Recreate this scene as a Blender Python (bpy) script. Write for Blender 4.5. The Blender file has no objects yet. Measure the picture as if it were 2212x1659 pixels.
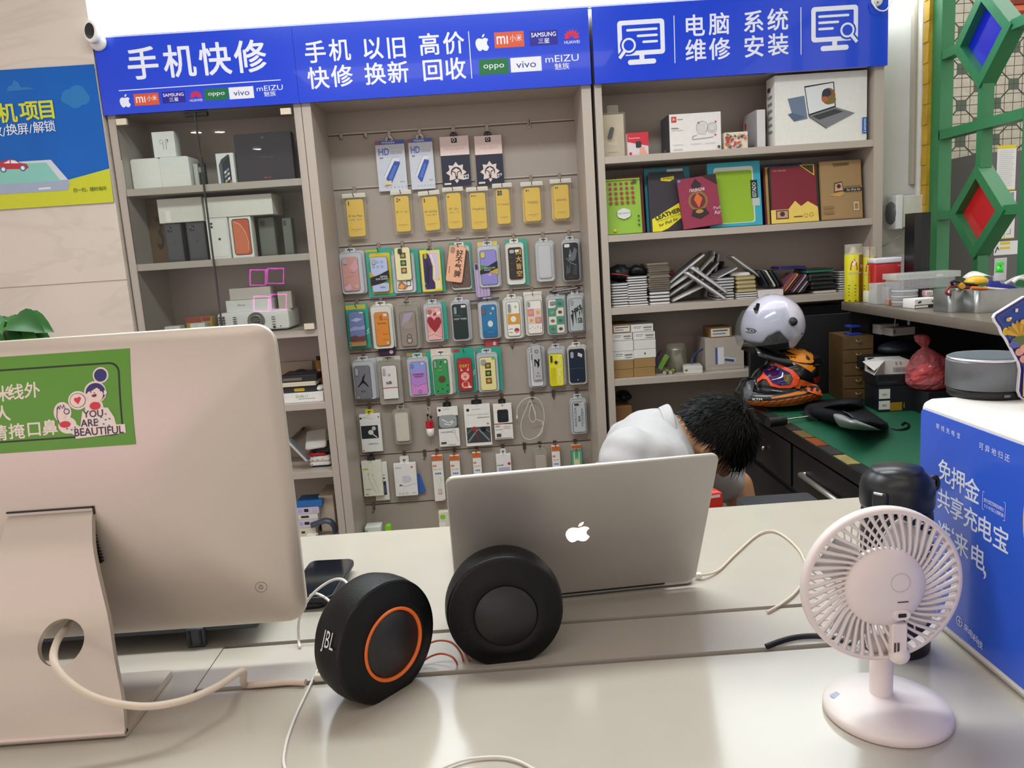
import bpy, bmesh, math, random
from mathutils import Vector, Matrix, noise
from mathutils.bvhtree import BVHTree
from mathutils.geometry import tessellate_polygon
R = math.radians
rnd = random.Random(7)
scene = bpy.context.scene
COL = scene.collection
# ------------------------------------------------------------------ camera
F_PX = 1690.0
CAM = Vector((0, 0, 1.5))
YAW, PITCH, ROLL = 0.01227, 0.16732, 0.06667
_fw = Vector((math.sin(YAW) * math.cos(PITCH), math.cos(YAW) * math.cos(PITCH), -math.sin(PITCH)))
_r0 = Vector((math.cos(YAW), -math.sin(YAW), 0))
_u0 = _r0.cross(_fw)
_r = math.cos(ROLL) * _r0 - math.sin(ROLL) * _u0
_u = math.sin(ROLL) * _r0 + math.cos(ROLL) * _u0
cam = bpy.data.cameras.new('camera')
cam.sensor_width = 36
cam.lens = F_PX / 2212 * 36
cam.clip_start = 0.05
cam_o = bpy.data.objects.new('camera', cam)
COL.objects.link(cam_o)
mw = Matrix((_r, _u, -_fw)).transposed().to_4x4()
mw.translation = CAM
cam_o.matrix_world = mw
scene.camera = cam_o
# ------------------------------------------------------------------ world, exposure
scene.view_settings.view_transform = 'Standard'
scene.view_settings.look = 'None'
scene.view_settings.gamma = 1
scene.view_settings.use_curve_mapping = False
scene.view_settings.exposure = 0.5
scene.cycles.use_denoising = True
scene.cycles.max_bounces = 6
scene.cycles.transparent_max_bounces = 12
scene.cycles.caustics_reflective = False
scene.cycles.caustics_refractive = False
scene.cycles.sample_clamp_indirect = 4
wd = bpy.data.worlds.new('world')
scene.world = wd
wd.use_nodes = True
bg = wd.node_tree.nodes['Background']
bg.inputs[0].default_value = (1.0, 0.92, 0.845, 1)
bg.inputs[1].default_value = 0.80
def area(name, loc, rot, sx, sy, power, col=(1, 1, 1)):
 l = bpy.data.lights.new(name, 'AREA')
 l.shape = 'RECTANGLE'
 l.size, l.size_y, l.energy, l.color = sx, sy, power, col
 o = bpy.data.objects.new(name, l)
 o.location = loc
 o.rotation_euler = rot
 COL.objects.link(o)
 return o
area('shop_ceiling_panel_light', (-0.2, -0.35, 2.93), (0, 0, 0), 2.4, 0.5, 8, (1, 0.91, 0.80))
area('shop_aisle_panel_light', (-0.3, 1.6, 2.93), (0, 0, 0), 1.9, 0.3, 30, (0.93, 1, 0.985))
area('alley_daylight', (2.6, 3.2, 3.6), (0, R(-10), 0), 1.2, 1.6, 9, (0.95, 1, 1))
def lin(c):
 return tuple((x / 12.92 if x <= 0.04045 else ((x + 0.055) / 1.055) ** 2.4) for x in c)
def hexc(h):
 h = h.lstrip('#')
 if len(h) == 3:
  h = ''.join(c * 2 for c in h)
 return lin(tuple(int(h[i:i + 2], 16) / 255 for i in (0, 2, 4)))
# ------------------------------------------------------------------ materials
_mats = {}
def M(name, col='888', rough=0.5, metal=0.0, spec=0.5, var=0.06, vscale=60, bump=0.0, bscale=200, emit=None, estr=0.0, coat=0.0, sheen=0):
 """procedural principled material: the base colour is broken up by a noise texture"""
 if name in _mats:
  return _mats[name]
 m = bpy.data.materials.new(name)
 m.use_nodes = True
 nt = m.node_tree
 b = nt.nodes['Principled BSDF']
 c = hexc(col) if isinstance(col, str) else col
 tc = nt.nodes.new('ShaderNodeTexCoord')
 no = nt.nodes.new('ShaderNodeTexNoise')
 no.inputs['Scale'].default_value = vscale
 no.inputs['Detail'].default_value = 2
 nt.links.new(tc.outputs['Object'], no.inputs['Vector'])
 mx = nt.nodes.new('ShaderNodeMix')
 mx.data_type = 'RGBA'
 nt.links.new(no.outputs['Fac'], mx.inputs[0])
 mx.inputs[6].default_value = tuple(min(1, x * (1 - var)) for x in c) + (1,)
 mx.inputs[7].default_value = tuple(min(1, x * (1 + var)) for x in c) + (1,)
 nt.links.new(mx.outputs[2], b.inputs['Base Color'])
 b.inputs['Roughness'].default_value = rough
 b.inputs['Metallic'].default_value = metal
 b.inputs['Specular IOR Level'].default_value = spec
 b.inputs['Coat Weight'].default_value = coat
 if sheen:
  b.inputs['Sheen Weight'].default_value = sheen
 if bump:
  n2 = nt.nodes.new('ShaderNodeTexNoise')
  n2.inputs['Scale'].default_value = bscale
  nt.links.new(tc.outputs['Object'], n2.inputs['Vector'])
  bp = nt.nodes.new('ShaderNodeBump')
  bp.inputs['Strength'].default_value = bump
  bp.inputs['Distance'].default_value = 0.002
  nt.links.new(n2.outputs['Fac'], bp.inputs['Height'])
  nt.links.new(bp.outputs[0], b.inputs['Normal'])
 if emit:
  b.inputs['Emission Color'].default_value = hexc(emit) + (1,)
  b.inputs['Emission Strength'].default_value = estr
 _mats[name] = m
 return m
def C(h, rough=0.5):
 return M('print_%s_%d' % (h, int(rough * 100)), h, rough, var=0.03)
def clear(name, col='fff', gloss=0.18, rough=0.08, fres=None):
 """clear plastic or glass sheet: transparent with a glossy coat (works from every side)"""
 if name in _mats:
  return _mats[name]
 m = bpy.data.materials.new(name)
 m.use_nodes = True
 nt = m.node_tree
 nt.nodes.clear()
 o = nt.nodes.new('ShaderNodeOutputMaterial')
 t = nt.nodes.new('ShaderNodeBsdfTransparent')
 t.inputs[0].default_value = hexc(col) + (1,)
 g = nt.nodes.new('ShaderNodeBsdfPrincipled')
 g.inputs['Base Color'].default_value = hexc(col) + (1,)
 g.inputs['Roughness'].default_value = rough
 mx = nt.nodes.new('ShaderNodeMixShader')
 if fres:
  fr = nt.nodes.new('ShaderNodeFresnel')
  fr.inputs[0].default_value = fres
  nt.links.new(fr.outputs[0], mx.inputs[0])
  g2 = nt.nodes.new('ShaderNodeBsdfGlossy')
  g2.inputs['Roughness'].default_value = rough
  g = g2
 else:
  n = nt.nodes.new('ShaderNodeTexNoise')
  n.inputs['Scale'].default_value = 30
  mr = nt.nodes.new('ShaderNodeMapRange')
  mr.inputs[3].default_value = gloss * 0.75
  mr.inputs[4].default_value = gloss * 1.25
  nt.links.new(n.outputs['Fac'], mr.inputs[0])
  nt.links.new(mr.outputs[0], mx.inputs[0])
 nt.links.new(t.outputs[0], mx.inputs[1])
 nt.links.new(g.outputs[0], mx.inputs[2])
 nt.links.new(mx.outputs[0], o.inputs[0])
 _mats[name] = m
 return m
# ------------------------------------------------------------------ pixel of the photograph -> point in the shop
def ray(px, py):
 return (px - 1106) / F_PX * _r - (py - 829.5) / F_PX * _u + _fw
def atY(px, py, y):
 d = ray(px, py)
 return CAM + d * (y / d.y)
def atZ(px, py, z):
 d = ray(px, py)
 return CAM + d * ((z - CAM.z) / d.z)
def atX(px, py, x):
 d = ray(px, py)
 return CAM + d * (x / d.x)
# ------------------------------------------------------------------ mesh building
_tcache = {}
def glyphs(s, bold=0.0):
 k = (s, bold)
 if k in _tcache:
  return _tcache[k]
 cu = bpy.data.curves.new('lettering', 'FONT')
 cu.body = s
 cu.size = 1
 cu.offset = bold
 cu.resolution_u = 3
 ob = bpy.data.objects.new('lettering', cu)
 COL.objects.link(ob)
 dg = bpy.context.evaluated_depsgraph_get()
 me = bpy.data.meshes.new_from_object(ob.evaluated_get(dg))
 vs = [(v.co.x, v.co.y) for v in me.vertices]
 fs = [tuple(p.vertices) for p in me.polygons]
 bpy.data.objects.remove(ob)
 bpy.data.curves.remove(cu)
 bpy.data.meshes.remove(me)
 _tcache[k] = (vs, fs)
 return _tcache[k]
def smooth_path(pts, n=8):
 P = [Vector(p) for p in pts]
 if len(P) < 3:
  return P
 out = []
 for i in range(len(P) - 1):
  a = P[max(i - 1, 0)]
  b, c = P[i], P[i + 1]
  d = P[min(i + 2, len(P) - 1)]
  for k in range(n):
   t = k / n
   out.append(0.5 * ((2 * b) + (c - a) * t + (2 * a - 5 * b + 4 * c - d) * t * t + (3 * b - a - 3 * c + d) * t ** 3))
 out.append(P[-1])
 return out
def rr_pts(x0, z0, x1, z1, r, n=5):
 r = min(r, abs(x1 - x0) / 2 - 1e-5, abs(z1 - z0) / 2 - 1e-5)
 out = []
 for cx, cz, a in ((x1 - r, z0 + r, -90), (x1 - r, z1 - r, 0), (x0 + r, z1 - r, 90), (x0 + r, z0 + r, 180)):
  for k in range(n + 1):
   t = R(a + 90 * k / n)
   out.append((cx + r * math.cos(t), cz + r * math.sin(t)))
 return out
def ell_pts(cx, cz, rx, rz, n=28):
 return [(cx + rx * math.cos(2 * math.pi * k / n), cz + rz * math.sin(2 * math.pi * k / n)) for k in range(n)]
class MB:
 def __init__(s):
  s.v, s.f, s.m, s.s, s.mats, s.M = [], [], [], [], [], Matrix()
 def add(s, vs, fs, mat, smooth=False):
  if mat not in s.mats:
   s.mats.append(mat)
  mi = s.mats.index(mat)
  o = len(s.v)
  s.v += [s.M @ Vector(v) for v in vs]
  s.f += [tuple(i + o for i in f) for f in fs]
  s.m += [mi] * len(fs)
  s.s += [smooth] * len(fs)
  return s
 def box(s, x0, x1, y0, y1, z0, z1, mat, b=0.0):
  if b:
   return s.rprism(x0, x1, z0, z1, y0, y1, b, mat, b, 2)
  v = [(x, y, z) for x in (x0, x1) for y in (y0, y1) for z in (z0, z1)]
  f = [(0, 1, 3, 2), (4, 6, 7, 5), (0, 4, 5, 1), (2, 3, 7, 6), (0, 2, 6, 4), (1, 5, 7, 3)]
  return s.add(v, f, mat)
 def loft(s, rings, mat, smooth=True, cap0=True, cap1=True, closed=True):
  n = len(rings[0])
  v = [p for r in rings for p in r]
  f = []
  for i in range(len(rings) - 1):
   for k in range(n if closed else n - 1):
    a, b = i * n + k, i * n + (k + 1) % n
    f.append((a, b, b + n, a + n))
  s.add(v, f, mat, smooth)
  if cap0:
   s.add(rings[0], [tuple(reversed(range(n)))], mat)
  if cap1:
   s.add(rings[-1], [tuple(range(n))], mat)
  return s
 def rprism(s, x0, x1, z0, z1, y0, y1, r, mat, e=0.0, n=5):
  """rounded rectangle in X-Z, extruded along Y from y0 (near) to y1, with eased edges e"""
  rings = []
  def ring(i, y):
   rr = max(r - i, 1e-4)
   return [(x, y, z) for x, z in rr_pts(x0 + i, z0 + i, x1 - i, z1 - i, rr, n)]
  if e:
   rings = [ring(e, y0), ring(e * .3, y0 + e * .3), ring(0, y0 + e), ring(0, y1 - e), ring(e * .3, y1 - e * .3), ring(e, y1)]
  else:
   rings = [ring(0, y0), ring(0, y1)]
  return s.loft(rings, mat, bool(e))
 def extrude(s, pts, y0, y1, mat, smooth=False):
  """any outline in X-Z, extruded along Y"""
  n = len(pts)
  A = [(x, y0, z) for x, z in pts]
  B = [(x, y1, z) for x, z in pts]
  tri = tessellate_polygon([[Vector((x, z, 0)) for x, z in pts]])
  s.add(A + B, [(k, k + n, (k + 1) % n + n, (k + 1) % n) for k in range(n)], mat, smooth)
  s.flat(A, mat, tri, (0, -1 if y0 < y1 else 1, 0))
  s.flat(B, mat, tri, (0, 1 if y0 < y1 else -1, 0))
  return s
 def flat(s, P, mat, tri, nrm):
  out = []
  for t in tri:
   a, b, c = (Vector(P[i]) for i in t)
   out.append(tuple(t) if (b - a).cross(c - a).dot(Vector(nrm)) > 0 else tuple(reversed(t)))
  return s.add(P, out, mat)
 def poly(s, pts, y, mat):
  P = [(x, y, z) for x, z in pts]
  return s.flat(P, mat, tessellate_polygon([[Vector((x, z, 0)) for x, z in pts]]), (0, -1, 0))
 def cyl(s, p0, p1, r0, r1, mat, n=20, smooth=True, caps=True):
  p0, p1 = Vector(p0), Vector(p1)
  d = (p1 - p0).normalized()
  a = d.orthogonal().normalized()
  b = d.cross(a)
  rg = [[p + (a * math.cos(2 * math.pi * k / n) + b * math.sin(2 * math.pi * k / n)) * r for k in range(n)] for p, r in ((p0, r0), (p1, r1))]
  return s.loft(rg, mat, smooth, caps, caps)
 def tube(s, pts, r, mat, n=8, sm=6, flatz=1.0):
  P = smooth_path(pts, sm) if sm else [Vector(p) for p in pts]
  rings = []
  a = None
  for i, p in enumerate(P):
   d = (P[min(i + 1, len(P) - 1)] - P[max(i - 1, 0)]).normalized()
   if a is None:
    a = d.orthogonal().normalized()
   a = (a - d * a.dot(d)).normalized()
   b = d.cross(a)
   rad = r(i / (len(P) - 1)) if callable(r) else r
   rings.append([p + (a * math.cos(2 * math.pi * k / n) + b * math.sin(2 * math.pi * k / n) * flatz) * rad for k in range(n)])
  return s.loft(rings, mat)
 def lathe(s, prof, mat, n=40, axis='z', o=(0, 0, 0), smooth=True, cap=True):
  rings = []
  for r, h in prof:
   ring = []
   for k in range(n):
    c, q = r * math.cos(2 * math.pi * k / n), r * math.sin(2 * math.pi * k / n)
    p = (c, q, h) if axis == 'z' else (c, h, q) if axis == 'y' else (h, c, q)
    ring.append((p[0] + o[0], p[1] + o[1], p[2] + o[2]))
   rings.append(ring)
  return s.loft(rings, mat, smooth, cap, cap)
 def ball(s, c, rx, ry, rz, mat, n=20, rot=None):
  m = 12 if n < 24 else 18
  Q = rot.to_matrix() if rot is not None else Matrix.Identity(3)
  rings = []
  for i in range(m + 1):
   t = math.pi * (i + (0.02 if i == 0 else -0.02 if i == m else 0)) / m
   rings.append([Vector(c) + Q @ Vector((rx * math.sin(t) * math.cos(2 * math.pi * k / n), ry * math.sin(t) * math.sin(2 * math.pi * k / n), -rz * math.cos(t))) for k in range(n)])
  return s.loft(rings, mat)
 def text(s, t, x0, z0, x1, z1, y, mat, bold=0.0, rot=0):
  if bold:
   d = bold * (z1 - z0 if not rot % 180 else x1 - x0) * .5
   for ax, az in ((-1, -.7), (1, .7), (-.7, 1), (.7, -1)):
    s.text(t, x0 + ax * d, z0 + az * d, x1 + ax * d, z1 + az * d, y - 1e-6 * (ax + 2 * az), mat, 0, rot)
  vs, fs = glyphs(t)
  if not vs:
   return s
  ca, sa = math.cos(R(rot)), math.sin(R(rot))
  vs = [(x * ca - z * sa, x * sa + z * ca) for x, z in vs]
  ax, bx = min(v[0] for v in vs), max(v[0] for v in vs)
  az, bz = min(v[1] for v in vs), max(v[1] for v in vs)
  kx, kz = (x1 - x0) / max(bx - ax, 1e-6), (z1 - z0) / max(bz - az, 1e-6)
  return s.add([(x0 + (x - ax) * kx, y, z0 + (z - az) * kz) for x, z in vs], fs, mat)
 def char(s, t, cx, cz, em, y, mat, bold=0.0, rot=0, sx=1.0):
  if bold:
   for ax, az in ((-1, -.7), (1, .7), (-.7, 1), (.7, -1), (1, -.3), (-1, .3)):
    c_, s_ = math.cos(R(rot)), math.sin(R(rot))
    dx, dz = ax * bold * em * .55, az * bold * em * .55
    s.char(t, cx + dx * c_ - dz * s_, cz + dx * s_ + dz * c_, em, y - 1e-6 * (ax + 2 * az), mat, 0, rot, sx)
  vs, fs = glyphs(t)
  ca, sa = math.cos(R(rot)), math.sin(R(rot))
  w = max((v[0] for v in vs), default=1)
  w0 = min((v[0] for v in vs), default=0)
  mx, mz = (w + w0) / 2, 0.36
  out = []
  for x, z in vs:
   x, z = (x - mx) * em * sx, (z - mz) * em
   out.append((cx + x * ca - z * sa, y, cz + x * sa + z * ca))
  return s.add(out, fs, mat)
 def art(s, items, w=1.0, h=1.0, x0=0.0, z0=0.0, y=0.0, rough=0.5, step=0.00025):
  """flat printing on a face in X-Z looking towards -Y; u,v run 0..1 over w x h"""
  X = lambda u: x0 + u * w
  Z = lambda v: z0 + v * h
  base, pk = y, ''
  for it in items:
   k = it[0]
   if k == 'y':
    y, pk = base - it[1] * step, 'c'
    continue
   if not (k in 'ct' and pk in 'ct' and pk):
    y -= step
   pk = k
   if k == 'r':
    m = C(it[5], rough)
    s.poly([(X(it[1]), Z(it[2])), (X(it[3]), Z(it[2])), (X(it[3]), Z(it[4])), (X(it[1]), Z(it[4]))], y, m)
   elif k == 'rr':
    s.poly(rr_pts(X(it[1]), Z(it[2]), X(it[3]), Z(it[4]), it[5] * w, 4), y, C(it[6], rough))
   elif k == 'e':
    s.poly(ell_pts(X(it[1]), Z(it[2]), it[3] * w, (it[4] or it[3]) * w, 24), y, C(it[5], rough))
   elif k == 'p':
    s.poly([(X(u), Z(v)) for u, v in it[1]], y, C(it[2], rough))
   elif k == 'o':
    cx, cz, ra, rb, n = X(it[1]), Z(it[2]), it[3] * w, (it[3] - it[4]) * w, 28
    A = [(cx + q * math.cos(2 * math.pi * j / n), y, cz + q * math.sin(2 * math.pi * j / n)) for q in (ra, rb) for j in range(n)]
    s.add(A, [(j, (j + 1) % n, n + (j + 1) % n, n + j) for j in range(n)], C(it[5], rough))
   elif k == 'l':
    P = [Vector((X(u), Z(v))) for u, v in it[1]]
    hw = it[2] * w / 2
    for a, b in zip(P, P[1:]):
     d = (b - a)
     if d.length < 1e-7:
      continue
     d.normalize()
     n_ = Vector((d.y, -d.x)) * hw
     a2, b2 = a - d * hw * .4, b + d * hw * .4
     s.poly([tuple(a2 + n_), tuple(b2 + n_), tuple(b2 - n_), tuple(a2 - n_)], y, C(it[3], rough))
   elif k == 't':
    s.text(it[1], X(it[2]), Z(it[3]), X(it[4]), Z(it[5]), y, C(it[6], rough), it[7] if len(it) > 7 else 0.0, it[8] if len(it) > 8 else 0)
   elif k == 'c':
    s.char(it[1], X(it[2]), Z(it[3]), it[4] * h, y, C(it[5], rough), it[6] if len(it) > 6 else 0.0, it[7] if len(it) > 7 else 0)
  return s
 def build(s, name, parent=None, loc=None, rot=None, recalc=False, bevel=0.0):
  me = bpy.data.meshes.new(name)
  me.from_pydata([tuple(v) for v in s.v], [], s.f)
  for m in s.mats:
   me.materials.append(m)
  for p, mi, sm in zip(me.polygons, s.m, s.s):
   p.material_index = mi
   p.use_smooth = sm
  if recalc:
   bm = bmesh.new()
   bm.from_mesh(me)
   bmesh.ops.remove_doubles(bm, verts=bm.verts, dist=1e-5)
   bmesh.ops.recalc_face_normals(bm, faces=bm.faces)
   bm.to_mesh(me)
   bm.free()
  me.update()
  o = bpy.data.objects.new(name, me)
  COL.objects.link(o)
  if parent is not None:
   o.parent = parent
  if loc is not None:
   o.location = loc
  if rot is not None:
   o.rotation_euler = rot
  if bevel:
   b = o.modifiers.new('edge', 'BEVEL')
   b.width = bevel
   b.segments = 2
   b.limit_method = 'ANGLE'
  return o
def tag(o, label=None, cat=None, group=None, kind=None):
 if label:
  o['label'] = label
 if cat:
  o['category'] = cat
 if group:
  o['group'] = group
 if kind:
  o['kind'] = kind
 return o
def root(name, label, cat, loc=(0, 0, 0), rot=(0, 0, 0), group=None):
 o = bpy.data.objects.new(name, None)
 o.empty_display_size = 0.05
 COL.objects.link(o)
 o.location = loc
 o.rotation_euler = rot
 return tag(o, label, cat, group)
def struct(name, mb, label=None, cat=None):
 o = mb.build(name)
 return tag(o, label or name.replace('_', ' '), cat, None, 'structure')
def copy_tree(o, parent=None):
 c = o.copy()
 COL.objects.link(c)
 if parent is not None:
  c.parent = parent
 for ch in list(o.children):
  copy_tree(ch, c)
 return c
def baked(o, mods):
 """run modifiers on an object and keep the result as plain mesh data"""
 for t, kw in mods:
  md = o.modifiers.new(t.lower(), t)
  for k, v in kw.items():
   setattr(md, k, v)
 dg = bpy.context.evaluated_depsgraph_get()
 me = bpy.data.meshes.new_from_object(o.evaluated_get(dg))
 o.modifiers.clear()
 old = o.data
 o.data = me
 me.name = old.name
 return o
def cut(o, mb):
 c = mb.build('cutter', recalc=True)
 c.parent = o.parent
 bpy.context.view_layer.update()
 baked(o, [('BOOLEAN', {'object': c, 'operation': 'DIFFERENCE', 'solver': 'EXACT'})])
 me = c.data
 bpy.data.objects.remove(c)
 bpy.data.meshes.remove(me)
 return o
def project(mb, target, direction=(0, 1, 0), off=0.0012, sub=0.012):
 """lay flat printing onto a curved body by casting each point along a direction"""
 bm = bmesh.new()
 vs = [bm.verts.new(v) for v in mb.v]
 for f, mi in zip(mb.f, mb.m):
  try:
   bm.faces.new([vs[i] for i in f]).material_index = mi
  except ValueError:
   pass
 for _ in range(6):
  es = [e for e in bm.edges if e.calc_length() > sub]
  if not es:
   break
  bmesh.ops.subdivide_edges(bm, edges=es, cuts=1)
  bmesh.ops.triangulate(bm, faces=bm.faces)
 t = bmesh.new()
 t.from_mesh(target.data)
 t.transform(target.matrix_world if target.parent is None else target.matrix_local)
 tree = BVHTree.FromBMesh(t)
 d = Vector(direction).normalized()
 bad = []
 for v in bm.verts:
  hit = tree.ray_cast(v.co - d * 1.0, d)
  if hit[0] is None:
   bad.append(v)
  else:
   v.co = hit[0] - d * off
 bmesh.ops.delete(bm, geom=bad, context='VERTS')
 t.free()
 bm.verts.index_update()
 out = MB()
 out.mats = list(mb.mats)
 out.v = [v.co.copy() for v in bm.verts]
 for f in bm.faces:
  out.f.append(tuple(v.index for v in f.verts))
  out.m.append(f.material_index)
  out.s.append(True)
 bm.free()
 return out
# ================================================================== the setting
marble = M('marble_tile', 'd3c6bb', 0.35, var=0.07, vscale=3.0)
# grey veins drawn into the marble by a stretched, distorted noise
nt_ = marble.node_tree
tc_ = nt_.nodes['Texture Coordinate']
mp_ = nt_.nodes.new('ShaderNodeMapping')
mp_.inputs['Rotation'].default_value = (0, R(38), 0)
mp_.inputs['Scale'].default_value = (.8, 1, 2.6)
vn_ = nt_.nodes.new('ShaderNodeTexNoise')
vn_.inputs['Scale'].default_value = 1.5
vn_.inputs['Detail'].default_value = 9
vn_.inputs['Distortion'].default_value = 1.2
rp_ = nt_.nodes.new('ShaderNodeValToRGB')
for p_, c_ in ((0, (1, 1, 1, 1)), (1, (1, 1, 1, 1))):
 rp_.color_ramp.elements[p_].color = c_
for p_, c_ in ((.46, 1), (.5, .80), (.53, 1)):
 rp_.color_ramp.elements.new(p_).color = (c_, c_, c_, 1)
ml_ = nt_.nodes.new('ShaderNodeMix')
ml_.data_type, ml_.blend_type = 'RGBA', 'MULTIPLY'
ml_.inputs[0].default_value = .4
bs_ = nt_.nodes['Principled BSDF']
old_ = bs_.inputs['Base Color'].links[0].from_socket
nt_.links.new(tc_.outputs['Object'], mp_.inputs['Vector'])
nt_.links.new(mp_.outputs[0], vn_.inputs['Vector'])
nt_.links.new(vn_.outputs['Fac'], rp_.inputs[0])
nt_.links.new(old_, ml_.inputs[6])
nt_.links.new(rp_.outputs[0], ml_.inputs[7])
nt_.links.new(ml_.outputs[2], bs_.inputs['Base Color'])
white_wall = M('white_wall_paint', 'dfe0de', 0.7, var=0.05, vscale=8)
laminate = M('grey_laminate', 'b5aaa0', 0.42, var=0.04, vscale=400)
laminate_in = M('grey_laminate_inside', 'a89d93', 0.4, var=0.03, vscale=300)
shelf_shade = M('under_shelf_shade_paint', '15161a', 0.6, var=0.2)  # near black colour holds the shade under the bench shelf
floor_m = M('floor_tile', '8d867e', 0.35, var=0.08, vscale=4)
white_gloss = M('white_plastic', 'e9e7e4', 0.35, var=0.02)
black_pl = M('black_plastic', '0c0d11', 0.45, var=0.15)
chrome = M('chrome', 'c9c7c4', 0.22, 1.0, var=0.03)
glass = clear('door_glass', 'fbfdfc', fres=1.22, rough=0.01)
YF = 3.05           # front of the display cabinets
YB = 3.33           # front of their back boards
mb = MB()
mb.box(-3.6, 4.6, -4.8, 6.0, -0.05, 0.0, floor_m)
struct('floor', mb, 'grey tiled shop floor')
mb = MB()
mb.box(-3.6, 1.76, -4.8, 3.42, 3.0, 3.06, M('ceiling_paint', 'dcd8d2', 0.8))
struct('ceiling', mb, 'plain painted shop ceiling')
# marble pier left of the cabinets, with tile joints
mb = MB()
mb.box(-3.6, -1.397, 3.03, 3.42, 0, 3.0, marble)
jm = M('tile_joint', 'a2968c', 0.7)
for zz in (0.75, 1.49, 2.25):
 mb.box(-3.6, -1.397, 3.0285, 3.031, zz, zz + 0.003, jm)
struct('wall_left', mb, 'veined pink grey marble tiled wall left of the shelves')
mb = MB()
mb.box(-1.395, 1.74, 3.36, 3.42, 0, 3.0, white_wall)
mb.box(1.51, 1.70, 3.19, 3.36, 0, 3.0, white_wall)
struct('wall_back', mb, 'whitewashed wall behind and beside the display cabinets')
# right wall: whitewashed pier, near black below the bench shelf for the shade there, open lattice above
mb = MB()
mb.box(1.70, 1.76, 3.10, 3.36, 0, 3.0, white_wall)
mb.box(1.70, 1.76, -0.6, 3.10, 0, 1.22, shelf_shade)
mb.box(1.70, 1.76, -0.6, 3.10, 2.6, 3.0, white_wall)
mb.box(1.70, 1.76, -4.8, -0.6, 0, 3.0, white_wall)
struct('wall_right', mb, 'side wall of the shop, dark below the bench shelf')
# the alley wall beyond the lattice with octagon and square tiles
mb = MB()
tl_a = M('tile_pale', 'b7b3a4', 0.55, var=0.18, vscale=35)
tl_b = M('tile_green_grey', '4c5a4d', 0.5, var=0.15, vscale=30)
tl_g = M('tile_grout', '3c3931', 0.9)
YT = 4.35
mb.box(1.76, 4.6, YT, YT + 0.1, 0, 4.0, tl_g)
P_ = 0.094
g = 0.0016
for i in range(0, 22):
 for j in range(8, 33):
  x0, z0 = 1.77 + i * P_, j * P_
  xc, zc = x0 + P_ / 2, z0 + P_ / 2
  for qx in (0, 1):
   for qz in (0, 1):
    ca, cb = x0 + qx * P_ / 2 + g, x0 + (qx + 1) * P_ / 2 - g
    da, db = z0 + qz * P_ / 2 + g, z0 + (qz + 1) * P_ / 2 - g
    mb.poly([(ca, da), (cb, da), (cb, db), (ca, db)], YT - 0.0006, tl_a)
  s_ = P_ * .29
  if (i + j) % 2 == 0:
   mb.poly([(xc - s_ - g, zc - s_ - g), (xc + s_ + g, zc - s_ - g), (xc + s_ + g, zc + s_ + g), (xc - s_ - g, zc + s_ + g)], YT - .0008, tl_g)
   for qx in (-1, 1):
    for qz in (-1, 1):
     xs, zs_ = sorted((xc + qx * g * .6, xc + qx * s_)), sorted((zc + qz * g * .6, zc + qz * s_))
     mb.poly([(xs[0], zs_[0]), (xs[1], zs_[0]), (xs[1], zs_[1]), (xs[0], zs_[1])], YT - .001, tl_b)
  # the slanting joint that cuts the tile corners into octagons
  e_ = P_ * .21
  d_ = 1 if (i + j) % 2 == 0 else -1
  t = .0022
  mb.poly([(x0 - e_ - t * d_, z0 - e_ * d_ + t), (x0 - e_ + t * d_, z0 - e_ * d_ - t), (x0 + e_ + t * d_, z0 + e_ * d_ - t), (x0 + e_ - t * d_, z0 + e_ * d_ + t)], YT - .0009, tl_g)
struct('wall_alley', mb, 'alley wall of octagon and dark square tiles beyond the green lattice')
# conduit and trims on the white pier
mb = MB()
mb.box(1.678, 1.70, 3.165, 3.19, 1.66, 3.0, M('conduit', 'b9b2a6', 0.5))
struct('trim_1', mb, 'grey cable conduit running up the white pier')
mb = MB()
mb.box(1.685, 1.70, 3.118, 3.14, 1.2, 3.0, white_gloss)
mb.box(1.69, 1.70, 3.142, 3.158, 1.2, 3.0, M('cream_trim', 'd8d2c2', 0.6))
struct('trim_2', mb, 'white moulding beside the yellow taped edge')
mb = MB()
tape = M('yellow_tape', 'c39a2c', 0.55, var=0.3, vscale=18, bump=0.6, bscale=40)
for k in range(24):
 z0 = 1.2 + k * 0.075
 a = rnd.uniform(-.004, .004)
 mb.add([(1.684, 3.075 + a, z0), (1.684, 3.112 + a, z0), (1.688, 3.112, z0 + .08), (1.688, 3.075, z0 + .08), (1.705, 3.075, z0), (1.705, 3.112, z0), (1.705, 3.112, z0 + .08), (1.705, 3.075, z0 + .08)],
           [(0, 3, 2, 1), (0, 4, 7, 3), (1, 2, 6, 5), (3, 7, 6, 2), (0, 1, 5, 4), (4, 5, 6, 7)], tape)
struct('trim_3', mb, 'edge post wrapped in crinkled yellow tape')
# ------------------------------------------------------------------ green lattice with coloured diamonds
green = M('green_gloss_paint', '2f7b4e', 0.35, var=0.12, vscale=12, bump=0.15, bscale=60)
lat = root('lattice_screen', 'green painted lattice screen with blue and red diamond panes', 'lattice', (1.70, 2.8, 1.2))
LX, LD = 1.70, 0.05
def lbar(mb, a, b, w, d=LD, e=0.0):
 """bar in the lattice plane between (y,z) points"""
 a, b = Vector(a), Vector(b)
 t = (b - a).normalized()
 n = Vector((-t.y, t.x)) * w / 2
 q = [a - n, b - n, b + n, a + n]
 v = [(LX + x - 1.70, p.x - 2.8, p.y - 1.2) for x in (e, d) for p in q]
 mb.add(v, [(0, 1, 2, 3), (7, 6, 5, 4), (0, 4, 5, 1), (1, 5, 6, 2), (2, 6, 7, 3), (3, 7, 4, 0)], green)
def yz(px, py):
 p = atX(px, py, LX)
 return (p.y, p.z)
yM = 2.775
zr, zb, zm = yz(2093, 460)[1], yz(2100, 90)[1], yz(2093, 275)[1]
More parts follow.
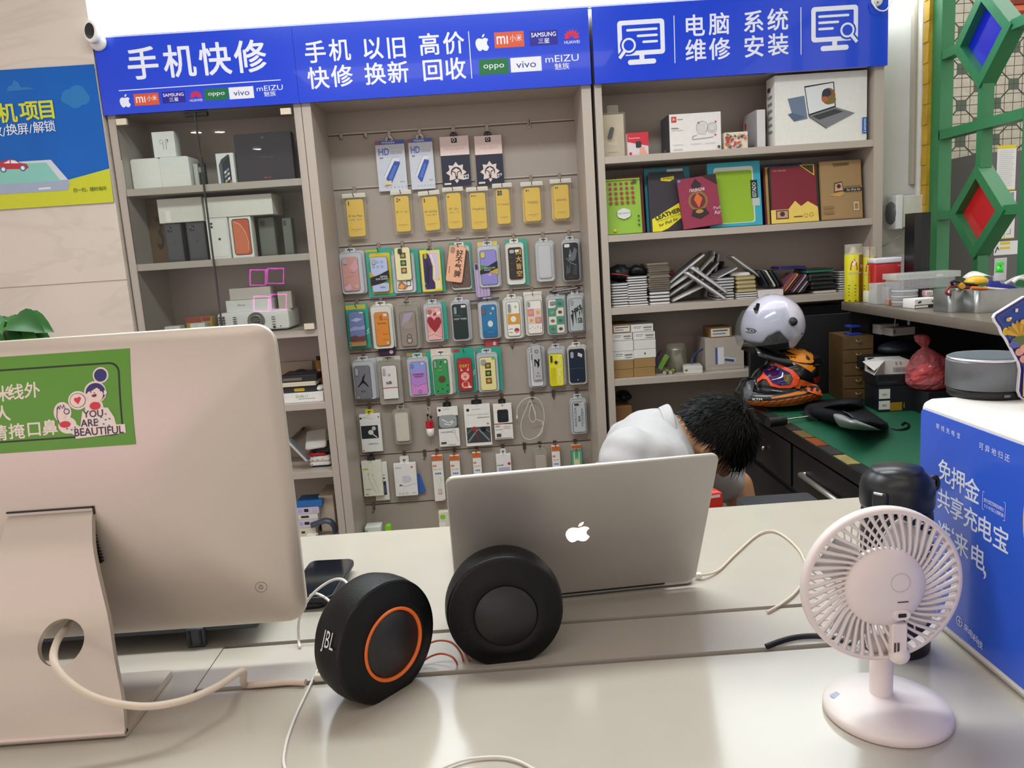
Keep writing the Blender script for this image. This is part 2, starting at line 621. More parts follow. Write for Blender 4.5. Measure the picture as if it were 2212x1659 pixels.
yE = yz(2207, 300)[0] - .03
HY, HR = .136, .137
_k = [0]
def lb1(name, a, b, w):
 _k[0] += 1
 m_ = MB()
 lbar(m_, a, b, w, LD - .0008 * (_k[0] % 9), .0006 * (_k[0] % 9))
 return m_.build(name, lat, recalc=True)
for a_, b_, w_ in (((3.045, 1.2), (3.045, 2.62), .062), ((yE, 1.2), (yE, 2.62), .06), ((2.26, 1.2), (2.26, 2.62), .03), ((3.05, 1.22), (1.6, 1.22), .04), ((3.05, 2.6), (1.6, 2.6), .05), ((1.6, 1.2), (1.6, 2.62), .05)):
 lb1('frame_bar', a_, b_, w_)
for zc, nm in ((zr, 'red'), (zb, 'blue')):
 mb = MB()
 V = [Vector((yM, zc + HR)), Vector((yM + HY, zc)), Vector((yM, zc - HR)), Vector((yM - HY, zc))]
 c_ = Vector((yM, zc))
 O_ = [c_ + (v - c_) * 1.19 for v in V]
 I_ = [c_ + (v - c_) * .85 for v in V]
 w3 = lambda q, x: (x, q.x - 2.8, q.y - 1.2)
 vs = [w3(q, x) for x in (-.003, .052) for q in O_ + I_]
 fs = []
 for k in range(4):
  j = (k + 1) % 4
  fs += [(k, k + 4, j + 4, j), (k + 8, j + 8, j + 12, k + 12), (k, j, j + 8, k + 8), (k + 4, k + 12, j + 12, j + 4)]
 mb.add(vs, fs, green)
 mb.build('diamond_frame', lat, recalc=True)
 mb = MB()
 q = [w3(c_ + (v - c_) * .86, .026) for v in V]
 q2 = [w3(c_ + (v - c_) * .86, .031) for v in V]
 pm = M('pane_' + nm, {'red': 'd0242b', 'blue': '1a24c4'}[nm], 0.12, var=0.1, vscale=10, coat=.5)
 mb.add(q + q2, [(3, 2, 1, 0), (4, 5, 6, 7), (0, 1, 5, 4), (1, 2, 6, 5), (2, 3, 7, 6), (3, 0, 4, 7)], pm)
 tag(mb.build('diamond_pane', lat, recalc=True), nm + ' glass diamond pane')
TP = HR * 1.1
for a_, b_, w_ in (((yM, zb - TP), (yM, zr + TP), .028), ((yM, zr - TP), (yM, 1.22), .03), ((yM, zb + TP), (yM, 2.6), .028), ((3.02, zm), (yE + .03, zm), .034)):
 lb1('crossbar', a_, b_, w_)
for zc in (zr, zb):
 lb1('crossbar', (yM + HY * 1.1, zc), (3.02, zc), .032)
 lb1('crossbar', (yM - HY * 1.1, zc), (yE + .03, zc), .032)
for zc in (zr, zm, zb):
 lb1('crossbar', (yE - .03, zc), (2.275, zc), .03)
# grey unit with instruction sheets in the alley
ab = root('electric_cabinet', 'dark grey metal cabinet plastered with yellow and white notices beyond the lattice', 'cabinet')
p = atY(2125, 330, 3.9)
mb = MB()
mb.box(p.x - .01, p.x + .55, 3.9, 4.2, 0.0, p.z, M('grey_metal_box', '5d605f', 0.5, 0.2))
mb.build('body', ab)
mb = MB()
def axy(px, py):
 q = atY(px, py, 3.9)
 return q.x, q.z
def sheet(pa, pb, items):
 (x0, z0), (x1, z1) = axy(*pa), axy(*pb)
 mb.art(items, x1 - x0, z1 - z0, x0, z0, 3.899)
lines = [('l', [(.08, v), (.9 - .2 * ((k * 7) % 3) / 3, v)], .012, '8f959b') for k, v in enumerate([.06 + .043 * i for i in range(20)])]
sheet((2151, 413), (2196, 312), [('r', 0, 0, 1, 1, 'e3e6e8'), ('r', 0, .92, 1, 1, 'd9c92b'), ('r', 0, 0, 1, .03, 'd9c92b')] + lines[1:])
sheet((2149, 441), (2195, 412), [('r', 0, 0, 1, 1, 'e3e6e8'), ('r', 0, 0, .6, .2, 'd9c92b'), ('r', .7, .3, .9, .9, '8f959b')] + [('l', [(.06, v), (.6, v)], .012, '8f959b') for v in (.4, .55, .7, .85)])
sheet((2148, 517), (2192, 463), [('r', 0, 0, 1, 1, 'e3e6e8'), ('r', 0, 0, 1, .03, 'd9c92b'), ('r', .48, 0, .52, .5, 'd9c92b')] + [('l', [(.06, v), (.8, v)], .012, '8f959b') for v in (.6, .7, .8, .9)] + [('o', .25, .3, .1, .02, '707880'), ('l', [(.6, .2), (.8, .2), (.8, .4)], .02, '707880')])
sheet((2146, 552), (2200, 519), [('r', 0, 0, 1, 1, 'e3e6e8'), ('r', .25, .75, .66, .95, 'd9c92b'), ('r', .25, .42, .66, .58, 'd9c92b'), ('l', [(.06, .2), (.14, .6), (.2, .4)], .04, '20242c')])
sheet((2146, 606), (2175, 556), [('r', 0, 0, 1, 1, 'c9cdd0')] + lines[2:18])
mb.build('notice', ab)
# red paper sign with a character, further along the alley wall
mb = MB()
q0, q1 = atY(2135, 62, YT - .03), atY(2260, -90, YT - .03)
mb.box(q0.x, q1.x, YT - .03, YT - .004, q0.z, q1.z, M('orange_paper', 'c8653c', 0.7))
mb.char('香', q0.x + .16, q0.z + .2, .36, YT - .031, M('brown_ink', '7c2b1c', 0.7), .02)
tag(mb.build('wall_sign'), 'orange paper sign with a brown character on the tiled alley wall', 'sign')
# ------------------------------------------------------------------ glowing panel above the cabinets
mb = MB()
mb.box(-1.393, 1.69, 3.06, 3.10, 2.362, 2.995, M('lightbox_face', 'ffffff', 0.4, emit='f2fdff', estr=4.0))
lb = root('lightbox', 'blank glowing white lightbox panel above the blue signs', 'lightbox')
mb.build('lit_panel', lb)
mb = MB()
mb.box(-1.393, 1.69, 3.045, 3.06, 2.358, 2.368, M('light_rim', 'cfd6d6', .4))
mb.build('rim', lb)
# ------------------------------------------------------------------ display cabinets
ZSG = 2.09
def shelfz(px, py):
 return atY(px, py, YF).z
cabs = []
def cabinet(x0, x1, jl, jr, shelves, label, base=.3):
 c = root('display_cabinet', label, 'cabinet', ((x0 + x1) / 2, YF, 0))
 ox = (x0 + x1) / 2
 mb = MB()
 mb.box(x0 - ox, x0 - ox + jl, 0, .30, 0, 2.355, laminate)
 mb.box(x1 - ox - jr, x1 - ox, 0, .30, 0, 2.355, laminate)
 mb.box(x0 - ox + jl, x1 - ox - jr, 0, .30, 2.10, 2.355, laminate)
 mb.box(x0 - ox + jl, x1 - ox - jr, .0, .30, 0, base, laminate)
 mb.build('carcass', c, bevel=0.001)
 mb = MB()
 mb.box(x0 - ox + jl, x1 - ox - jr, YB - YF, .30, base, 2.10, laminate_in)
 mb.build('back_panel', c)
 for z, t in shelves:
  mb = MB()
  mb.box(x0 - ox + jl, x1 - ox - jr, 0.002, YB - YF, z - t, z, laminate)
  mb.build('shelf', c, bevel=0.001)
 return c
S1 = [shelfz(276, 409), shelfz(301, 571), shelfz(590, 718), shelfz(702, 869), shelfz(717, 1017)]
ZB1 = atY(690, 1152, 3.1).z - .012
S3 = [shelfz(1304, 339), shelfz(1308, 509), shelfz(1315, 667), shelfz(1322, 821)]
cab1 = cabinet(-1.39, -0.676, .03, .028, [(z, .026) for z in S1], 'tall grey display cabinet with glass doors, beside the marble wall', ZB1)
cab2 = cabinet(-.674, .404, .034, .036, [], 'wide grey middle cabinet with a slatted board hung with phone cases')
cab3 = cabinet(.417, 1.507, .027, .036, [(z, .026) for z in S3], 'open grey cabinet of boxes and tablet covers beside the white pier')
# the slat grooves of the middle cabinet
GZ = []
for px, py in ((706, 294), (719, 411), (731, 534), (745, 650), (756, 763), (769, 875), (779, 984), (789, 1090)):
 GZ.append(atY(px, py, YB).z)
mb = MB()
dk = M('groove_shadow', '57504a', 0.6)
rail = M('groove_rail', 'b9aea6', 0.35, 0.3)
for z in GZ:
 mb.box(-.505, .503, YB - YF - .0012, YB - YF + .001, z - .004, z + .001, dk)
 mb.box(-.505, .503, YB - YF - .003, YB - YF + .001, z + .001, z + .006, rail)
mb.build('slat_groove', cab2)
# glass doors of the left cabinet
for k, (a, b) in enumerate(((-.325, -.0345), (-.0315, .328))):
 mb = MB()
 mb.box(a, b, -.009, -.004, S1[2] + .002, 2.083, glass)
 d = mb.build('glass_door', cab1)
 mb = MB()
 em = M('glass_edge', '1d2322', 0.2)
 x = b if k == 0 else a
 mb.box(x - .0015, x + .0015, -.0095, -.0035, S1[2] + .002, 2.083, em)
 mb.build('edge', d)
 x = a + .004 if k == 0 else b - .044
 for z in (2.054, S1[2] + .004):
  mb = MB()
  mb.box(x, x + .038, -.016, -.001, z, z + .022, M('hinge_cream', 'd9cab6', 0.4))
  mb.build('hinge', d)
 mb = MB()
 x = b - .04 if k == 0 else a
 mb.box(x, x + .04, -.003, .02, 2.072, 2.086, black_pl)
 mb.build('catch', d)
# ------------------------------------------------------------------ blue fascia signs
YS = 3.03
blue = M('sign_blue', '1240d2', 0.16, var=0.03, vscale=10, bump=0.05, bscale=90, coat=0.3)
W_ = 'e4e6f6'
PXM = 3.05 / F_PX
def sp(px, py):
 q = atY(px, py, YS)
 return q.x, q.z
def srect(px, py, w, h):
 x, z = sp(px, py)
 w, h = w * PXM / 2, h * PXM / 2
 return x - w, z - h, x + w, z + h
APPLE = [(.50, .10), (.40, .03), (.28, .0), (.16, .08), (.06, .24), (.01, .42), (.03, .58), (.12, .70), (.25, .755), (.37, .74), (.50, .70), (.63, .74), (.76, .755),
         (.88, .71), (.95, .64), (.88, .57), (.84, .48), (.85, .37), (.91, .28), (.98, .23), (.93, .12), (.84, .02), (.74, .0), (.62, .03)]
LEAF = [(.50, .79), (.52, .88), (.58, .95), (.70, 1.0), (.70, .92), (.66, .85), (.59, .80)]
def apple(x0, z0, x1, z1, col):
 f = lambda P: ('p', [(x0 + u * (x1 - x0), z0 + v * (z1 - z0)) for u, v in P], col)
 return [f(APPLE), f(LEAF)]
def petals(x, z, w, col):
 out = []
 for k in range(8):
  a = R(12 + 156 * k / 7)
  ln = w * (.5 if k in (0, 7) else .56)
  c, s = math.cos(a), math.sin(a)
  wd_ = w * .075
  pts = [(x + c * w * .10, z + s * w * .1 * .9), (x + c * ln * .7 + s * wd_, z + s * ln * .7 - c * wd_), (x + c * ln, z + s * ln), (x + c * ln * .7 - s * wd_, z + s * ln * .7 + c * wd_)]
  out.append(('p', pts, col))
 return out
def logos(L):
 out = [apple(*srect(*L['apple']), W_)]
 for k, bg_, tx in (('mi', 'd4552f', (('mı', .08, .25, .45, .75, .03), ('小米', .52, .35, .93, .8, 0))), ('sam', '1b1790', (('SAMSUNG', .06, .58, .94, .86, .03), ('三星', .3, .14, .7, .46, .01))), ('oppo', '0d6b3a', (('oppo', .15, .3, .85, .66, 0),)), ('vivo', 'e3e3ee', (('vivo', .18, .27, .82, .72, .01),))):
  r = srect(*L[k])
  w, h = r[2] - r[0], r[3] - r[1]
  out.append([('r', *r, bg_)] + [('t', s_, r[0] + a * w, r[1] + b * h, r[0] + c * w, r[1] + d * h, '27408f' if k == 'vivo' else W_, e) for s_, a, b, c, d, e in tx])
 x, z = sp(*L['hua'][:2])
 out.append(petals(x, z - L['hua'][2] * PXM * .28, L['hua'][2] * PXM, 'd1203c') + [('t', 'HUAWEI', *srect(*L['huat']), W_, .01)])
 out.append([('t', 'mEIZU', *srect(*L['mei']), W_, .0), ('t', '魅族', *srect(*L['meiz']), W_, .0)])
 return out
def cc(s, pts, em, bold=.025):
 return [('c', ch, *sp(*q), em, W_, bold) for ch, q in zip(s, pts)]
def sline(a, b, w=.003):
 return ('l', [sp(*a), sp(*b)], w, W_)
signs = []
sx = [(-1.392, -.6755), (-.6745, .4045), (.4165, 1.509)]
art1 = cc('手机快修', [(308.5, 137.7), (387.5, 133), (464.3, 128.2), (540.5, 122.8)], .119, .028)
art1 += [sline((257, 196), (606, 172.5))]
logo1 = logos(dict(apple=(270, 217.7, 22, 26), mi=(316.5, 214.5, 50, 23), sam=(375, 210, 47, 22), hua=(423, 203, 26, 16), huat=(424, 216.6, 25, 5), oppo=(467.4, 203.5, 48, 22), vivo=(521.5, 200.3, 50, 23), mei=(582.6, 190, 53, 10), meiz=(583, 202.5, 24, 10)))
art2 = cc('手机以旧高价', [(681, 113), (733.5, 108.5), (806, 104.5), (856, 103), (927.5, 96.5), (980, 93.4)], .081)
art2 += cc('快修换新回收', [(687.7, 169), (738.6, 164.6), (810.4, 160), (860, 156.6), (934.5, 152), (984, 148.7)], .081)
art2 += [sline((1012, 68), (1019.3, 169))]
logo2 = logos(dict(apple=(1041.5, 91.8, 28, 33), mi=(1100, 85.4, 60, 30), sam=(1174.4, 81.6, 57, 29), hua=(1234.5, 73, 34, 24), huat=(1235.4, 91, 31, 6), oppo=(1066.8, 144, 60, 30), vivo=(1136.4, 139, 63, 28), mei=(1214, 126, 68, 13), meiz=(1214, 143, 30, 13)))
art3 = cc('电脑系统', [(1502, 56), (1553, 52), (1628, 47.5), (1680, 43)], .081)
art3 += cc('维修安装', [(1503, 109), (1554.5, 106), (1629, 101), (1681, 96.5)], .081)
art3 += [sline((1455.7, 34), (1458, 136)), sline((1730, 16), (1730.4, 118))]
def icon(cx, cy, m):
 x, z = sp(cx, cy)
 k = PXM
 hx, hz = 48 * k, 34 * k
 B = '1240d2'
 it = [('rr', x - hx, z - hz, x + hx, z + hz, 7 * k, W_), ('rr', x - hx + 9 * k, z - hz + 9 * k, x + hx - 9 * k, z + hz - 9 * k, 2 * k, B)]
 it += [('r', x - 5 * k, z - 48 * k, x + 5 * k, z - 33 * k, W_), ('rr', x - 29 * k, z - 52 * k, x + 29 * k, z - 42 * k, 5 * k, W_)]
 for j, (a, b) in enumerate(((-30, 34), (-9, 34), (2, 34))):
  a, b = (a, b) if m > 0 else (-b, -a)
  zz = z + (15 - 12 * j) * k
  it.append(('rr', x + a * k, zz - 2.4 * k, x + b * k, zz + 2.4 * k, 2.4 * k, W_))
 lx, lz = x - m * 26 * k, z - 14 * k
 hx2, hz2 = lx - m * 19 * k, lz - 23 * k
 it += [('e', lx, lz, 18 * k, 18 * k, B), ('l', [(lx, lz), (hx2, hz2)], 13 * k, B), ('e', lx, lz, 14.5 * k, 0, W_), ('l', [(lx - m * 9 * k, lz - 11 * k), (hx2, hz2)], 6.5 * k, W_), ('e', lx, lz, 10.5 * k, 0, B)]
 return it
logo3 = [icon(1385, 80.7, 1), icon(1803, 51, -1)]
slabel = ['blue fascia sign with four big white characters over phone brand logos', 'blue fascia sign with six pairs of characters and logos at its right end', 'blue fascia sign with a white monitor icon at each end']
for (a, b), art, lg, lb_ in zip(sx, (art1, art2, art3), (logo1, logo2, logo3), slabel):
 t = root('fascia_sign', lb_, 'sign', ((a + b) / 2, YS, 2.09), group=None)
 mb = MB()
 mb.box((a - b) / 2, (b - a) / 2, 0, .0195, 0, .267, blue)
 mb.build('panel', t)
 for nm_, g_ in [('lettering', art)] + [('monitor_icon' if lg is logo3 else 'logo', q_) for q_ in lg]:
  mb = MB()
  mb.M = Matrix.Translation((-(a + b) / 2, -YS, -2.09))
  mb.art(g_, 1, 1, 0, 0, YS, 0.2, 0.00012)
  mb.build(nm_, t)
# ------------------------------------------------------------------ poster on the marble
po = root('poster', 'blue and yellow poster with a red car on a phone, stuck on the marble wall', 'poster')
mb = MB()
q0, q1 = atY(0, 452, 3.028), atY(247, 437, 3.028)
qt = atY(205, 139, 3.028)
px0, px1, pz0, pz1 = q1.x - .95, q1.x, q1.z, qt.z
mb.box(px0, px1, 3.024, 3.0285, pz0, pz1, M('poster_blue', '045cb4', 0.4, spec=.3, var=.12, vscale=5))
mb.build('sheet', po)
mb = MB()
def pp(px, py):
 q = atY(px, py, 3.024)
 return q.x, q.z
def pq(*a):
 return [pp(*q) for q in a]
cl = '1470b6'
it = [('p', [(px0, pz0), (px1, pz0), pp(236.5, 364), pp(150, 388), (px0, pp(0, 428)[1])], 'c3c51c'),
      ('e', *pp(150, 210), .028, 0, cl), ('e', *pp(168, 205), .034, 0, cl), ('e', *pp(180, 212), .024, 0, cl), ('e', *pp(162, 216), .03, 0, cl), ('e', *pp(140, 214), .014, 0, cl),
      ('p', pq((15, 198), (18, 187), (26, 184), (30, 173), (40, 178), (46, 189), (60, 188), (75, 193)), cl),
      ('p', pq((0, 408), (0, 352), (110, 345), (149, 390), (150, 398), (146, 410), (0, 419)), 'c7ccd6'), ('p', pq((0, 398), (148, 388), (150, 399), (146, 411), (0, 420)), '9aa5bd'),
      ('p', pq((0, 398), (0, 355), (100, 351), (132, 391)), '7fbfb4'), ('p', pq((84, 406), (110, 404), (110, 408), (84, 410)), 'd6dade'),
      ('p', pq((0, 366), (0, 350), (8, 348), (20, 344), (34, 346), (44, 352), (58, 354), (63, 362), (58, 365)), 'b3202e'),
      ('p', pq((8, 353), (21, 346), (22, 353)), 'dfe3e6'), ('p', pq((24, 346), (33, 347), (42, 353), (24, 353)), 'dfe3e6'),
      ('e', *pp(8, 366), .0115, 0, '4a5a86'), ('e', *pp(8, 366), .007, 0, 'dfe3e6'), ('e', *pp(50, 363), .0115, 0, '4a5a86'), ('e', *pp(50, 363), .007, 0, 'dfe3e6')]
for ch, q in zip('项机', [(63, 240), (16, 245)]):
 it += [('c', ch, *pp(*q), .072, 'cdd02a', .04)]
it += [('c', '目', *pp(101, 237), .072, 'cdd02a', .04)]
for ch, q in zip('/换屏/解锁', [(10, 285), (26, 280.5), (50, 279), (67, 278), (84, 275.5), (108, 273)]):
 it += [('c', ch, *pp(*q), .043, 'dfe6ee', .01)]
it += [('c', '收', *pp(-6, 284), .043, 'dfe6ee', .01)]
a, b = pp(160, 416), pp(229, 402)
it += [('t', '扫一扫，随时询问', a[0], a[1], b[0], b[1], '27502a', .01)]
mb.art(it, 1, 1, 0, 0, 3.0238, .35, .00012)
mb.build('printing', po)
# ------------------------------------------------------------------ counter
stone = M('counter_stone', 'b8b1a6', 0.16, var=0.05, vscale=9, bump=0.03, bscale=14)
ct = root('counter', 'cream white counter top with a long cable cover let into it', 'counter', (0, .9, 0))
sl = [(-1.9, 0.35), ]
X0, X1, Y0, Y1 = -1.7, .86, .30, 1.407
ax0, ax1, ay0, ay1 = -.40, .388, .878, .997
mb = MB()
mb.M = Matrix.Translation((0, -.9, 0))
for a in ((X0, X1, Y0, ay0), (X0, X1, ay1, Y1), (X0, ax0, ay0, ay1), (ax1, X1, ay0, ay1)):
 mb.box(*a, .96, 1.0, stone)
mb.build('worktop', ct)
mb = MB()
mb.M = Matrix.Translation((0, -.9, 0))
mb.box(ax0 + .0015, ax1 - .0015, ay0 + .011, ay1 - .010, .97, 1.0, stone)
mb.box(ax0 - .02, ax1 + .02, ay0 - .02, ay1 + .02, .94, .95, M('trough_shadow', '8d8478', .7))
mb.build('cable_cover', ct)
mb = MB()
mb.M = Matrix.Translation((0, -.9, 0))
mb.box(X0 + .05, X1 - .02, Y0 + .08, .86, 0, .96, M('counter_base', 'b9ab9b', .5))
mb.build('base_cabinet', ct)
# ================================================================== things on the counter
alu = M('aluminium', 'cdc3b8', 0.4, 0.5, var=0.02, vscale=300)
alu_lid = M('aluminium_lid', 'c2bfb9', 0.36, 0.55, var=0.02, vscale=300)
# ------------------------------------------------------------------ desktop computer seen from behind
im = root('desktop_computer', 'aluminium all in one computer seen from behind, with a green sticker', 'computer', (-.536, .95, 1.0))
mb = MB()
IX0, IX1, IZ0, IZ1 = -.800, -.2695, 1.052, 1.4345
rings = []
for i, d in [(.004, -.004), (0, -.004), (0, .003), (.0015, .0048)] + [(.0015 + .183 * q / 12, .0048 + .027 * (1 - (1 - q / 12) ** 2)) for q in range(1, 13)]:
 rings.append([(x + .536, -d, z - 1.0) for x, z in rr_pts(IX0 + i, IZ0 + i, IX1 - i, IZ1 - i, max(.026 - i * .05, .004), 8)])
rings.reverse()
mb.loft(rings, alu)
body = mb.build('casing', im)
mb = MB()
mb.M = Matrix.Translation((.536, -.95, -1))
hp = [atY(16, 1108, .919), atY(202, 1090, .919)]
zh = (hp[0].z + hp[1].z) / 2
mb.box(hp[0].x, hp[1].x, .9165, .925, zh - .002, zh, black_pl)
mb.box(hp[1].x - .001, hp[1].x + .001, .9165, .925, zh - .010, zh, black_pl)
mb.build('hinge_slot', im)
# bent stand with the cable hole
prof = [(.921, zh - .004), (.913, zh - .010), (.905, zh - .024), (.892, zh - .05), (.868, 1.115), (.845, 1.078), (.822, 1.042), (.808, 1.024), (.798, 1.014), (.7935, 1.008), (.7945, 1.0035), (.799, 1.0012), (.808, 1.0008), (.82, 1.0008), (.85, 1.0008), (.89, 1.0008), (.918, 1.0008), (.924, 1.0008)]
prof = [(p.x, p.y) for p in smooth_path([(a, b, 0) for a, b in prof], 3)]
cxm = (hp[0].x + hp[1].x) / 2
hw0, hw1 = (hp[1].x - hp[0].x) / 2 - .001, -.4405 - cxm
mb = MB()
mb.M = Matrix.Translation((.536, -.95, -1))
N = len(prof)
rings = []
for i, (y, z) in enumerate(prof):
 a = Vector(prof[max(i - 1, 0)])
 b = Vector(prof[min(i + 1, N - 1)])
 t = (b - a).normalized()
 n = Vector((-t.y, t.x)) * -.0042
 k = min(1, max(0, (zh - z) / (zh - 1.012)))
 hw = hw0 + (hw1 - hw0) * k ** 1.5 if z > 1.012 else hw1
 if i == N - 2:
  hw -= .002
 if i == N - 1:
  hw -= .010
 q = [(cxm - hw, y, z), (cxm + hw, y, z), (cxm + hw, y - n.x * 2, z - n.y * 2), (cxm - hw, y - n.x * 2, z - n.y * 2)]
 rings.append(q)
mb.loft(rings, alu, smooth=False)
st = mb.build('stand', im, recalc=True)
hc = atY(106, 1382, .833)
c = MB()
c.M = Matrix.Translation((.536, -.95, -1))
c.cyl((hc.x, hc.y - .08, hc.z + .056), (hc.x, hc.y + .06, hc.z - .042), .0265, .0265, alu, 40)
cut(st, c)
for p_ in st.data.polygons:
 p_.use_smooth = True
st.data.set_sharp_from_angle(angle=R(35))
# fasten vents, power button
mb = MB()
mb.M = Matrix.Translation((.536, -.95, -1))
for k in range(9):
 q = atY(201 + k * 1.7, 1158 + k * 7, .9175)
 mb.box(q.x - .006, q.x + .0035, .9155, .9225, q.z - .0009, q.z + .0009, black_pl)
mb.build('vent', im)
mb = MB()
q = atY(569, 1261, .944)
mb.M = Matrix.Translation((.536, -.95, -1))
mb.art([('o', q.x, q.z, .0072, .0004, '6a655f'), ('o', q.x, q.z, .0026, .0006, '55504b'), ('r', q.x - .0009, q.z + .0012, q.x + .0009, q.z + .004, 'b9b4ae'), ('r', q.x - .0004, q.z + .0004, q.x + .0004, q.z + .0036, '55504b')], 1, 1, 0, 0, .944, .4, .0001)
pb = project(mb, body, off=.0004, sub=.01)
pb.build('power_button', im)
# the green sticker
mb = MB()
mb.M = Matrix.Translation((.536, -.95, -1))
def sk(px, py):
 q = atY(px, py, .927)
 return q.x, q.z
sx1 = sk(284, 856)[0]
sz0, sz1 = sk(295, 957)[1], sk(272, 755)[1]
sx0 = -1.072 - sx1 - .0
G_, WH, NV, RD, PK = '5c9a2c', 'f3e2dc', '262a72', 'd8303f', 'f6dcd6'
it = [('r', sx0, sz0, sx1, sz1, G_), ('rr', sx0 + .012, sz0 + .0125, sx1 - .0125, sz1 - .0145, .012, '16240c'), ('rr', sx0 + .0142, sz0 + .0147, sx1 - .0147, sz1 - .0167, .0105, G_)]
for s_, pts, em in (('米线外', [(3, 852), (31, 848), (66, 844)], .0195), ('人', [(7, 893)], .0195), ('请掩口鼻', [(4, 934), (41, 930), (78, 925), (112, 922)], .0195)):
 it += [('c', ch, *sk(*q), em, WH, .028) for ch, q in zip(s_, pts)]
def ee(px, py, rx, ry, c):
 x, z = sk(px, py)
 k = .93 / F_PX
 return ('e', x, z, rx * k, ry * k, c)
lv = lambda n, L_: [q for i_ in L_ for q in (('y', n), i_)]
it += [('y', 4), ee(212, 812, 17, 17, WH), ee(204, 848, 24, 24, WH), ee(168, 865, 21, 20, WH), ee(137, 890, 19, 22, WH), ee(150, 917, 20, 18, WH), ee(205, 880, 20, 22, WH),
       ('p', [sk(180, 888), sk(205, 878), sk(235, 880), sk(250, 900), sk(255, 915), sk(274, 914), sk(277, 932), sk(170, 945), sk(164, 924), sk(178, 918)], WH), ('p', [sk(140, 900), sk(160, 910), sk(175, 918), sk(168, 938), sk(150, 930), sk(134, 918)], WH)]
it += [('y', 14), ee(212, 812, 13.5, 13.5, NV), ee(205, 848, 21, 20, NV), ee(188, 855, 4, 5, PK), ee(226, 848, 4, 5, PK), ee(205, 853, 17, 17, PK), ('p', [sk(186, 848), sk(190, 838), sk(205, 834), sk(222, 838), sk(224, 850), sk(214, 842), sk(207, 838), sk(198, 844)], NV),
       ee(195, 847, 1.6, 1.6, '201a40'), ee(216, 844, 1.6, 1.6, '201a40'), ee(203, 849, 1.6, 1.6, RD), ('p', [sk(198, 853), sk(208, 851), sk(208, 856), sk(203, 858), sk(198, 856)], '6a2a3a'), ee(207, 876, 11.5, 8.5, RD)]
it += [('y', 14), ee(168, 865, 17, 15.5, '43305a'), ee(168, 865, 16, 14.5, PK), ee(164, 863, 4, 4, RD), ee(171, 861, 4, 4, RD), ('p', [sk(160, 865), sk(175, 862), sk(170, 873)], RD)]
it += [('y', 14), ee(137, 888, 8, 16, PK), ('l', [sk(126, 883), sk(127, 877), sk(131, 884), sk(131, 875), sk(137, 882), sk(138, 874), sk(142, 883)], .0008, '43305a'), ('o', *sk(146, 888), .0035, .001, '43305a'), ('l', [sk(125, 880), sk(126, 900), sk(134, 916)], .0008, '43305a'), ee(145, 915, 12, 7, RD)]
for dx, dy in ((223, 885), (231, 893), (222, 900), (232, 905), (240, 903), (215, 908), (228, 914), (240, 917), (150, 924), (160, 926), (167, 921)):
 it += lv(15, [ee(dx, dy, 2.3, 1.7, '2f8794')])
it += [('y', 19)]
for s_, a, b in (('YOU', (184, 901), (224, 884)), ('ARE', (180, 920), (214, 903)), ('BEAUTIFUL', (168, 940), (270, 917))):
 it.append(('t', s_, *sk(*a), *sk(*b), '2a2140', .03))
mb.art(it, 1, 1, 0, 0, .927, .4, .00005)
pr = MB()
pr.v, pr.f, pr.m, pr.s, pr.mats = mb.v, mb.f, mb.m, mb.s, mb.mats
t_ = bmesh.new()
t_.from_mesh(body.data)
tree = BVHTree.FromBMesh(t_)
def lay(mb, sub, base, k0=.0005):
 """drape printing on the casing while keeping its layer order"""
 bm = bmesh.new()
 vs = [bm.verts.new(v) for v in mb.v]
 for f, mi in zip(mb.f, mb.m):
  try:
   bm.faces.new([vs[i] for i in f]).material_index = mi
  except ValueError:
   pass
 for _ in range(7):
  es = [e for e in bm.edges if e.calc_length() > sub]
  if not es:
   break
  bmesh.ops.subdivide_edges(bm, edges=es, cuts=1)
  bmesh.ops.triangulate(bm, faces=bm.faces)
 for v in bm.verts:
  lift = base - v.co.y
  h = tree.ray_cast(v.co + Vector((0, -.5, 0)), Vector((0, 1, 0)))
  if h[0] is not None:
   v.co.y = h[0].y - k0 - lift
 bm.verts.index_update()
 o = MB()
 o.mats = list(mb.mats)
 o.v = [v.co.copy() for v in bm.verts]
 for f in bm.faces:
  o.f.append(tuple(v.index for v in f.verts))
  o.m.append(f.material_index)
  o.s.append(False)
 bm.free()
 return o
lay(pr, .009, .927 - .95).build('green_sticker', im)['label'] = 'green notice sticker with a cartoon girl and white characters'
t_.free()
# dark slab on a little foot below the computer
kb = root('laptop_cooling_pad', 'dark grey slab on a small foot lying under the desktop computer', 'cooling pad', (-.45, 1.06, 1.0))
slate = M('slate_plastic', '3c424b', 0.45, .1)
mb = MB()
mb.M = Matrix.Translation((.45, -1.06, -1)) @ Matrix.Translation((0, 1.0, 1.028)) @ Matrix.Rotation(R(14), 4, 'X')
mb.rprism(-.86, -.352, -.010, .006, 0, .17, .006, slate, .003, 3)
mb.build('top_plate', kb)
mb = MB()
mb.M = Matrix.Translation((.45, -1.06, -1))
q = atZ(426, 1398, 1.0)
mb.box(q.x - .012, q.x + .012, q.y - .002, q.y + .008, 0 + 1.0, 1.028, slate, .002)
mb.box(q.x - .009, q.x - .006, q.y - .004, q.y - .001, 1.004, 1.026, black_pl)
mb.box(q.x + .006, q.x + .009, q.y - .004, q.y - .001, 1.004, 1.026, black_pl)
mb.build('foot', kb)
mb = MB()
mb.M = Matrix.Translation((.45, -1.06, -1))
mb.box(-.84, -.37, 1.13, 1.15, 1.0, 1.055, slate, .003)
mb.build('rear_support', kb)
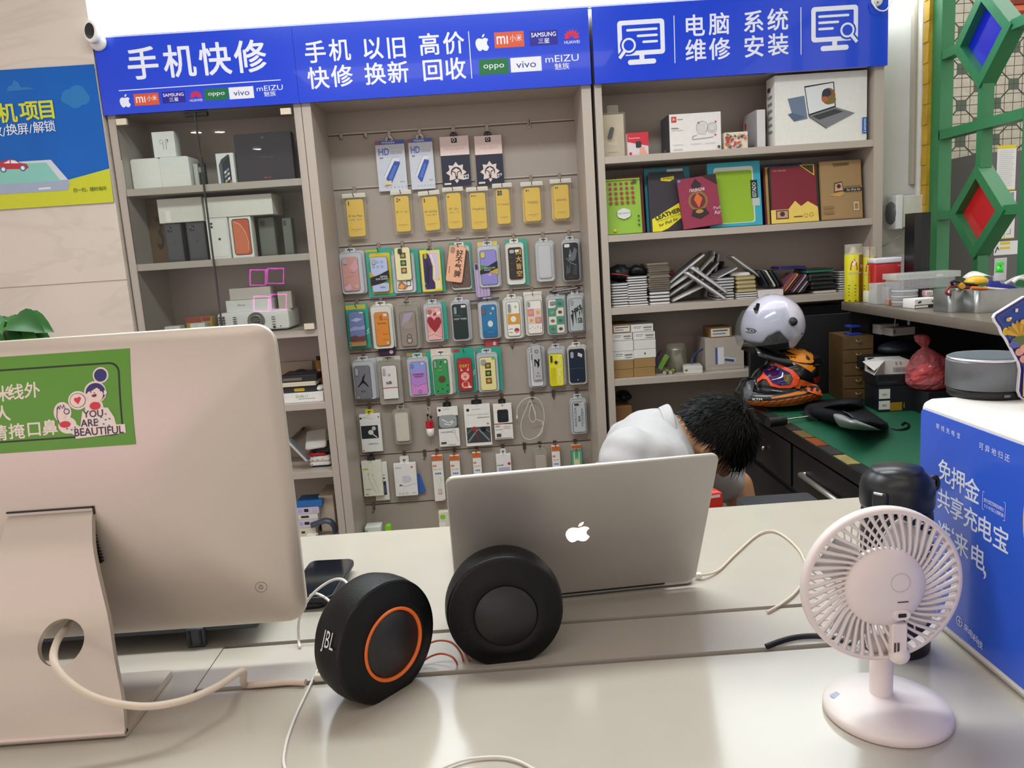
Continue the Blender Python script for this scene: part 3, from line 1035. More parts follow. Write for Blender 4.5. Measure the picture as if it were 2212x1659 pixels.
# ------------------------------------------------------------------ laptop
lp = root('laptop', 'silver laptop with a glowing fruit logo, lid towards the camera', 'laptop', (.087, 1.066, 1.0), (0, 0, R(4)))
LW, LH = .349, .246
mb = MB()
mb.M = Matrix.Rotation(R(27.5), 4, 'X') @ Matrix.Translation((0, 0, .012))
mb.rprism(-LW / 2, LW / 2, 0, LH, 0, .0055, .011, alu_lid, .0014, 6)
lid = mb.build('lid', lp)
mb = MB()
mb.M = Matrix.Rotation(R(27.5), 4, 'X') @ Matrix.Translation((0, 0, .012))
cxl, czl, aw = -.004, .124, .034
glow = M('logo_glow', 'fff4ee', 0.4, emit='fff0e8', estr=1.1)
for P_ in (APPLE, LEAF):
 mb.poly([(cxl + (u - .5) * aw, czl + (v - .42) * aw * 1.12) for u, v in P_], -.0004, glow)
mb.build('logo', lp)
mb = MB()
mb.M = Matrix.Rotation(R(27.5), 4, 'X') @ Matrix.Translation((0, 0, .012))
mb.box(-LW / 2 + .008, LW / 2 - .008, .0056, .006, .012, LH - .008, M('screen_glass', '20242c', .1, emit='c8d4e0', estr=.5))
mb.build('screen', lp)
mb = MB()
mb.rprism(-LW / 2, LW / 2, -.243, 0, -.0, -.0, .011, alu_lid) if False else None
mb.M = Matrix.Rotation(R(-90), 4, 'X')
mb.rprism(-LW / 2, LW / 2, -.0 + .004, .246, .002, .015, .011, alu_lid, .0014, 6) if False else None
mb.M = Matrix(((1, 0, 0, 0), (0, 0, 1, 0), (0, 1, 0, 0), (0, 0, 0, 1)))
mb.rprism(-LW / 2, LW / 2, .003, .25, .0012, .0135, .011, alu_lid, .002, 6)
mb.build('keyboard_deck', lp, recalc=True)
mb = MB()
mb.box(-.13, .13, -.0035, .006, .007, .0145, black_pl, .002)
mb.build('hinge', lp)
# ------------------------------------------------------------------ pair of round speakers
spk = M('speaker_black', '040506', 0.5, spec=.3, var=.2, bump=.25, bscale=900)
spk_rim = M('speaker_rim', '08090c', 0.35, spec=.35)
spk_cone = M('speaker_dial', '1d1e20', 0.42, var=.08)
def pebble(name, label, loc, rz, ring, logo):
 t = root(name, label, 'speaker', loc, (0, 0, rz), 'round desk speakers')
 r = .0735
 zc = .0655
 def lathe(prof, mat, cutz=True):
  m_ = MB()
  m_.lathe(prof, mat, 64, 'y', (0, 0, zc))
  if cutz:
   m_.v = [Vector((v.x, v.y, max(v.z, .0))) for v in m_.v]
  return m_
 b = lathe([(.0, .046), (.045, .046), (.060, .040), (.0705, .026), (.0735, .010), (.0735, -.002), (.0715, -.016)], spk)
 b.build('shell', t)
 f = lathe([(.0716, -.0158), (.0705, -.0185), (.0675, -.0185)], spk_rim)
 f.build('rim', t)
 g = lathe([(.0690, -.0182), (.052, -.0255), (.0405, -.0285), (.0385, -.026)], spk)
 g.build('front_cone', t)
 d = MB()
 d.lathe([(.0, -.0275), (.0375, -.0275), (.0385, -.026), (.0385, -.02)], spk_cone, 48, 'y', (0, 0, zc))
 d.build('dial', t)
 if ring:
  q = MB()
  q.lathe([(.0385, -.0265), (.0395, -.0295), (.0415, -.0300), (.0428, -.0285), (.0425, -.026)], M('orange_ring', 'e0671f', 0.4), 48, 'y', (0, 0, zc), cap=False)
  q.build('light_ring', t)
 m_ = MB()
 m_.box(-.028, .028, -.012, .026, -.0005, .002, black_pl)
 m_.build('rubber_base', t)
 return t
pebble('desk_speaker', 'round black speaker with an orange ring and white lettering on its flank', (-.1655, .858, 1.0), R(48), True, True)
pebble('desk_speaker', 'round all black speaker in front of the laptop', (-.017, .916, 1.0), R(4), False, False)
sp1 = [o for o in COL.objects if o.name.startswith('desk_speaker')][0]
# lettering wrapped on the flank of the ringed speaker
mb = MB()
n_ = 0
vs, fs = glyphs('JBL')
bx = max(v[0] for v in vs)
bz = max(v[1] for v in vs)
zc = .0655
P3 = []
for x, z in vs:
 a = R(180 - 22) - (z / bz - .5) * .018 / .0745
 yy = -.010 + (x / bx) * .020
 P3.append((.0748 * math.cos(a), yy * -1 - .002, zc + .0748 * math.sin(a)))
mb.add(P3, fs, C('d9dadb'))
mb.build('lettering', sp1)['label'] = 'white brand lettering'
# ------------------------------------------------------------------ phone on a power bank
pk = root('power_bank', 'flat black power bank under the phone beside the desktop computer', 'power bank', tuple(atZ(655, 1312, 1.0)))
mb = MB()
mb.M = Matrix(((1, 0, 0, 0), (0, 0, 1, 0), (0, 1, 0, 0), (0, 0, 0, 1)))
mb.rprism(-.05, .035, -.01, .085, .0, .010, .012, black_pl, .003)
mb.build('casing', pk, recalc=True)
mb = MB()
mb.box(.0352, .0356, .02, .03, .004, .007, chrome)
mb.build('port', pk)
ph = root('smartphone', 'dark smartphone lying face up on the black power bank', 'phone', tuple(atZ(672, 1306, 1.0105)), (0, 0, R(-3)))
ph.location.z = 1.0105
mb = MB()
mb.M = Matrix(((1, 0, 0, 0), (0, 0, 1, 0), (0, 1, 0, 0), (0, 0, 0, 1)))
mb.rprism(-.042, .032, .002, .148, .0, .0095, .012, M('phone_case_black', '14161b', .5), .002)
mb.build('phone_case', ph, recalc=True)
mb = MB()
mb.M = Matrix(((1, 0, 0, 0), (0, 0, 1, 0), (0, 1, 0, 0), (0, 0, 0, 1)))
mb.rprism(-.0395, .0295, .0045, .1455, .0096, .0100, .010, M('phone_screen', '0d1420', .06, coat=.6))
mb.build('screen', ph, recalc=True)
# ------------------------------------------------------------------ cables on the counter
cab_w = M('cable_white', 'dedad4', 0.45)
cab_c = M('cable_cream', 'd5c6b6', 0.45)
def onT(pts, z=1.003):
 return [atZ(a, b, z) for a, b in pts]
def cable(name, label, pts, r, mat, group=None):
 mb = MB()
 mb.tube(pts, r, mat)
 return tag(mb.build(name), label, 'cable', group)
pc = [atY(152, 1346, .912), atY(124, 1384, .832), atY(117, 1428, .790), atY(150, 1474, .775), atY(215, 1510, .772), atY(310, 1526, .775), atY(400, 1512, .788), atY(470, 1482, .815), atY(515, 1453, .838), atY(526, 1452, .848), atZ(528, 1478, 1.006), atZ(560, 1478, 1.005), atZ(620, 1473, 1.005), atZ(660, 1474, 1.005)]
cable('power_cable', 'thick cream power cable looping out through the hole of the computer stand', pc, .0042, cab_c)
cable('audio_cable', 'thin white cable running down the counter from the ringed speaker', onT([(700, 1425), (685, 1450), (665, 1490), (635, 1555), (616, 1615), (616, 1660), (650, 1700)]), .0016, cab_w)
cable('usb_cable', 'thin white cable end curving at the near counter edge', onT([(930, 1672), (965, 1655), (1010, 1640), (1075, 1635), (1120, 1644), (1165, 1668)]), .0015, cab_w)
c1 = [atZ(648, 1398, 1.0025), atY(645, 1380, .985), atY(647, 1335, .99), atY(672, 1287, 1.0), atY(712, 1256, 1.01), atY(740, 1252, 1.0), atY(758, 1272, .97), atY(770, 1300, .93)]
cable('charging_cable', 'white charging cable arching out of the groove behind the ringed speaker', c1, .0018, cab_w)
c2 = [atZ(668, 1288, 1.012), atY(682, 1282, 1.03), atY(705, 1293, 1.0), atY(722, 1312, .96), atY(735, 1335, .93)]
cable('charging_cable', 'short white cable from the phone to the ringed speaker', c2, .0018, cab_w)
mg = [atZ(1512, 1243, 1.008)] + onT([(1550, 1233), (1590, 1195), (1640, 1153), (1680, 1150), (1726, 1188), (1742, 1235), (1722, 1275), (1690, 1303), (1657, 1322)])
mc = cable('laptop_charging_cable', 'cream charging cable bowing from the laptop to the rear groove', mg, .0019, cab_c)
mb = MB()
q = atZ(1509, 1243, 1.006)
mb.box(q.x - .006, q.x + .004, q.y - .004, q.y + .004, q.z - .003, q.z + .004, white_gloss, .001)
mb.build('plug', mc)
or_ = M('cable_orange', 'b4542f', 0.5)
for lb_, pts in (('upper orange speaker cable arching between the two speakers', [atY(915, 1395, .915), atY(945, 1384, .92), atY(975, 1388, .915), atY(996, 1412, .905), atZ(1004, 1446, .985)]),
                 ('lower orange speaker cable arching into the front groove', [atY(912, 1430, .905), atY(930, 1418, .91), atY(955, 1412, .905), atY(980, 1422, .895), atZ(993, 1448, .985)]),
                 ('short orange speaker cable dropping into the groove under the black speaker', [atY(1000, 1405, .925), atY(1010, 1420, .905), atZ(1021, 1446, .985)])):
 cable('speaker_cable', lb_, pts, .0013, or_, 'orange speaker cables')
mb = MB()
q = atZ(694, 1470, 1.0)
mb.box(q.x - .008, q.x + .010, q.y - .004, q.y + .004, 1.0, 1.009, M('plug_cream', 'd8d2c4', .4), .0015)
tag(mb.build('network_plug'), 'cream network plug lying beside the ringed speaker', 'plug')
# ------------------------------------------------------------------ desk fan, back towards the camera
fanw = M('fan_white', 'e2d8d6', 0.42, var=.02)
fan_b = M('fan_blade', 'c9cbc8', 0.35)
fb = atZ(1912, 1530, 1.0)
FB = Vector((.377, .741, 1.0))
fn = root('desk_fan', 'small white desk fan seen from behind on a round base', 'fan', tuple(FB))
hub = atY(1897, 1256, .745)
HX, HY_, HZ = hub.x - FB.x, hub.y - FB.y, hub.z - 1.0
mb = MB()
mb.lathe([(.0, 0), (.0605, 0), (.0625, .002), (.0622, .007), (.060, .0105), (.045, .0130), (.018, .0155), (0, .0157)], fanw, 64)
mb.build('base', fn)
mb = MB()
mb.art([('r', -.058, -.0, -.045, .006, '8fa0c4')], 1, 1, 0, 0, 0)
mb.M = Matrix()
mb2 = MB()
mb2.M = Matrix.Translation((-.046, .018, .0128)) @ Matrix.Rotation(R(8), 4, 'X') @ Matrix.Rotation(R(25), 4, 'Z') @ Matrix.Rotation(R(-90), 4, 'X')
mb2.art([('r', -.006, -.003, .005, .003, 'a9b6d0')], 1, 1, 0, 0, 0)
mb2.build('sticker', fn)
sb = atZ(1903, 1500, 1.013)
sxl, syl = sb.x - FB.x, sb.y - FB.y
mb = MB()
mb.tube([(sxl, syl, .012), (sxl, syl, .045), (sxl + .002, syl + .002, .062), (HX + .002, HY_ + .004, HZ - .07), (HX, HY_ + .004, HZ - .055)], .0115, fanw, 20)
mb.build('stem', fn)
RO = .0805
mb = MB()
mb.M = Matrix.Translation((HX, HY_, HZ))
yb = -.012
mb.lathe([(RO - .0045, yb), (RO - .001, yb - .0005), (RO + .001, yb + .003), (RO + .001, yb + .010), (RO - .002, yb + .013), (RO - .004, yb + .013), (RO - .0045, yb)], fanw, 96, 'y', cap=False)
mb.build('housing_ring', fn)
mb = MB()
mb.M = Matrix.Translation((HX, HY_, HZ))
mb.lathe([(.0, yb - .0125), (.018, yb - .0122), (.030, yb - .0102), (.037, yb - .007), (.0405, yb - .003), (.0415, yb + .002), (.038, yb + .010), (0, yb + .010)], fanw, 64, 'y')
mb.build('motor_cover', fn)
mb = MB()
mb.M = Matrix.Translation((HX, HY_, HZ))
NS = 47
for k in range(NS):
 a0 = 2 * math.pi * k / NS
 rings = []
 for i in range(7):
  t = i / 6
  r = .040 + (RO - .003 - .040) * t
  a = a0 + .30 * math.sin(t * 1.35)
  w = .0013 + .0007 * t + (.0012 if i == 6 else 0)
  y = yb + .0005 - .0035 * math.sin((1 - t) * 1.4)
  c_, s_ = math.cos(a), math.sin(a)
  rings.append([(r * c_ + s_ * w, y, r * s_ - c_ * w), (r * c_ - s_ * w, y, r * s_ + c_ * w), (r * c_ - s_ * w * .8, y + .004, r * s_ + c_ * w * .8), (r * c_ + s_ * w * .8, y + .004, r * s_ - c_ * w * .8)])
 mb.loft(rings, fanw)
mb.build('rear_grille', fn)
mb = MB()
mb.M = Matrix.Translation((HX, HY_, HZ))
for k in range(44):
 a0 = 2 * math.pi * k / 44
 P = []
 for i in range(6):
  t = i / 5
  r = .014 + (RO - .006 - .014) * t
  a = a0 - .55 * t
  P.append((r * math.cos(a), yb + .016 + .004 * (1 - t * t), r * math.sin(a)))
 mb.tube(P, .0009, fanw, 5, 0)
mb.lathe([(0, yb + .018), (.016, yb + .018), (.016, yb + .022), (0, yb + .022)], fanw, 32, 'y')
mb.build('front_grille', fn)
for k in range(4):
 mb = MB()
 mb.M = Matrix.Translation((HX, HY_, HZ)) @ Matrix.Rotation(R(33 + 90 * k), 4, 'Y')
 rings = []
 for i in range(7):
  t = i / 6
  r = .018 + .049 * t
  w = .010 + .028 * math.sin(min(1, t * 1.15) * 2.2)
  rings.append([(r, yb + .011 + .007 * (j / 4 - .5) * (1 - .3 * t), (j / 4 - .5) * w * 1.1) for j in range(5)])
 nn = 5
 V = [p for r_ in rings for p in r_]
 F = [(i * nn + j, i * nn + j + 1, (i + 1) * nn + j + 1, (i + 1) * nn + j) for i in range(6) for j in range(4)]
 mb.add(V, F, fan_b, True)
 b = mb.build('blade', fn)
 sd = b.modifiers.new('thick', 'SOLIDIFY')
 sd.thickness = .0012
mb = MB()
mb.M = Matrix.Translation((HX, HY_ + yb - .0124, HZ))
k = .80 / F_PX
mb.art([('rr', .004 - 21 * k, 11 * k, .004 + 21 * k, 40 * k, .34, 'b9aeac')] if False else [('o', .0105, .0085, .0098, .0004, 'b5a9a6'), ('r', .0075, -.0125, .0185, -.0114, '2a2020')], 1, 1, -.0, 0, -.0002, .45, .0001)
mb.build('button', fn)
mb = MB()
mb.M = Matrix.Translation((HX + .0125, HY_ + yb - .0105, HZ - .0265))
mb.rprism(-.0088, .0088, -.0052, .0052, -.0022, .003, .005, fanw, .0008)
mb.art([('rr', -.0042, -.0018, .0042, .0024, .0013, '1a1010')], 1, 1, 0, 0, -.0023)
mb.build('charging_port', fn)
mb = MB()
mb.M = Matrix.Translation((HX + .0125, HY_ + yb, HZ))
mb.rprism(-.0078, .0078, -.069, -.037, -.009, .006, .003, fanw, .0012)
mb.ball((0.002, -.004, -.073), .0105, .009, .0095, fanw, 24)
mb.art([('r', -.0060, -.067, -.0040, -.057, '4a3838'), ('r', -.0028, -.067, -.0006, -.057, '4a3838')], 1, 1, 0, 0, -.0092)
mb.build('tilt_bracket', fn)
# ------------------------------------------------------------------ black thermos behind the fan
bt = root('thermos_bottle', 'black flask with a flip lid standing behind the fan', 'bottle', (.452, .872, 1.0))
mb = MB()
mb.lathe([(0, 0), (.036, 0), (.0385, .003), (.039, .01), (.039, .165), (.0385, .172), (.036, .177), (0, .177)], M('flask_black', '101218', 0.42), 48)
mb.build('body', bt)
zt_ = atY(1930, 1012, .87).z - 1
mb = MB()
mb.lathe([(0, .178), (.0395, .178), (.0405, .182), (.0405, .200), (.039, .209), (.031, zt_ - .005), (.028, zt_ - .002), (.0275, zt_), (0, zt_ + .0005)], M('flask_lid', '14171d', 0.35), 40)
mb.build('lid', bt)
mb = MB()
mb.M = Matrix.Rotation(R(-52), 4, 'Z')
mb.box(-.009, .009, -.044, -.036, .184, .203, M('flask_latch', '1d2128', .3), .003)
mb.cyl((-.005, -.0445, .202), (.005, -.0445, .202), .0016, .0016, chrome)
mb.build('latch', bt)
mb = MB()
mb.tube([(.037, .0, .206), (.044, -.002, .209), (.047, -.002, .203), (.045, -.002, .195), (.038, 0, .193)], .0028, black_pl)
mb.build('loop', bt)
mb = MB()
P = onT([(1655, 1397), (1690, 1384), (1725, 1376), (1770, 1374), (1815, 1382), (1850, 1393)], 1.004)
mb.tube(P, .0036, black_pl, 8, 6, .45)
tag(mb.build('flask_strap'), 'flat black strap lying on the counter beside the fan', 'strap')
# ------------------------------------------------------------------ power bank rental box
BX0 = .521
zt_ = atX(1992, 860, BX0).z
yfar = atX(1984, 940, BX0).y
bx = root('charging_station', 'white rental charging box with a blue front, at the counter end', 'charging station', (BX0, .75, 1.0))
TL = Matrix(((0, 1, 0, 0), (-1, 0, 0, 0), (0, 0, 1, 0), (0, 0, 0, 1)))
mb = MB()
mb.M = TL
# local x runs towards the camera, local y runs away from the blue face
mb.rprism(.75 - yfar, .215, 0, zt_ - 1, 0, .26, .016, white_gloss, .010, 6)
mb.build('casing', bx)
mb = MB()
mb.M = TL
mb.rprism(.75 - yfar + .007, .209, .016, zt_ - 1 - .013, -.0012, .004, .006, M('station_blue', '3560d8', 0.22, coat=.3, var=.03, vscale=5))
mb.build('front_panel', bx)
def bf(px, py):
 q = atX(px, py, BX0 - .0012)
 return (.75 - q.y, q.z - 1)
mb = MB()
mb.M = TL
it = [('e', *bf(2000, 1141), .0085, .019, 'e8c84a'), ('e', *bf(2222, 1120), .008, .03, 'e8c84a')]
WT = 'dfe6fa'
def brow(s_, a, b, em, bold):
 A, B = Vector(bf(*a)), Vector(bf(*b))
 n = max(len(s_) - 1, 1)
 return [('c', ch, *(A + (B - A) * (i / n)), em, WT, bold) for i, ch in enumerate(s_)]
it += brow('带线充电宝', (2026, 921), (2071, 941), .0072, .0) + brow('可异地归还', (2120, 964), (2176, 989), .0085, .0)
it += brow('免押金', (2041, 1019), (2100, 1060), .029, .02) + brow('共享充电宝', (2039, 1082), (2162, 1165), .0285, .02)
it += brow('选', (2040, 1153), (2040, 1153), .029, .02) + brow('来电', (2077, 1178), (2113, 1204), .029, .02)
it += [('t', '‘', *bf(2056, 1152), *bf(2062, 1142), WT, .0), ('t', ',', *bf(2124, 1250), *bf(2131, 1235), WT, .0)]
a, b = bf(2126, 1086), bf(2168, 1104)
it += brow('支付宝芝麻信用分', (2128, 1080), (2166, 1100), .0050, 0) + brow('550分以上有机会', (2128, 1092), (2166, 1113), .0050, 0)
for q, s_ in (((2123, 1080), 1), ((2172, 1106), -1)):
 A = Vector(bf(*q))
 it += [('l', [A + Vector((s_ * .003, .010)), A + Vector((0, .010)), A - Vector((0, .010)), A + Vector((s_ * .003, -.010))], .0005, WT)]
it += brow('来电科技', (2088, 1357), (2118, 1392), .0100, .015)
A = Vector(bf(2073, 1342))
it += [('o', *A, .0062, .0012, WT), ('r', A.x - .0007, A.y - .0042, A.x + .0007, A.y + .0042, WT), ('r', A.x - .003, A.y - .0007, A.x + .003, A.y + .0007, WT)]
mb.art(it, 1, 1, 0, 0, -.0013, .3, .00006)
mb.build('lettering', bx)
# ------------------------------------------------------------------ small round speaker on the box and the cut-out board
sc = atZ(2133, 851, zt_)
bs = root('bluetooth_speaker', 'grey cylindrical speaker on top of the rental charging box', 'speaker', (sc.x, sc.y, zt_))
gm = M('speaker_metal', '6b6e74', 0.42, .55, var=.05, vscale=300)
rs = .047
mb = MB()
mb.lathe([(0, 0), (rs - .004, 0), (rs - .002, .002), (rs - .0015, .011), (0, .011)], black_pl, 56)
mb.art([('rr', -.010, .0045, -.002, .0075, .0014, '6a6f77')], 1, 1, 0, 0, -rs)
mb.build('base', bs)
mb = MB()
mb.lathe([(rs - .002, .0105), (rs, .0115), (rs, .044), (rs - .0005, .0455), (rs - .002, .046)], gm, 64)
mb.build('shell', bs)
mb = MB()
mb.lathe([(rs - .002, .0455), (rs - .0005, .0475), (rs - .003, .049), (rs - .0035, .0478)], M('speaker_trim', 'd8d8e0', .2, .8), 64, cap=False)
mb.build('trim_ring', bs)
mb = MB()
mb.lathe([(rs - .0033, .0470), (rs - .0036, .0490), (.03, .0496), (0, .0498)], M('speaker_mesh', '59636b', .7, .2, bump=.8, bscale=1500), 64)
mb.build('grille', bs)
bd = root('standee', 'blue cut out display board with flowers and bees on the charging box', 'standee')
YBD = atZ(2212, 866, zt_).y
ol = [(2212, 640), (2150, 678), (2146, 686), (2150, 696), (2159, 708), (2164, 722), (2172, 732), (2200, 784), (2203, 800), (2199, 845), (2204, 858), (2212, 864)]
P = []
for px, py in ol:
 q = atY(px, py, YBD)
 P.append((q.x, q.z))
xm = P[0][0] + .06
PR = [(2 * xm - x, z) for x, z in reversed(P)]
P = P + [(P[-1][0], zt_)] + [(2 * xm - P[-1][0], zt_)] + PR
mb = MB()
mb.extrude(P, YBD, YBD + .004, M('board_white', 'e6e4ea', .4))
mb.build('board', bd)
mb = MB()
cxp = sum(p[0] for p in P) / len(P)
czp = sum(p[1] for p in P) / len(P)
def ins(P, d):
 out = []
 n = len(P)
 for i in range(n):
  a, b, c_ = Vector(P[i - 1]), Vector(P[i]), Vector(P[(i + 1) % n])
  t = ((b - a).normalized() + (c_ - b).normalized()).normalized()
  nn = Vector((-t.y, t.x))
  out.append(tuple(b + nn * d))
 return out
sgn = sum(P[i - 1][0] * P[i][1] - P[i][0] * P[i - 1][1] for i in range(len(P)))
dd = 1 if sgn > 0 else -1
def bpx(px, py):
 q = atY(px, py, YBD)
 return q.x, q.z
it = [('p', ins(P, dd * .0012), '272a7c'), ('p', ins(P, dd * .0045), '7d6a52'), ('p', ins(P, dd * .005), '20418e')]
it += [('e', *bpx(2172, 716), .0035, .0045, 'd9b83c')]
for k in range(9):
 a = R(20 + 17 * k)
 x, z = bpx(2203, 728)
 it.append(('p', [(x, z), (x + .016 * math.cos(a) - .003 * math.sin(a), z + .016 * math.sin(a) + .003 * math.cos(a)), (x + .021 * math.cos(a), z + .021 * math.sin(a)), (x + .016 * math.cos(a) + .003 * math.sin(a), z + .016 * math.sin(a) - .003 * math.cos(a))], 'a87f2a' if k % 2 else 'c39a34'))
it += [('e', *bpx(2203, 738), .012, .007, '5a6a3a'), ('e', *bpx(2200, 760), .005, .0045, 'cf8f84'), ('e', *bpx(2212, 752), .006, .005, 'd59a8c'), ('e', *bpx(2209, 775), .005, .0045, 'cf8f84'), ('e', *bpx(2188, 744), .006, .004, '5a5aa2'),
       ('e', *bpx(2176, 690), .003, .0024, 'd6a04a'), ('e', *bpx(2180, 687), .0016, .0012, 'e9e2cf'), ('e', *bpx(2208, 695), .0038, .003, 'd6a04a'), ('r', bpx(2190, 674)[0], bpx(2190, 674)[1], bpx(2196, 666)[0], bpx(2196, 666)[1], 'e6c9cf'),
       ('r', bpx(2206, 850)[0], zt_ + .006, bpx(2206, 850)[0] + .1, bpx(2206, 790)[1], 'd9b22c')]
mb.art(it, 1, 1, 0, 0, YBD - .0001, .4, .00012)
mb.build('printing', bd)
# ------------------------------------------------------------------ pothos behind the computer
pl = root('pothos_plant', 'green leafy pothos plant in a pot behind the desktop computer', 'plant', (-.93, 1.22, 1.0))
leafm = [M('leaf_green_%d' % k, c_, .5, spec=.3, var=.25, vscale=25) for k, c_ in enumerate(('2f6a2b', '33702c', '255a28'))]
mb = MB()
mb.lathe([(0, 0), (.06, 0), (.078, .11), (.082, .115), (.074, .115), (.07, .10), (0, .10)], white_gloss, 32)
mb.build('pot', pl)
q0 = atY(45, 705, 1.2)
mbs = MB()
leaf_pts = [atY(-40, 700, 1.2), atY(20, 712, 1.18), atY(48, 697, 1.17), atY(62, 703, 1.2), atY(40, 735, 1.16), atY(10, 735, 1.16), atY(-25, 745, 1.15), atY(60, 722, 1.2), atY(-10, 715, 1.25), atY(70, 770, 1.2), atY(0, 790, 1.2), atY(30, 760, 1.2), atY(-60, 720, 1.2), atY(-70, 760, 1.18)]
for i, p in enumerate(leaf_pts):
 L = .06 + .02 * rnd.random()
 w = L * .42
 ang = rnd.uniform(-.5, .9) if i != 3 else -.1
 tip = Vector((math.cos(ang) * (1 if p.x > -.75 else -1), -.35, -math.sin(ang) * .35)).normalized()
 side = tip.cross(Vector((0, -.6, .8))).normalized()
 up = side.cross(tip)
 V, F = [], []
 o = Vector(p) - Vector((-.93, 1.22, 1.0))
 for a in range(7):
  t = a / 6
  ww = w * (math.sin(math.pi * min(1, t * .9 + .12)) ** .8) * (1 - t * .15) if a < 6 else 0
  for b in (-1, -.5, 0, .5, 1):
   V.append(o + tip * (t - .5) * L + side * b * ww + up * (abs(b) * ww * .25 - .012 * (t - .4) ** 2 * 4))
 for a in range(6):
  for b in range(4):
   F.append((a * 5 + b, a * 5 + b + 1, (a + 1) * 5 + b + 1, (a + 1) * 5 + b))
 lm = MB()
 lm.add(V, F, leafm[i % 3], True)
 lm.build('leaf', pl)
 mbs.tube([(0, 0, .10), o * .5 + Vector((0, 0, .07)), o - tip * L * .5], .0018, leafm[1], 5, 4)
mbs.build('stem', pl)
# ================================================================== goods hung on the slatted board
hook_m = M('hook_metal', '8d8278', 0.3, 0.9)
hook_d = M('hook_dark', '3a332e', 0.35, 0.6)
tray_m = M('tray_grey', 'c3c6cc', 0.22, var=.04, coat=.4)
tray_w = M('tray_white', 'dcdad2', 0.25, var=.04, coat=.4)
bag_m = clear('bag_film', 'fbf8f0', .09, .10)
clear_tray = clear('tray_clear', 'e6e2da', .30, .15)
teal = M('card_teal', '2fa48c', .3, var=.06, coat=.3)
card_w = M('card_white', 'e4dfda', .5)
zA = lambda l, t, r, b: (700 + l / 3.814, 370 + t / 3.814, 700 + r / 3.814, 370 + b / 3.814)
zB = lambda l, t, r, b: (720 + l / 3.881, 610 + t / 3.881, 720 + r / 3.881, 610 + b / 3.881)
zC = lambda l, t, r, b: (740 + l / 3.881, 830 + t / 3.881, 740 + r / 3.881, 830 + b / 3.881)
z2 = lambda l, t, r, b: (600 + l / 3.16, t / 3.16, 600 + r / 3.16, b / 3.16)
def frame(bb, yoff):
 """bounding box in the photo -> top centre point, width, height in metres"""
 l, t, r, b = bb
 y = YB - yoff
 p = atY((l + r) / 2 - .045 * (b - t), t, y)
 q = atY((l + r) / 2, (t + b) / 2, y)
 k = (q - CAM).dot(_fw) / F_PX
 H = (b - t) * k
 W = ((r - l) - .085 * (b - t)) * k
 return p, W, H
def hook(x, z, label, grp='hooks on the slatted board', reach=.045):
 g = min(GZ, key=lambda q: abs(q - z - .008))
 h = root('display_hook', label, 'hook', (x, YB - .003, g), group=grp)
 mb = MB()
 mb.box(-.0065, .0065, -.0022, 0, -.022, .006, hook_m)
 mb.box(-.0075, .0075, -.0034, -.0010, .003, .008, hook_m)
 mb.build('plate', h)
 mb = MB()
 dz = z - g - .004
 mb.tube([(0, 0, dz * .3 - .008), (0, -.006, dz - .002), (0, -reach * .6, dz - .004), (0, -reach, dz + .001), (-.0015, -reach - .006, dz + .010)], .0015, hook_d, 6)
 mb.build('prong', h)
 return h
def casebody(mb, x0, x1, z0, z1, y, th, border, face, items, r=.010, cam_=(.10, .80, .34, .95), camcol='b9b9bd', rough=.3):
 mb.rprism(x0, x1, z0, z1, y, y + th, r, M('case_edge_' + border, border, .35), .001, 4)
 e = .0013
 mb.poly(rr_pts(x0 + e, z0 + e, x1 - e, z1 - e, r - e, 4), y - .0002, C(face, rough))
 mb.art(items, x1 - x0 - 2 * e, z1 - z0 - 2 * e, x0 + e, z0 + e, y - .0003, rough)
 if cam_:
  u0, v0, u1, v1 = cam_
  w, h = x1 - x0, z1 - z0
  mb.poly(rr_pts(x0 + u0 * w, z0 + v0 * h, x0 + u1 * w, z0 + v1 * h, min((u1 - u0) * w, (v1 - v0) * h) * .35, 4), y - .0045, C(camcol))
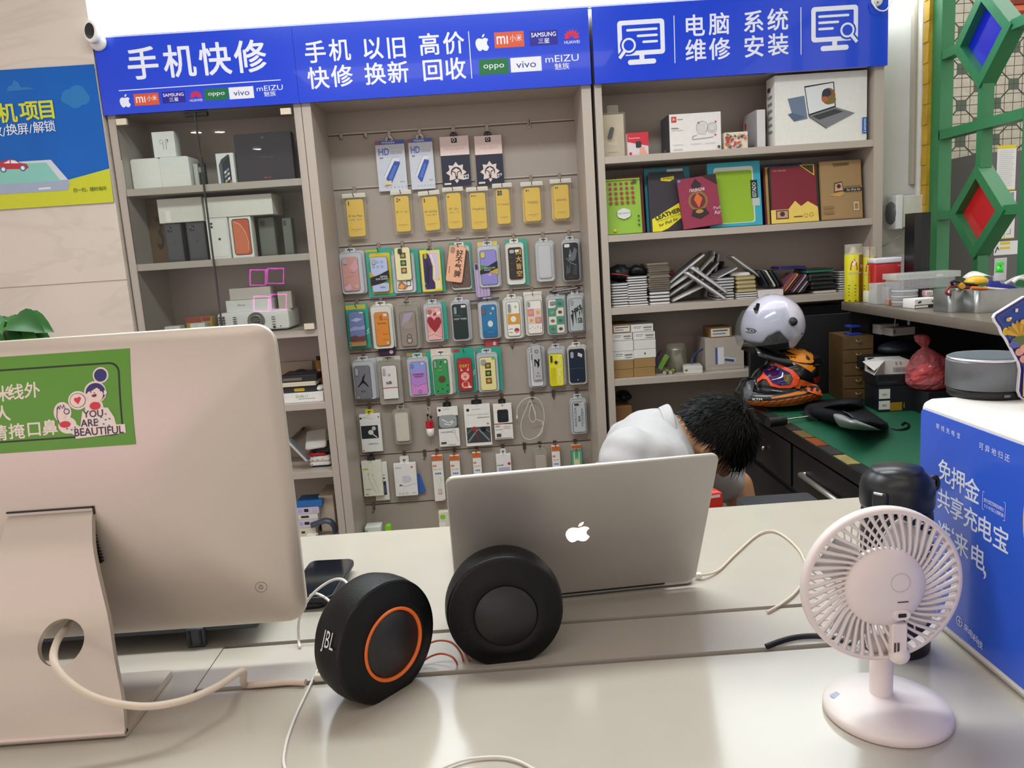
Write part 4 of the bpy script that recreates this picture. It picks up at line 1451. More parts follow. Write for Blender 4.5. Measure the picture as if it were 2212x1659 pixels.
def packaged(d, short, bb, case=(.08, .04, .92, .87), border='15161c', face='c9a', items=(), tray='tray', card=None, carditems=(), tilt=0, stack=1, cam_=(.10, .80, .34, .95), camcol='aeb0b6', yoff=.036, hk=True, r=.010, tab=True, title='packaged_phone_case', tagpos=None):
 p, W, H = frame(bb, yoff)
 t = root(title, d, 'phone case', tuple(p), (0, R(tilt), 0), 'phone cases on the slatted board')
 tm = {'tray': tray_m, 'white': tray_w, 'clear': clear_tray, None: None}[tray]
 y0 = 0
 top = -.010 if tab else 0
 if card:
  cw, ch, cx, cz = card[1:]
  mb = MB()
  mb.box(cx - W * cw / 2, cx + W * cw / 2, .0135, .0155, -H * (ch) + cz, .004 + cz, M('card_' + card[0], card[0], .3, coat=.3))
  mb.art(carditems, W * cw, H * ch, cx - W * cw / 2, -H * ch + cz, .0133)
  mb.build('backing_card', t)
 if tm:
  mb = MB()
  mb.rprism(-W / 2, W / 2, -H, top, .002, .013, .013, tm, .002, 4)
  if tab:
   mb.rprism(-W * .24, W * .24, -.014, .006, .008, .012, .006, tm, .001, 4)
   mb.poly(rr_pts(-W * .14, -.0035, W * .14, .0015, .0024, 3), .0078, C('4a4742'))
  # raised lip
  P = rr_pts(-W / 2 + .002, -H + .002, W / 2 - .002, top - .002, .011, 4)
  mb.tube([(x, .0015, z) for x, z in P + P[:1]], .0016, tm, 6, 0)
  mb.build('tray', t)
 mb = MB()
 x0, x1 = -W / 2 + case[0] * W, -W / 2 + case[2] * W
 z0, z1 = -H + case[1] * H, -H + case[3] * H
 casebody(mb, x0, x1, z0, z1, -.004, .006, border, face, list(items), r, cam_, camcol)
 mb.build('phone_case', t)
 if tagpos:
  mb = MB()
  u, v, c_ = tagpos
  mb.art([('e', x0 + u * (x1 - x0), z0 + v * (z1 - z0), .0055, .0055, c_), ('r', x0 + u * (x1 - x0) - .0035, z0 + v * (z1 - z0) - .0008, x0 + u * (x1 - x0) + .0035, z0 + v * (z1 - z0) + .0012, '6f6f74')], 1, 1, 0, 0, -.0062)
  mb.build('price_sticker', t)
 for k in range(stack):
  o_ = root('packaged_phone_case', 'packaged phone case half hidden behind the ' + short, 'phone case', (p.x + .006 + .003 * k, p.y + .0165 + .005 * k, p.z - .002), (0, R(tilt), 0), 'phone cases hidden behind others')
  mb = MB()
  mb.rprism(-W / 2, W / 2, -H, -.004, .0, .0035, .012, tm or tray_m, .001, 4)
  mb.build('tray', o_)
 if hk:
  hook(p.x, p.z - .001, 'hook carrying the ' + short, reach=yoff + .004)
 return t
# ---- screen protectors, top row
def protector(d, short, bb, items, yoff=.02, back='cfd3de', tabc='c9ccd4'):
 p, W, H = frame(bb, yoff)
 t = root('screen_protector_pack', d, 'screen protector', tuple(p), group='screen protector packs in the top row')
 mb = MB()
 mb.box(-W / 2, W / 2, 0, .010, -H, 0, M('pack_' + back, back, .4))
 mb.build('carton', t)
 mb = MB()
 mb.extrude([(-.017, -.002), (-.013, .012), (-.006, .018), (.006, .018), (.013, .012), (.017, -.002)], .004, .006, M('tab_' + tabc, tabc, .4))
 mb.poly(rr_pts(-.008, .003, .008, .009, .003, 3), .0038, C('5a544e'))
 mb.build('hang_tab', t)
 mb = MB()
 mb.art(items, W, H, -W / 2, -H, -.0001)
 mb.build('printing', t)
 hook(p.x, p.z + .008, 'hook carrying the ' + short, reach=.035)
 return t
def hd(sticker):
 it = [('r', 0, .925, 1, 1, '4a62b4'), ('r', .02, .935, .12, .99, 'd0453a'), ('t', "M'RAIN", .24, .94, .66, .985, 'e8ecf8', .02), ('t', 'HD', .10, .72, .46, .85, '4a66c8', .03),
          ('t', 'TEMPERED GLASS', .52, .765, .9, .785, '8a90a8'), ('t', 'FULL COVER', .52, .735, .9, .755, '6a7090', .02), ('r', .12, .655, .24, .67, '2a2c34'),
          ('p', [(.22, .30), (.56, .66), (.78, .66), (.80, .61), (.45, .22), (.25, .23)], 'dfe3ee'), ('l', [(.22, .30), (.56, .66), (.78, .66)], .008, '4a4e60'),
          ('p', [(.28, .25), (.62, .59), (.80, .57), (.80, .53), (.46, .15), (.40, .15)], '3350a8'), ('p', [(.36, .25), (.60, .50), (.70, .50), (.48, .22)], '4a78d0'),
          ('t', 'iPhone', .76, .165, .92, .185, '4a4e60')]
 it += [('o', .3 + .13 * k, .07, .028, .007, '8f94a8') for k in range(6)]
 if sticker:
  it += [('p', [(.20, .10), (.47, .12), (.46, .21), (.22, .19)], 'e0cfa8'), ('r', .23, .115, .40, .125, '5a5248')]
 return it
def lion(tilt):
 L = []
 pts = []
 for k in range(16):
  a = R(90 + 22.5 * k)
  r_ = .36 if k % 2 == 0 else .25
  pts.append((.5 + r_ * math.cos(a), .27 + r_ * math.sin(a) * .60))
 L += [('r', 0, 0, 1, .62, '1a2038'), ('r', .4, .87, .6, .965, '15182a'), ('o', .49, .925, .055, .02, 'efe0dc'), ('t', 'FULL GLUE', .2, .73, .82, .77, 'd8c3bc'), ('p', pts, 'e9d6d0'), ('e', .5, .27, .19, .19, '1a2038'),
          ('p', [(.36, .31), (.5, .36), (.64, .31), (.66, .22), (.58, .13), (.5, .10), (.42, .13), (.34, .22)], 'e9d6d0'), ('l', [(.36, .30), (.46, .27), (.48, .19)], .03, '1a2038'), ('l', [(.64, .30), (.54, .27), (.52, .19)], .03, '1a2038'),
          ('p', [(.44, .19), (.56, .19), (.5, .14)], '1a2038'), ('l', [(.40, .12), (.5, .15), (.60, .12)], .025, '1a2038'), ('r', .06, .03, .3, .065, 'e4dedc')]
 L += [('p', [(.70, .11), (.92, .13 if tilt else .17), (.93, .22), (.72, .20)], 'dcdcdc'), ('r', .75, .15, .8, .19, '3a3a40'), ('r', .83, .15, .9, .2, '55555c')]
 return L
protector('white screen protector pack with blue HD print and a beige price sticker', 'first HD protector pack', z2(663, 960, 888, 1292), hd(True))
protector('white screen protector pack with blue HD print and no sticker', 'second HD protector pack', z2(888, 945, 1080, 1280), hd(False))
protector('pink and navy lion screen protector pack beside the white HD packs', 'left lion protector pack', z2(1103, 930, 1327, 1258), lion(True), back='eed8d4', tabc='1a2038')
protector('pink and navy lion screen protector pack at the right of its row', 'right lion protector pack', z2(1340, 925, 1553, 1250), lion(False), back='eed8d4', tabc='1a2038')
for px, py, lb_ in ((737, 300, 'empty hook at the left end of the top groove'), (790, 297, 'empty hook beside the first HD protector pack'), (1142, 268, 'empty hook right of the lion protector packs')):
 q = atY(px, py - 6, YB)
 hook(q.x, q.z - .008, lb_)
# ---- yellow cases in clear bags
yel = M('case_yellow', 'e3c02a', .28, var=.05, coat=.35)
def yellow(d, short, l, t, r, b, txt, cams, tilt=0, extra=0):
 bb = zA(l, t, r, b)
 p, W, H = frame(bb, .03)
 o = root('bagged_phone_case', d, 'phone case', tuple(p + Vector((0, 0, .020))), (0, R(tilt), 0), 'yellow phone cases in clear bags')
 mb = MB()
 z1 = -.020
 mb.rprism(-W / 2, W / 2, z1 - H, z1, -.004, .005, .010, yel, .0015, 4)
 mb.build('phone_case', o)
 mb = MB()
 it = [('e', W * u, z1 - H * (1 - v), .0034 * s_, .0034 * s_, '1c1a14') for u, v, s_ in cams]
 th = H * .06
 for k, s_ in enumerate(txt):
  wd_ = W * min(.8, .13 * len(s_)) / 2
  it.append(('t', s_, -wd_, z1 - H * (.47 + .09 * k), wd_, z1 - H * (.47 + .09 * k) + th * (1 if k == 0 else .6), '8f7c1e', .02))
 it += [('t', '新款至尊防护', -W * .30, z1 - H * .82, W * .30, z1 - H * .79, '9a861e'), ('t', '三合一', -W * .14, z1 - H * .87, W * .14, z1 - H * .84, '9a861e')]
 mb.art(it, 1, 1, 0, 0, -.0045, .3)
 mb.build('printing', o)
 mb = MB()
 wb, wt = W / 2 + .008, W / 2 + .012
 N_ = 8
 V, F = [], []
 for i in range(N_):
  zz = -.002 - (H + .028) * i / (N_ - 1)
  for j in range(5):
   x = (j / 4 * 2 - 1) * (wt + (wb - wt) * i / (N_ - 1)) + rnd.uniform(-.001, .001)
   V.append((x, -.0058 - .004 * math.sin(math.pi * j / 4) * (1 if i else .3) + rnd.uniform(-.0015, .0005), zz))
 for i in range(N_ - 1):
  for j in range(4):
   F.append((i * 5 + j, (i + 1) * 5 + j, (i + 1) * 5 + j + 1, i * 5 + j + 1))
 mb.add(V, F, bag_m, True)
 mb.add([(x, .008, z) for x, y, z in V], [tuple(reversed(f)) for f in F], bag_m, True)
 mb.build('bag', o)
 mb = MB()
 mb.add([(-wt - .001, -.0048, -.013), (wt + .001, -.0048, -.013), (wt - .001, -.0035, .004), (-wt, -.0035, .004), (-wt - .001, .009, -.013), (wt + .001, .009, -.013), (wt - .001, .0085, .004), (-wt, .0085, .004)], [(0, 1, 2, 3), (7, 6, 5, 4), (3, 2, 6, 7), (0, 3, 7, 4), (1, 5, 6, 2), (0, 4, 5, 1)], M('bag_header', 'd9d6d2', .4))
 mb.build('header', o)
 hook(p.x, p.z + .018, 'hook carrying the ' + short, reach=.045)
 for k in range(extra):
  e = root('bagged_phone_case', 'second yellow case peeping out behind the ' + short, 'phone case', tuple(p + Vector((-.004, .016, .018))), (0, R(tilt + 2), 0), 'yellow phone cases in clear bags')
  mb = MB()
  mb.rprism(-W / 2, W / 2, z1 - H - .003, z1, -.004, .004, .010, yel, .0015, 4)
  mb.build('phone_case', e)
tri = [(-.28, .93, 1), (-.13, .90, 1), (-.28, .86, 1)]
vert = [(-.34, .94, .8), (-.34, .90, .8), (-.34, .86, .8)]
yellow('leftmost yellow phone case in a clear bag, standing apart', 'leftmost yellow case', 178, 232, 345, 533, ['IP Xs Max', '(6.5)'], vert)
yellow('yellow phone case with a three dot camera triangle, below the first HD pack', 'yellow triangle camera case', 575, 205, 720, 492, ['IP 11  6.1'], tri)
yellow('tilted yellow phone case in a clear bag, third in its row', 'tilted yellow case', 803, 210, 952, 482, ['IP X/Xs', '(5.8)'], vert, -2)
yellow('yellow phone case with a single camera dot and darker lettering', 'single dot yellow case', 1002, 180, 1148, 468, ['IP Xr', '(6.1)'], [(-.34, .9, 1)])
yellow('yellow phone case for plus size phones, in the middle of the yellow row', 'middle yellow case', 1198, 178, 1352, 472, ['7 Plus/8 Plus'], [(-.36, .92, .8), (-.22, .92, .8), (-.1, .92, .5)])
yellow('yellow phone case with a big four hole camera square', 'four hole yellow case', 1412, 148, 1548, 428, ['IP 11 Pro(5.8)'], [(-.30, .93, 1.5), (-.12, .93, 1.5), (-.30, .855, 1.5), (-.12, .86, 1.5)])
yellow('yellow phone case lettered 7G and 8G, second from the right', 'second last yellow case', 1645, 135, 1800, 405, ['7G/8G'], [(-.34, .92, 1.1), (-.2, .92, .7)], extra=1)
yellow('yellow phone case lettered 6G and 6S, at the right end', 'last yellow case', 1885, 112, 2035, 384, ['6G/6S'], [(-.34, .92, .9), (-.22, .92, .9)], extra=1)
# ---- third row
W1 = 'eceae6'
packaged('pink shimmering phone case in a grey tray at the left end', 'pink shimmering case', zA(118, 645, 334, 1008), (.09, .07, .82, .83), 'b07a80', 'd29a94', [('p', [(.45, .7), (.9, .95), (1, .7), (.7, .55)], 'dca6b0'), ('p', [(.0, .1), (.4, .22), (.5, .05), (.2, 0)], 'dcb0c0'), ('l', [(.25, .4), (.7, .44)], .015, 'b0706c'), ('l', [(.5, .56), (.75, .54)], .02, 'a8685f')], tagpos=(.8, .12, 'e6d9c0'), stack=2)
packaged('light blue doodle case in a yellow frame on a teal card, black ARMOR band', 'blue doodle case', zA(335, 642, 585, 1030), (.16, .1, .82, .84), '2a2c34', 'b9c6e8', [('p', [(-.08, .18), (-.06, .42), (.5, .5), (1.06, .62), (1.06, .30), (.4, .22)], '15171d'), ('p', [(-.1, .42), (-.1, .60), (.2, .46)], 'c9a52a'), ('p', [(.7, .26), (1.06, .36), (1.06, .24)], '4a8a3a'), ('t', 'ARMOR', .5, .41, .95, .46, 'd8dce4', .03), ('t', 'SLIM GUARD', .25, .345, .98, .395, 'd8dce4', .03)] + [('o', .18 + .25 * (k % 3), .86 - .13 * (k // 3), .07, .016, '7a86b0') for k in range(1, 6)] + [('t', 'Baby', .5, .10, .8, .15, '4a5068')], tray=None, card=('2fa48c', 1.02, 1.0, 0, 0), carditems=[('rr', .14, .06, .9, .92, .06, 'dcc63a'), ('r', .0, .95, .45, 1, 'c9b83a')], stack=1)
packaged('brown and white cartoon food case half hidden in a grey tray on teal card', 'brown and white case', zA(548, 655, 765, 1000), (.14, .05, .86, .9), '1c1c22', 'e8e6e4', [('p', [(.05, .06), (.1, .2), (.3, .28), (.5, .2), (.7, .1), (.5, .02)], 'b9794a'), ('p', [(.1, .1), (.3, .2), (.5, .13), (.3, .05)], 'e0b074'), ('rr', .62, .12, .9, .28, .05, '2a2a30'), ('rr', .66, .14, .86, .26, .04, 'e8e6e4')], card=('2fa48c', 1.12, 1.02, .012, 0), hk=False, yoff=.026, stack=0)
sq3 = lambda: [('r', .34, .66, .72, .84, '6a4a34'), ('e', .53, .75, .12, .11, '9aa04a'), ('r', .34, .43, .72, .61, '33403a'), ('e', .53, .52, .12, .11, '8aa83a'), ('r', .34, .20, .72, .38, '7a5048'), ('e', .53, .29, .12, .11, 'c9a83a')]
packaged('loose cream phone case with three small squares and a black edge', 'loose cream three squares case', zA(575, 625, 728, 895), (.0, .0, 1, 1), '1c1a18', 'ece4ae', sq3(), tray=None, stack=0, tab=False, cam_=(.24, .80, .5, .96), camcol='3a3a3a', title='phone_case')
packaged('yellow boxed phone case with a purple marble swirl', 'purple marble boxed case', zA(780, 640, 985, 998), (.04, .03, .98, .97), 'd8cc3c', 'e8dc6a', [('p', [(.12, .05), (.12, .9), (.25, .98), (.45, .9), (.6, .6), (.55, .3), (.85, .05)], '3a2c5a'), ('p', [(.4, .97), (.92, .95), (.92, .1), (.6, .3), (.66, .6), (.5, .8)], 'd8c4d8'), ('p', [(.3, .8), (.46, .6), (.4, .3), (.3, .1), (.2, .3)], '241c48'), ('l', [(.55, .9), (.7, .6), (.62, .3), (.75, .1)], .05, 'efe4ec'), ('r', -.02, .93, .32, 1.02, 'e6e03a'), ('r', .66, .05, .95, .33, 'e9dfae'), ('t', 'C/B', .7, .26, .92, .32, 'b0a020', .03), ('r', .64, .02, .96, .07, 'e6e03a'), ('o', .1, .20, .07, .016, 'e8e0f0'), ('o', .1, .08, .07, .016, 'e8e0f0')], tray='clear', card=('2fa48c', 1.1, 1.0, .006, 0), cam_=(.2, .8, .34, .93), camcol='b8a02a', stack=2, r=.004)
packaged('glittering dark phone case behind the peach one, in a clear tray', 'glittering dark case', zA(1028, 596, 1226, 972), (.02, .05, .96, .85), '2a2226', '6a5450', [('e', .1 + .8 * rnd.random(), .05 + .9 * rnd.random(), .02, .02, rnd.choice(['b08a7a', '8a7468', 'c9b0a0', '4a3a3a'])) for k in range(40)], tray='white', card=('2fa48c', 1.05, 1.02, .004, 0), hk=False, yoff=.024, stack=0)
packaged('peach phone case leaning over, with big vertical black characters', 'leaning peach case', zA(1015, 612, 1218, 912), (.1, .0, .9, 1), '3a2a28', 'f0b492', [('c', ch, .66, .80 - .19 * k, .20, '1c1616', .03, 0) for k, ch in enumerate('好不气脾')] + [('r', .14, .22, .17, .42, '2a2020')], tray=None, tab=False, tilt=11, cam_=(.12, .80, .34, .95), camcol='a08a80', stack=0, title='phone_case')
packaged('ribbed lilac phone case hanging askew low behind the purple one', 'ribbed lilac case', zA(1225, 755, 1378, 1035), (.04, .0, .96, 1), '9a86b4', 'b9a4cc', [('r', .08 + .11 * k, .02, .12 + .11 * k, .98, 'cdbcdc' if k % 2 else 'a48fba') for k in range(8)], tray=None, tab=False, tilt=-1, stack=0, hk=False, yoff=.022, cam_=(.1, .82, .28, .97), camcol='3a3348', title='phone_case')
packaged('purple phone case in a yellow frame with a slanting black band', 'purple case with black band', zA(1258, 588, 1460, 952), (.1, .06, .9, .84), '2a2c34', '8f8ad0', [('p', [(-.06, .30), (-.06, .42), (.4, .52), (1.06, .68), (1.06, .44), (.5, .34)], '17191f'), ('p', [(.0, .42), (.0, .58), (.5, .54)], '4a8a3a'), ('p', [(.5, .36), (1.06, .46), (1.06, .28)], 'c9a52a'), ('t', 'SLIM GUARD', .2, .455, .9, .505, 'c8ccd4', .02, 180), ('t', 'ARMOR', .2, .40, .62, .445, 'c8ccd4', .02, 180), ('e', .55, .28, .1, .09, 'e0a0b4')], tray='tray', card=('d8c44a', .96, .99, 0, 0), cam_=(.08, .78, .30, .94), camcol='d8c44a', stack=1)
packaged('dark case with four golden characters down its side, on teal card', 'golden character case', zA(1488, 568, 1672, 930), (.14, .12, .88, .84), '1c1a1a', '2e2826', [('c', ch, .76, .86 - .23 * k, .20, 'd8b054', .025) for k, ch in enumerate('四大皆空')] + [('r', .5, .86, .78, .93, 'e8e6e0')] + [('r', .06, .7 - .2 * k, .28, .71 - .2 * k, '6a5f58') for k in range(3)], tray='white', card=('2fa48c', 1.18, 1.02, .008, 0), cam_=(.1, .82, .44, .93), stack=1)
packaged('empty grey blister tray second from the right in its row', 'empty grey tray', zA(1735, 560, 1910, 905), (.12, .08, .88, .88), 'b4b4ba', 'bcbcc2', [('rr', .08, .04, .92, .96, .08, 'c6c6cc')], cam_=None, stack=1)
packaged('black phone case with grey comic strokes and a small red word', 'black comic case', zA(1955, 545, 2125, 902), (.06, .03, .95, .88), '101216', '20242a', [('p', [(.3, .55), (.45, .85), (.6, .7), (.75, .88), (.95, .8), (.8, .55), (.6, .5)], '6a7076'), ('p', [(.1, .15), (.2, .45), (.3, .3), (.45, .5), (.4, .2)], '4a5056'), ('l', [(.15, .6), (.5, .45), (.85, .4)], .04, '8a9096'), ('p', [(.55, .15), (.7, .42), (.9, .35), (.85, .1)], '3a4046'), ('e', .42, .66, .05, .05, 'b0b4b8'), ('t', 'Supreme', .3, .05, .66, .085, 'b03038', .02)], cam_=(.08, .88, .44, .97), camcol='e4e4e6', stack=1)
# ---- fourth row
packaged('dusky blue skyline case on a teal and yellow card, left end of row', 'dusky skyline case', zB(96, 190, 312, 558), (.12, .06, .84, .86), '2a2c3a', '7480b4', [('p', [(0, .0), (0, .28), (.3, .32), (.6, .27), (1, .3), (1, 0)], '6a4a52'), ('r', 0, 0, 1, .14, 'b08a5c'), ('p', [(0, .5), (.3, .58), (.7, .55), (1, .6), (1, .48), (0, .44)], '9aa4cc'), ('p', [(.1, .75), (.5, .82), (.9, .78), (.5, .70)], 'b4bcdc'), ('r', .7, .94, .95, .98, 'c9d4e4')] + [('r', .08 + .12 * k, .12, .15 + .12 * k, .18 + .05 * (k % 3), '8a3a3a') for k in range(7)], tray=None, card=('2fa48c', 1, 1, 0, 0), carditems=[('r', 0, .9, .9, 1, 'c9c04a'), ('l', [(.02, .12), (.14, .18)], .03, 'd8f0e8'), ('l', [(.02, .06), (.14, .12)], .03, 'd8f0e8'), ('l', [(.86, .38), (.98, .44)], .03, 'd8f0e8'), ('l', [(.86, .32), (.98, .38)], .03, 'd8f0e8')], cam_=None, stack=0)
packaged('orange phone case with brown lettering in a white tray', 'orange lettered case', zB(305, 172, 512, 558), (.16, .07, .84, .80), '3a2a1e', 'e08a34', [('t', 'Supreme', .18, .63, .8, .71, '4a2e1c', .01), ('t', 'Supreme', .5, .32, .92, .36, '5a3a20'), ('l', [(0, .86), (.3, .88)], .012, '5a3a20'), ('l', [(.6, .8), (1, .78)], .012, '5a3a20'), ('l', [(0, .50), (.25, .46)], .012, '5a3a20'), ('l', [(.5, .2), (.95, .16)], .012, '5a3a20'), ('r', .66, .88, .92, .96, 'ead8cc')], tray='white', cam_=(.40, .78, .55, .92), camcol='b06a28', stack=1, tagpos=(.82, .08, 'd8e4c0'))
packaged('greyish brown clear case with a ring holder in a clear bag', 'clear ring holder case', zB(515, 165, 738, 560), (.16, .06, .86, .80), '5a544e', '978a80', [('p', [(.05, .6), (.3, .95), (.9, .98), (.6, .75)], 'a89cb0'), ('o', .52, .28, .16, .03, '3a3632'), ('o', .52, .16, .2, .05, '5a5650'), ('e', .52, .16, .14, .14, 'b4aca4'), ('r', .2, .5, .8, .7, '9e9288')], tray='clear', cam_=None, stack=1)
heart = [(.5, .30), (.12, .52), (.0, .66), (.06, .77), (.25, .80), (.42, .74), (.5, .68), (.6, .74), (.78, .79), (.95, .74), (1, .62), (.86, .48)]
packaged('pink phone case with a big dark red heart', 'red heart case', zB(750, 155, 935, 500), (.14, .05, .93, .85), '8a4a52', 'e4a2a4', [('p', [(0, .70), (.3, .78), (.6, .74), (1, .80), (1, .88), (0, .80)], 'f0dcd4'), ('p', [(.0, .0), (.0, .2), (.4, .3), (.9, .12), (1, 0)], 'eab4ac'), ('l', [(0, .12), (.4, .18), (1, .06)], .02, '8a3038'), ('p', [(u, v - .08) for u, v in heart], '9c2c36'), ('p', [(.42, .80), (.68, .86), (.70, .76), (.5, .74)], 'a8303a')], card=('2fa48c', 1.12, .9, .012, -.012), stack=1, cam_=(.1, .80, .38, .93), camcol='a86a70', tagpos=(.72, .90, 'f0e0dc'))
packaged('dark green phone case with the words super happy', 'dark green case', zB(978, 138, 1155, 492), (.08, .05, .92, .88), '16201f', '243432', [('t', 'super happy', .05, .54, .98, .62, 'c0ccc8', .01), ('t', 'SKHHOLA', .08, .66, .55, .69, '9aa8a4'), ('e', .62, .78, .12, .12, '2c4252'), ('r', .62, .9, .94, .97, 'dcdcd8')], stack=2, cam_=(.12, .72, .30, .92), camcol='8a9aa4')
packaged('blue phone case, plain print, between green and white ones', 'plain blue case', zB(1208, 140, 1402, 476), (.16, .04, .92, .86), '17345a', '2a78ac', [('p', [(.0, .0), (.0, .2), (.5, .26), (1, .18), (1, 0)], '2a6c9e'), ('t', 'Spread', .36, .14, .72, .19, '7ab4d4'), ('e', .62, .74, .07, .07, 'c9c44a'), ('e', .55, .42, .18, .22, 'd8dcdc')], stack=2, cam_=(.06, .72, .26, .9), camcol='7a5a5e', tagpos=(.78, .88, 'dfe6ea'))
packaged('white phone case with an orange square and a red ball', 'white case with orange square', zB(1415, 112, 1602, 472), (.18, .06, .88, .86), '1c1c1e', 'ececea', [('r', .04, .34, .98, .66, 'd89a34'), ('e', .5, .5, .22, .24, 'ecebe4'), ('e', .72, .16, .2, .19, 'a8322c'), ('r', .58, .1, .88, .15, 'd88a7a'), ('l', [(.08, .2), (.4, .22)], .04, 'c85a4a'), ('l', [(.1, .12), (.36, .1)], .04, '6a9a4a'), ('e', .72, .86, .08, .1, 'c9b83a')], tray='white', stack=2, cam_=(.12, .70, .34, .94), camcol='8f8f94')
packaged('white carded case with four pink squares', 'pink squares case', zB(1595, 95, 1778, 446), (.13, .05, .93, .84), '2a2226', 'efe9e4', [('r', .02, .52, .48, .76, 'd88a96'), ('r', .52, .52, .98, .76, 'e6c8c0'), ('r', .02, .30, .48, .50, 'e6c8c0'), ('r', .52, .30, .98, .50, 'd88a96')] + [('e', a, b, .13, .13, 'd8b45a') for a, b in ((.25, .64), (.75, .64), (.25, .4), (.75, .4))] + [('e', .12 + .19 * k, .16 + .05 * (k % 2), .03, .03, c_) for k, c_ in enumerate(('c83a5a', '8a4a7a', 'c9a03a', '8a4a7a', 'c83a5a'))], tray='white', card=('e0d8cc', 1.0, 1.0, 0, .004), stack=0, cam_=(.06, .82, .22, .97), camcol='9a9296', tab=False)
packaged('green and white checked phone case with small brown cakes', 'green checked case', zB(1780, 90, 1966, 440), (.08, .04, .93, .86), '1c2422', 'e6e2d8', [('r', a, b, a + .5, b + .25, '4a9c86') for a, b in ((.5, .75), (0, .5), (.5, .25), (0, 0))] + [('e', .25 + .5 * (k % 2), .12 + .25 * (k // 2), .13, .10, c_) for k, c_ in enumerate(('7a6a3a', '5a4a40', '8a6a4a', '6a5a4a', 'a89a6a', '8a3a34', '8a5a44', '5a6a60'))] + [('e', .5, .74, .1, .1, '7a8a86')], stack=1, cam_=(.14, .84, .5, .94), camcol='8a8f94')
packaged('grey phone case with dripping black brush lettering, right end', 'grey brush lettering case', zB(1956, 78, 2122, 418), (.1, .03, .94, .84), '1e2226', 'b9c2c6', [('t', 'NIKE', .15, .52, .98, .80, '20262a', .05, 24), ('t', 'SB', .6, .24, .94, .40, '20262a', .05), ('p', [(.06, .5), (.3, .56), (.26, .3), (.2, .1), (.16, .3)], '262e2e'), ('p', [(.36, .56), (.5, .58), (.48, .2), (.42, .4)], '2e4a34'), ('p', [(.7, .6), (.8, .6), (.74, .4)], '262e2e'), ('p', [(.88, .64), (.96, .66), (.92, .46)], '2e6a3a')], stack=2, cam_=(.1, .80, .28, .97), camcol='9aa0a4')
# low lying corners under the fourth row
for d, bb, face, hk_ in (('lower end of a dark purple case under the orange one', zB(370, 470, 525, 615), '3a2438', 0), ('lower end of a dusty red case under the plain blue one', zB(1262, 420, 1392, 575), 'a8484a', 0)):
 packaged(d, '', bb, (.0, .0, 1, 1), '2a2026', face, [('e', .76, .2, .12, .12, 'dcb8c8')] if face == '3a2438' else [('r', .62, .3, .82, .5, 'd8c4bc'), ('l', [(.1, .5), (.5, .6)], .05, 'c86a64')], tray=None, stack=0, hk=False, cam_=None, yoff=.016, title='phone_case', tab=False)
q = atY(1225, 625, YB - .03)
mb = MB()
mb.rprism(-.075, .055, -.010, 0, -.008, .012, .004, M('glass_film', '2a2830', .2), .001)
mb.art([('r', .1, .55, .9, .8, 'd8d4d8'), ('r', .3, .2, .36, .5, 'b04a4a'), ('r', .6, .2, .64, .5, 'b04a4a')], .13, .010, -.075, -.010, -.0082)
tag(mb.build('phone_case', loc=(q.x, q.y, q.z + .004), rot=(0, R(-5), 0)), 'phone case lying edge on across the right end of the fourth row', 'phone case', 'phone cases on the slatted board')
q = atY(1045, 646, YB - .03)
mb = MB()
mb.rprism(-.06, .065, -.006, 0, -.008, .012, .003, M('case_slate', '3a4456', .25), .001)
tag(mb.build('phone_case', loc=(q.x, q.y, q.z), rot=(0, R(-3), 0)), 'slate case lying edge on behind the dark green one', 'phone case', 'phone cases on the slatted board')
# ---- fifth row
jump = [(.50, .66), (.46, .60), (.42, .55), (.30, .47), (.14, .38), (.18, .36), (.36, .44), (.50, .49), (.66, .43), (.80, .35), (.84, .38), (.72, .47), (.60, .54), (.58, .60), (.66, .68), (.68, .76), (.64, .76), (.58, .69), (.56, .66), (.54, .70), (.50, .70)]
packaged('grey phone case with a leaping figure and two crosses', 'grey leaping figure case', zB(153, 635, 365, 988), (.06, .02, .80, .82), '4a4c54', '7e7e86', [('p', jump, '1c1c20'), ('t', 'XX', .32, .20, .62, .26, '2a2a30', .02)], stack=3, cam_=(.1, .72, .26, .93), camcol='aab0b8', tagpos=(.14, .06, 'b8b0a0'))
packaged('white case with black NB letters and a red stripe, in a silver bag', 'white NB case', zB(358, 632, 592, 1028), (.18, .12, .82, .84), '2a2a2e', 'e4dedc', [('t', 'NB', .26, .43, .62, .53, '2a2a30', .05, 8), ('r', 0, .32, 1, .345, 'b0584e'), ('r', .0, .0, 1, .30, 'ece9e6'), ('e', .5, .72, .09, .09, 'a8a8aa')], tray='clear', card=('c4c6c2', .98, 1.0, 0, 0), stack=0, cam_=(.1, .72, .26, .92), camcol='aaaaae')
packaged('blue to pink graded case with a fashion name, on teal card', 'blue and pink graded case', zB(612, 608, 822, 962), (.12, .05, .88, .84), '3a3a5a', 'b88ad0', [('r', .0, .80, 1, .985, '8aa0e0'), ('r', 0, .72, 1, .80, '9a9ae0'), ('r', 0, .64, 1, .72, 'ac92d8'), ('r', 0, .0, 1, .3, 'd08cd0'), ('t', 'CHANEL', .14, .60, .86, .65, '2a1e3a', .02), ('r', .2, .565, .8, .575, '6a4a80'), ('r', .25, .54, .75, .55, '6a4a80'), ('l', [(.12, .25), (.3, .3), (.4, .24), (.6, .3), (.9, .33)], .012, '5a2a70'), ('o', .52, .09, .1, .02, '5a2a70')], card=('2fa48c', 1.12, 1.02, .006, .006), carditems=[('r', 0, .94, .8, 1, 'c8803a')], stack=1, cam_=(.08, .82, .22, .95), camcol='7a80b4', tagpos=(.78, .94, 'e8e4ec'))
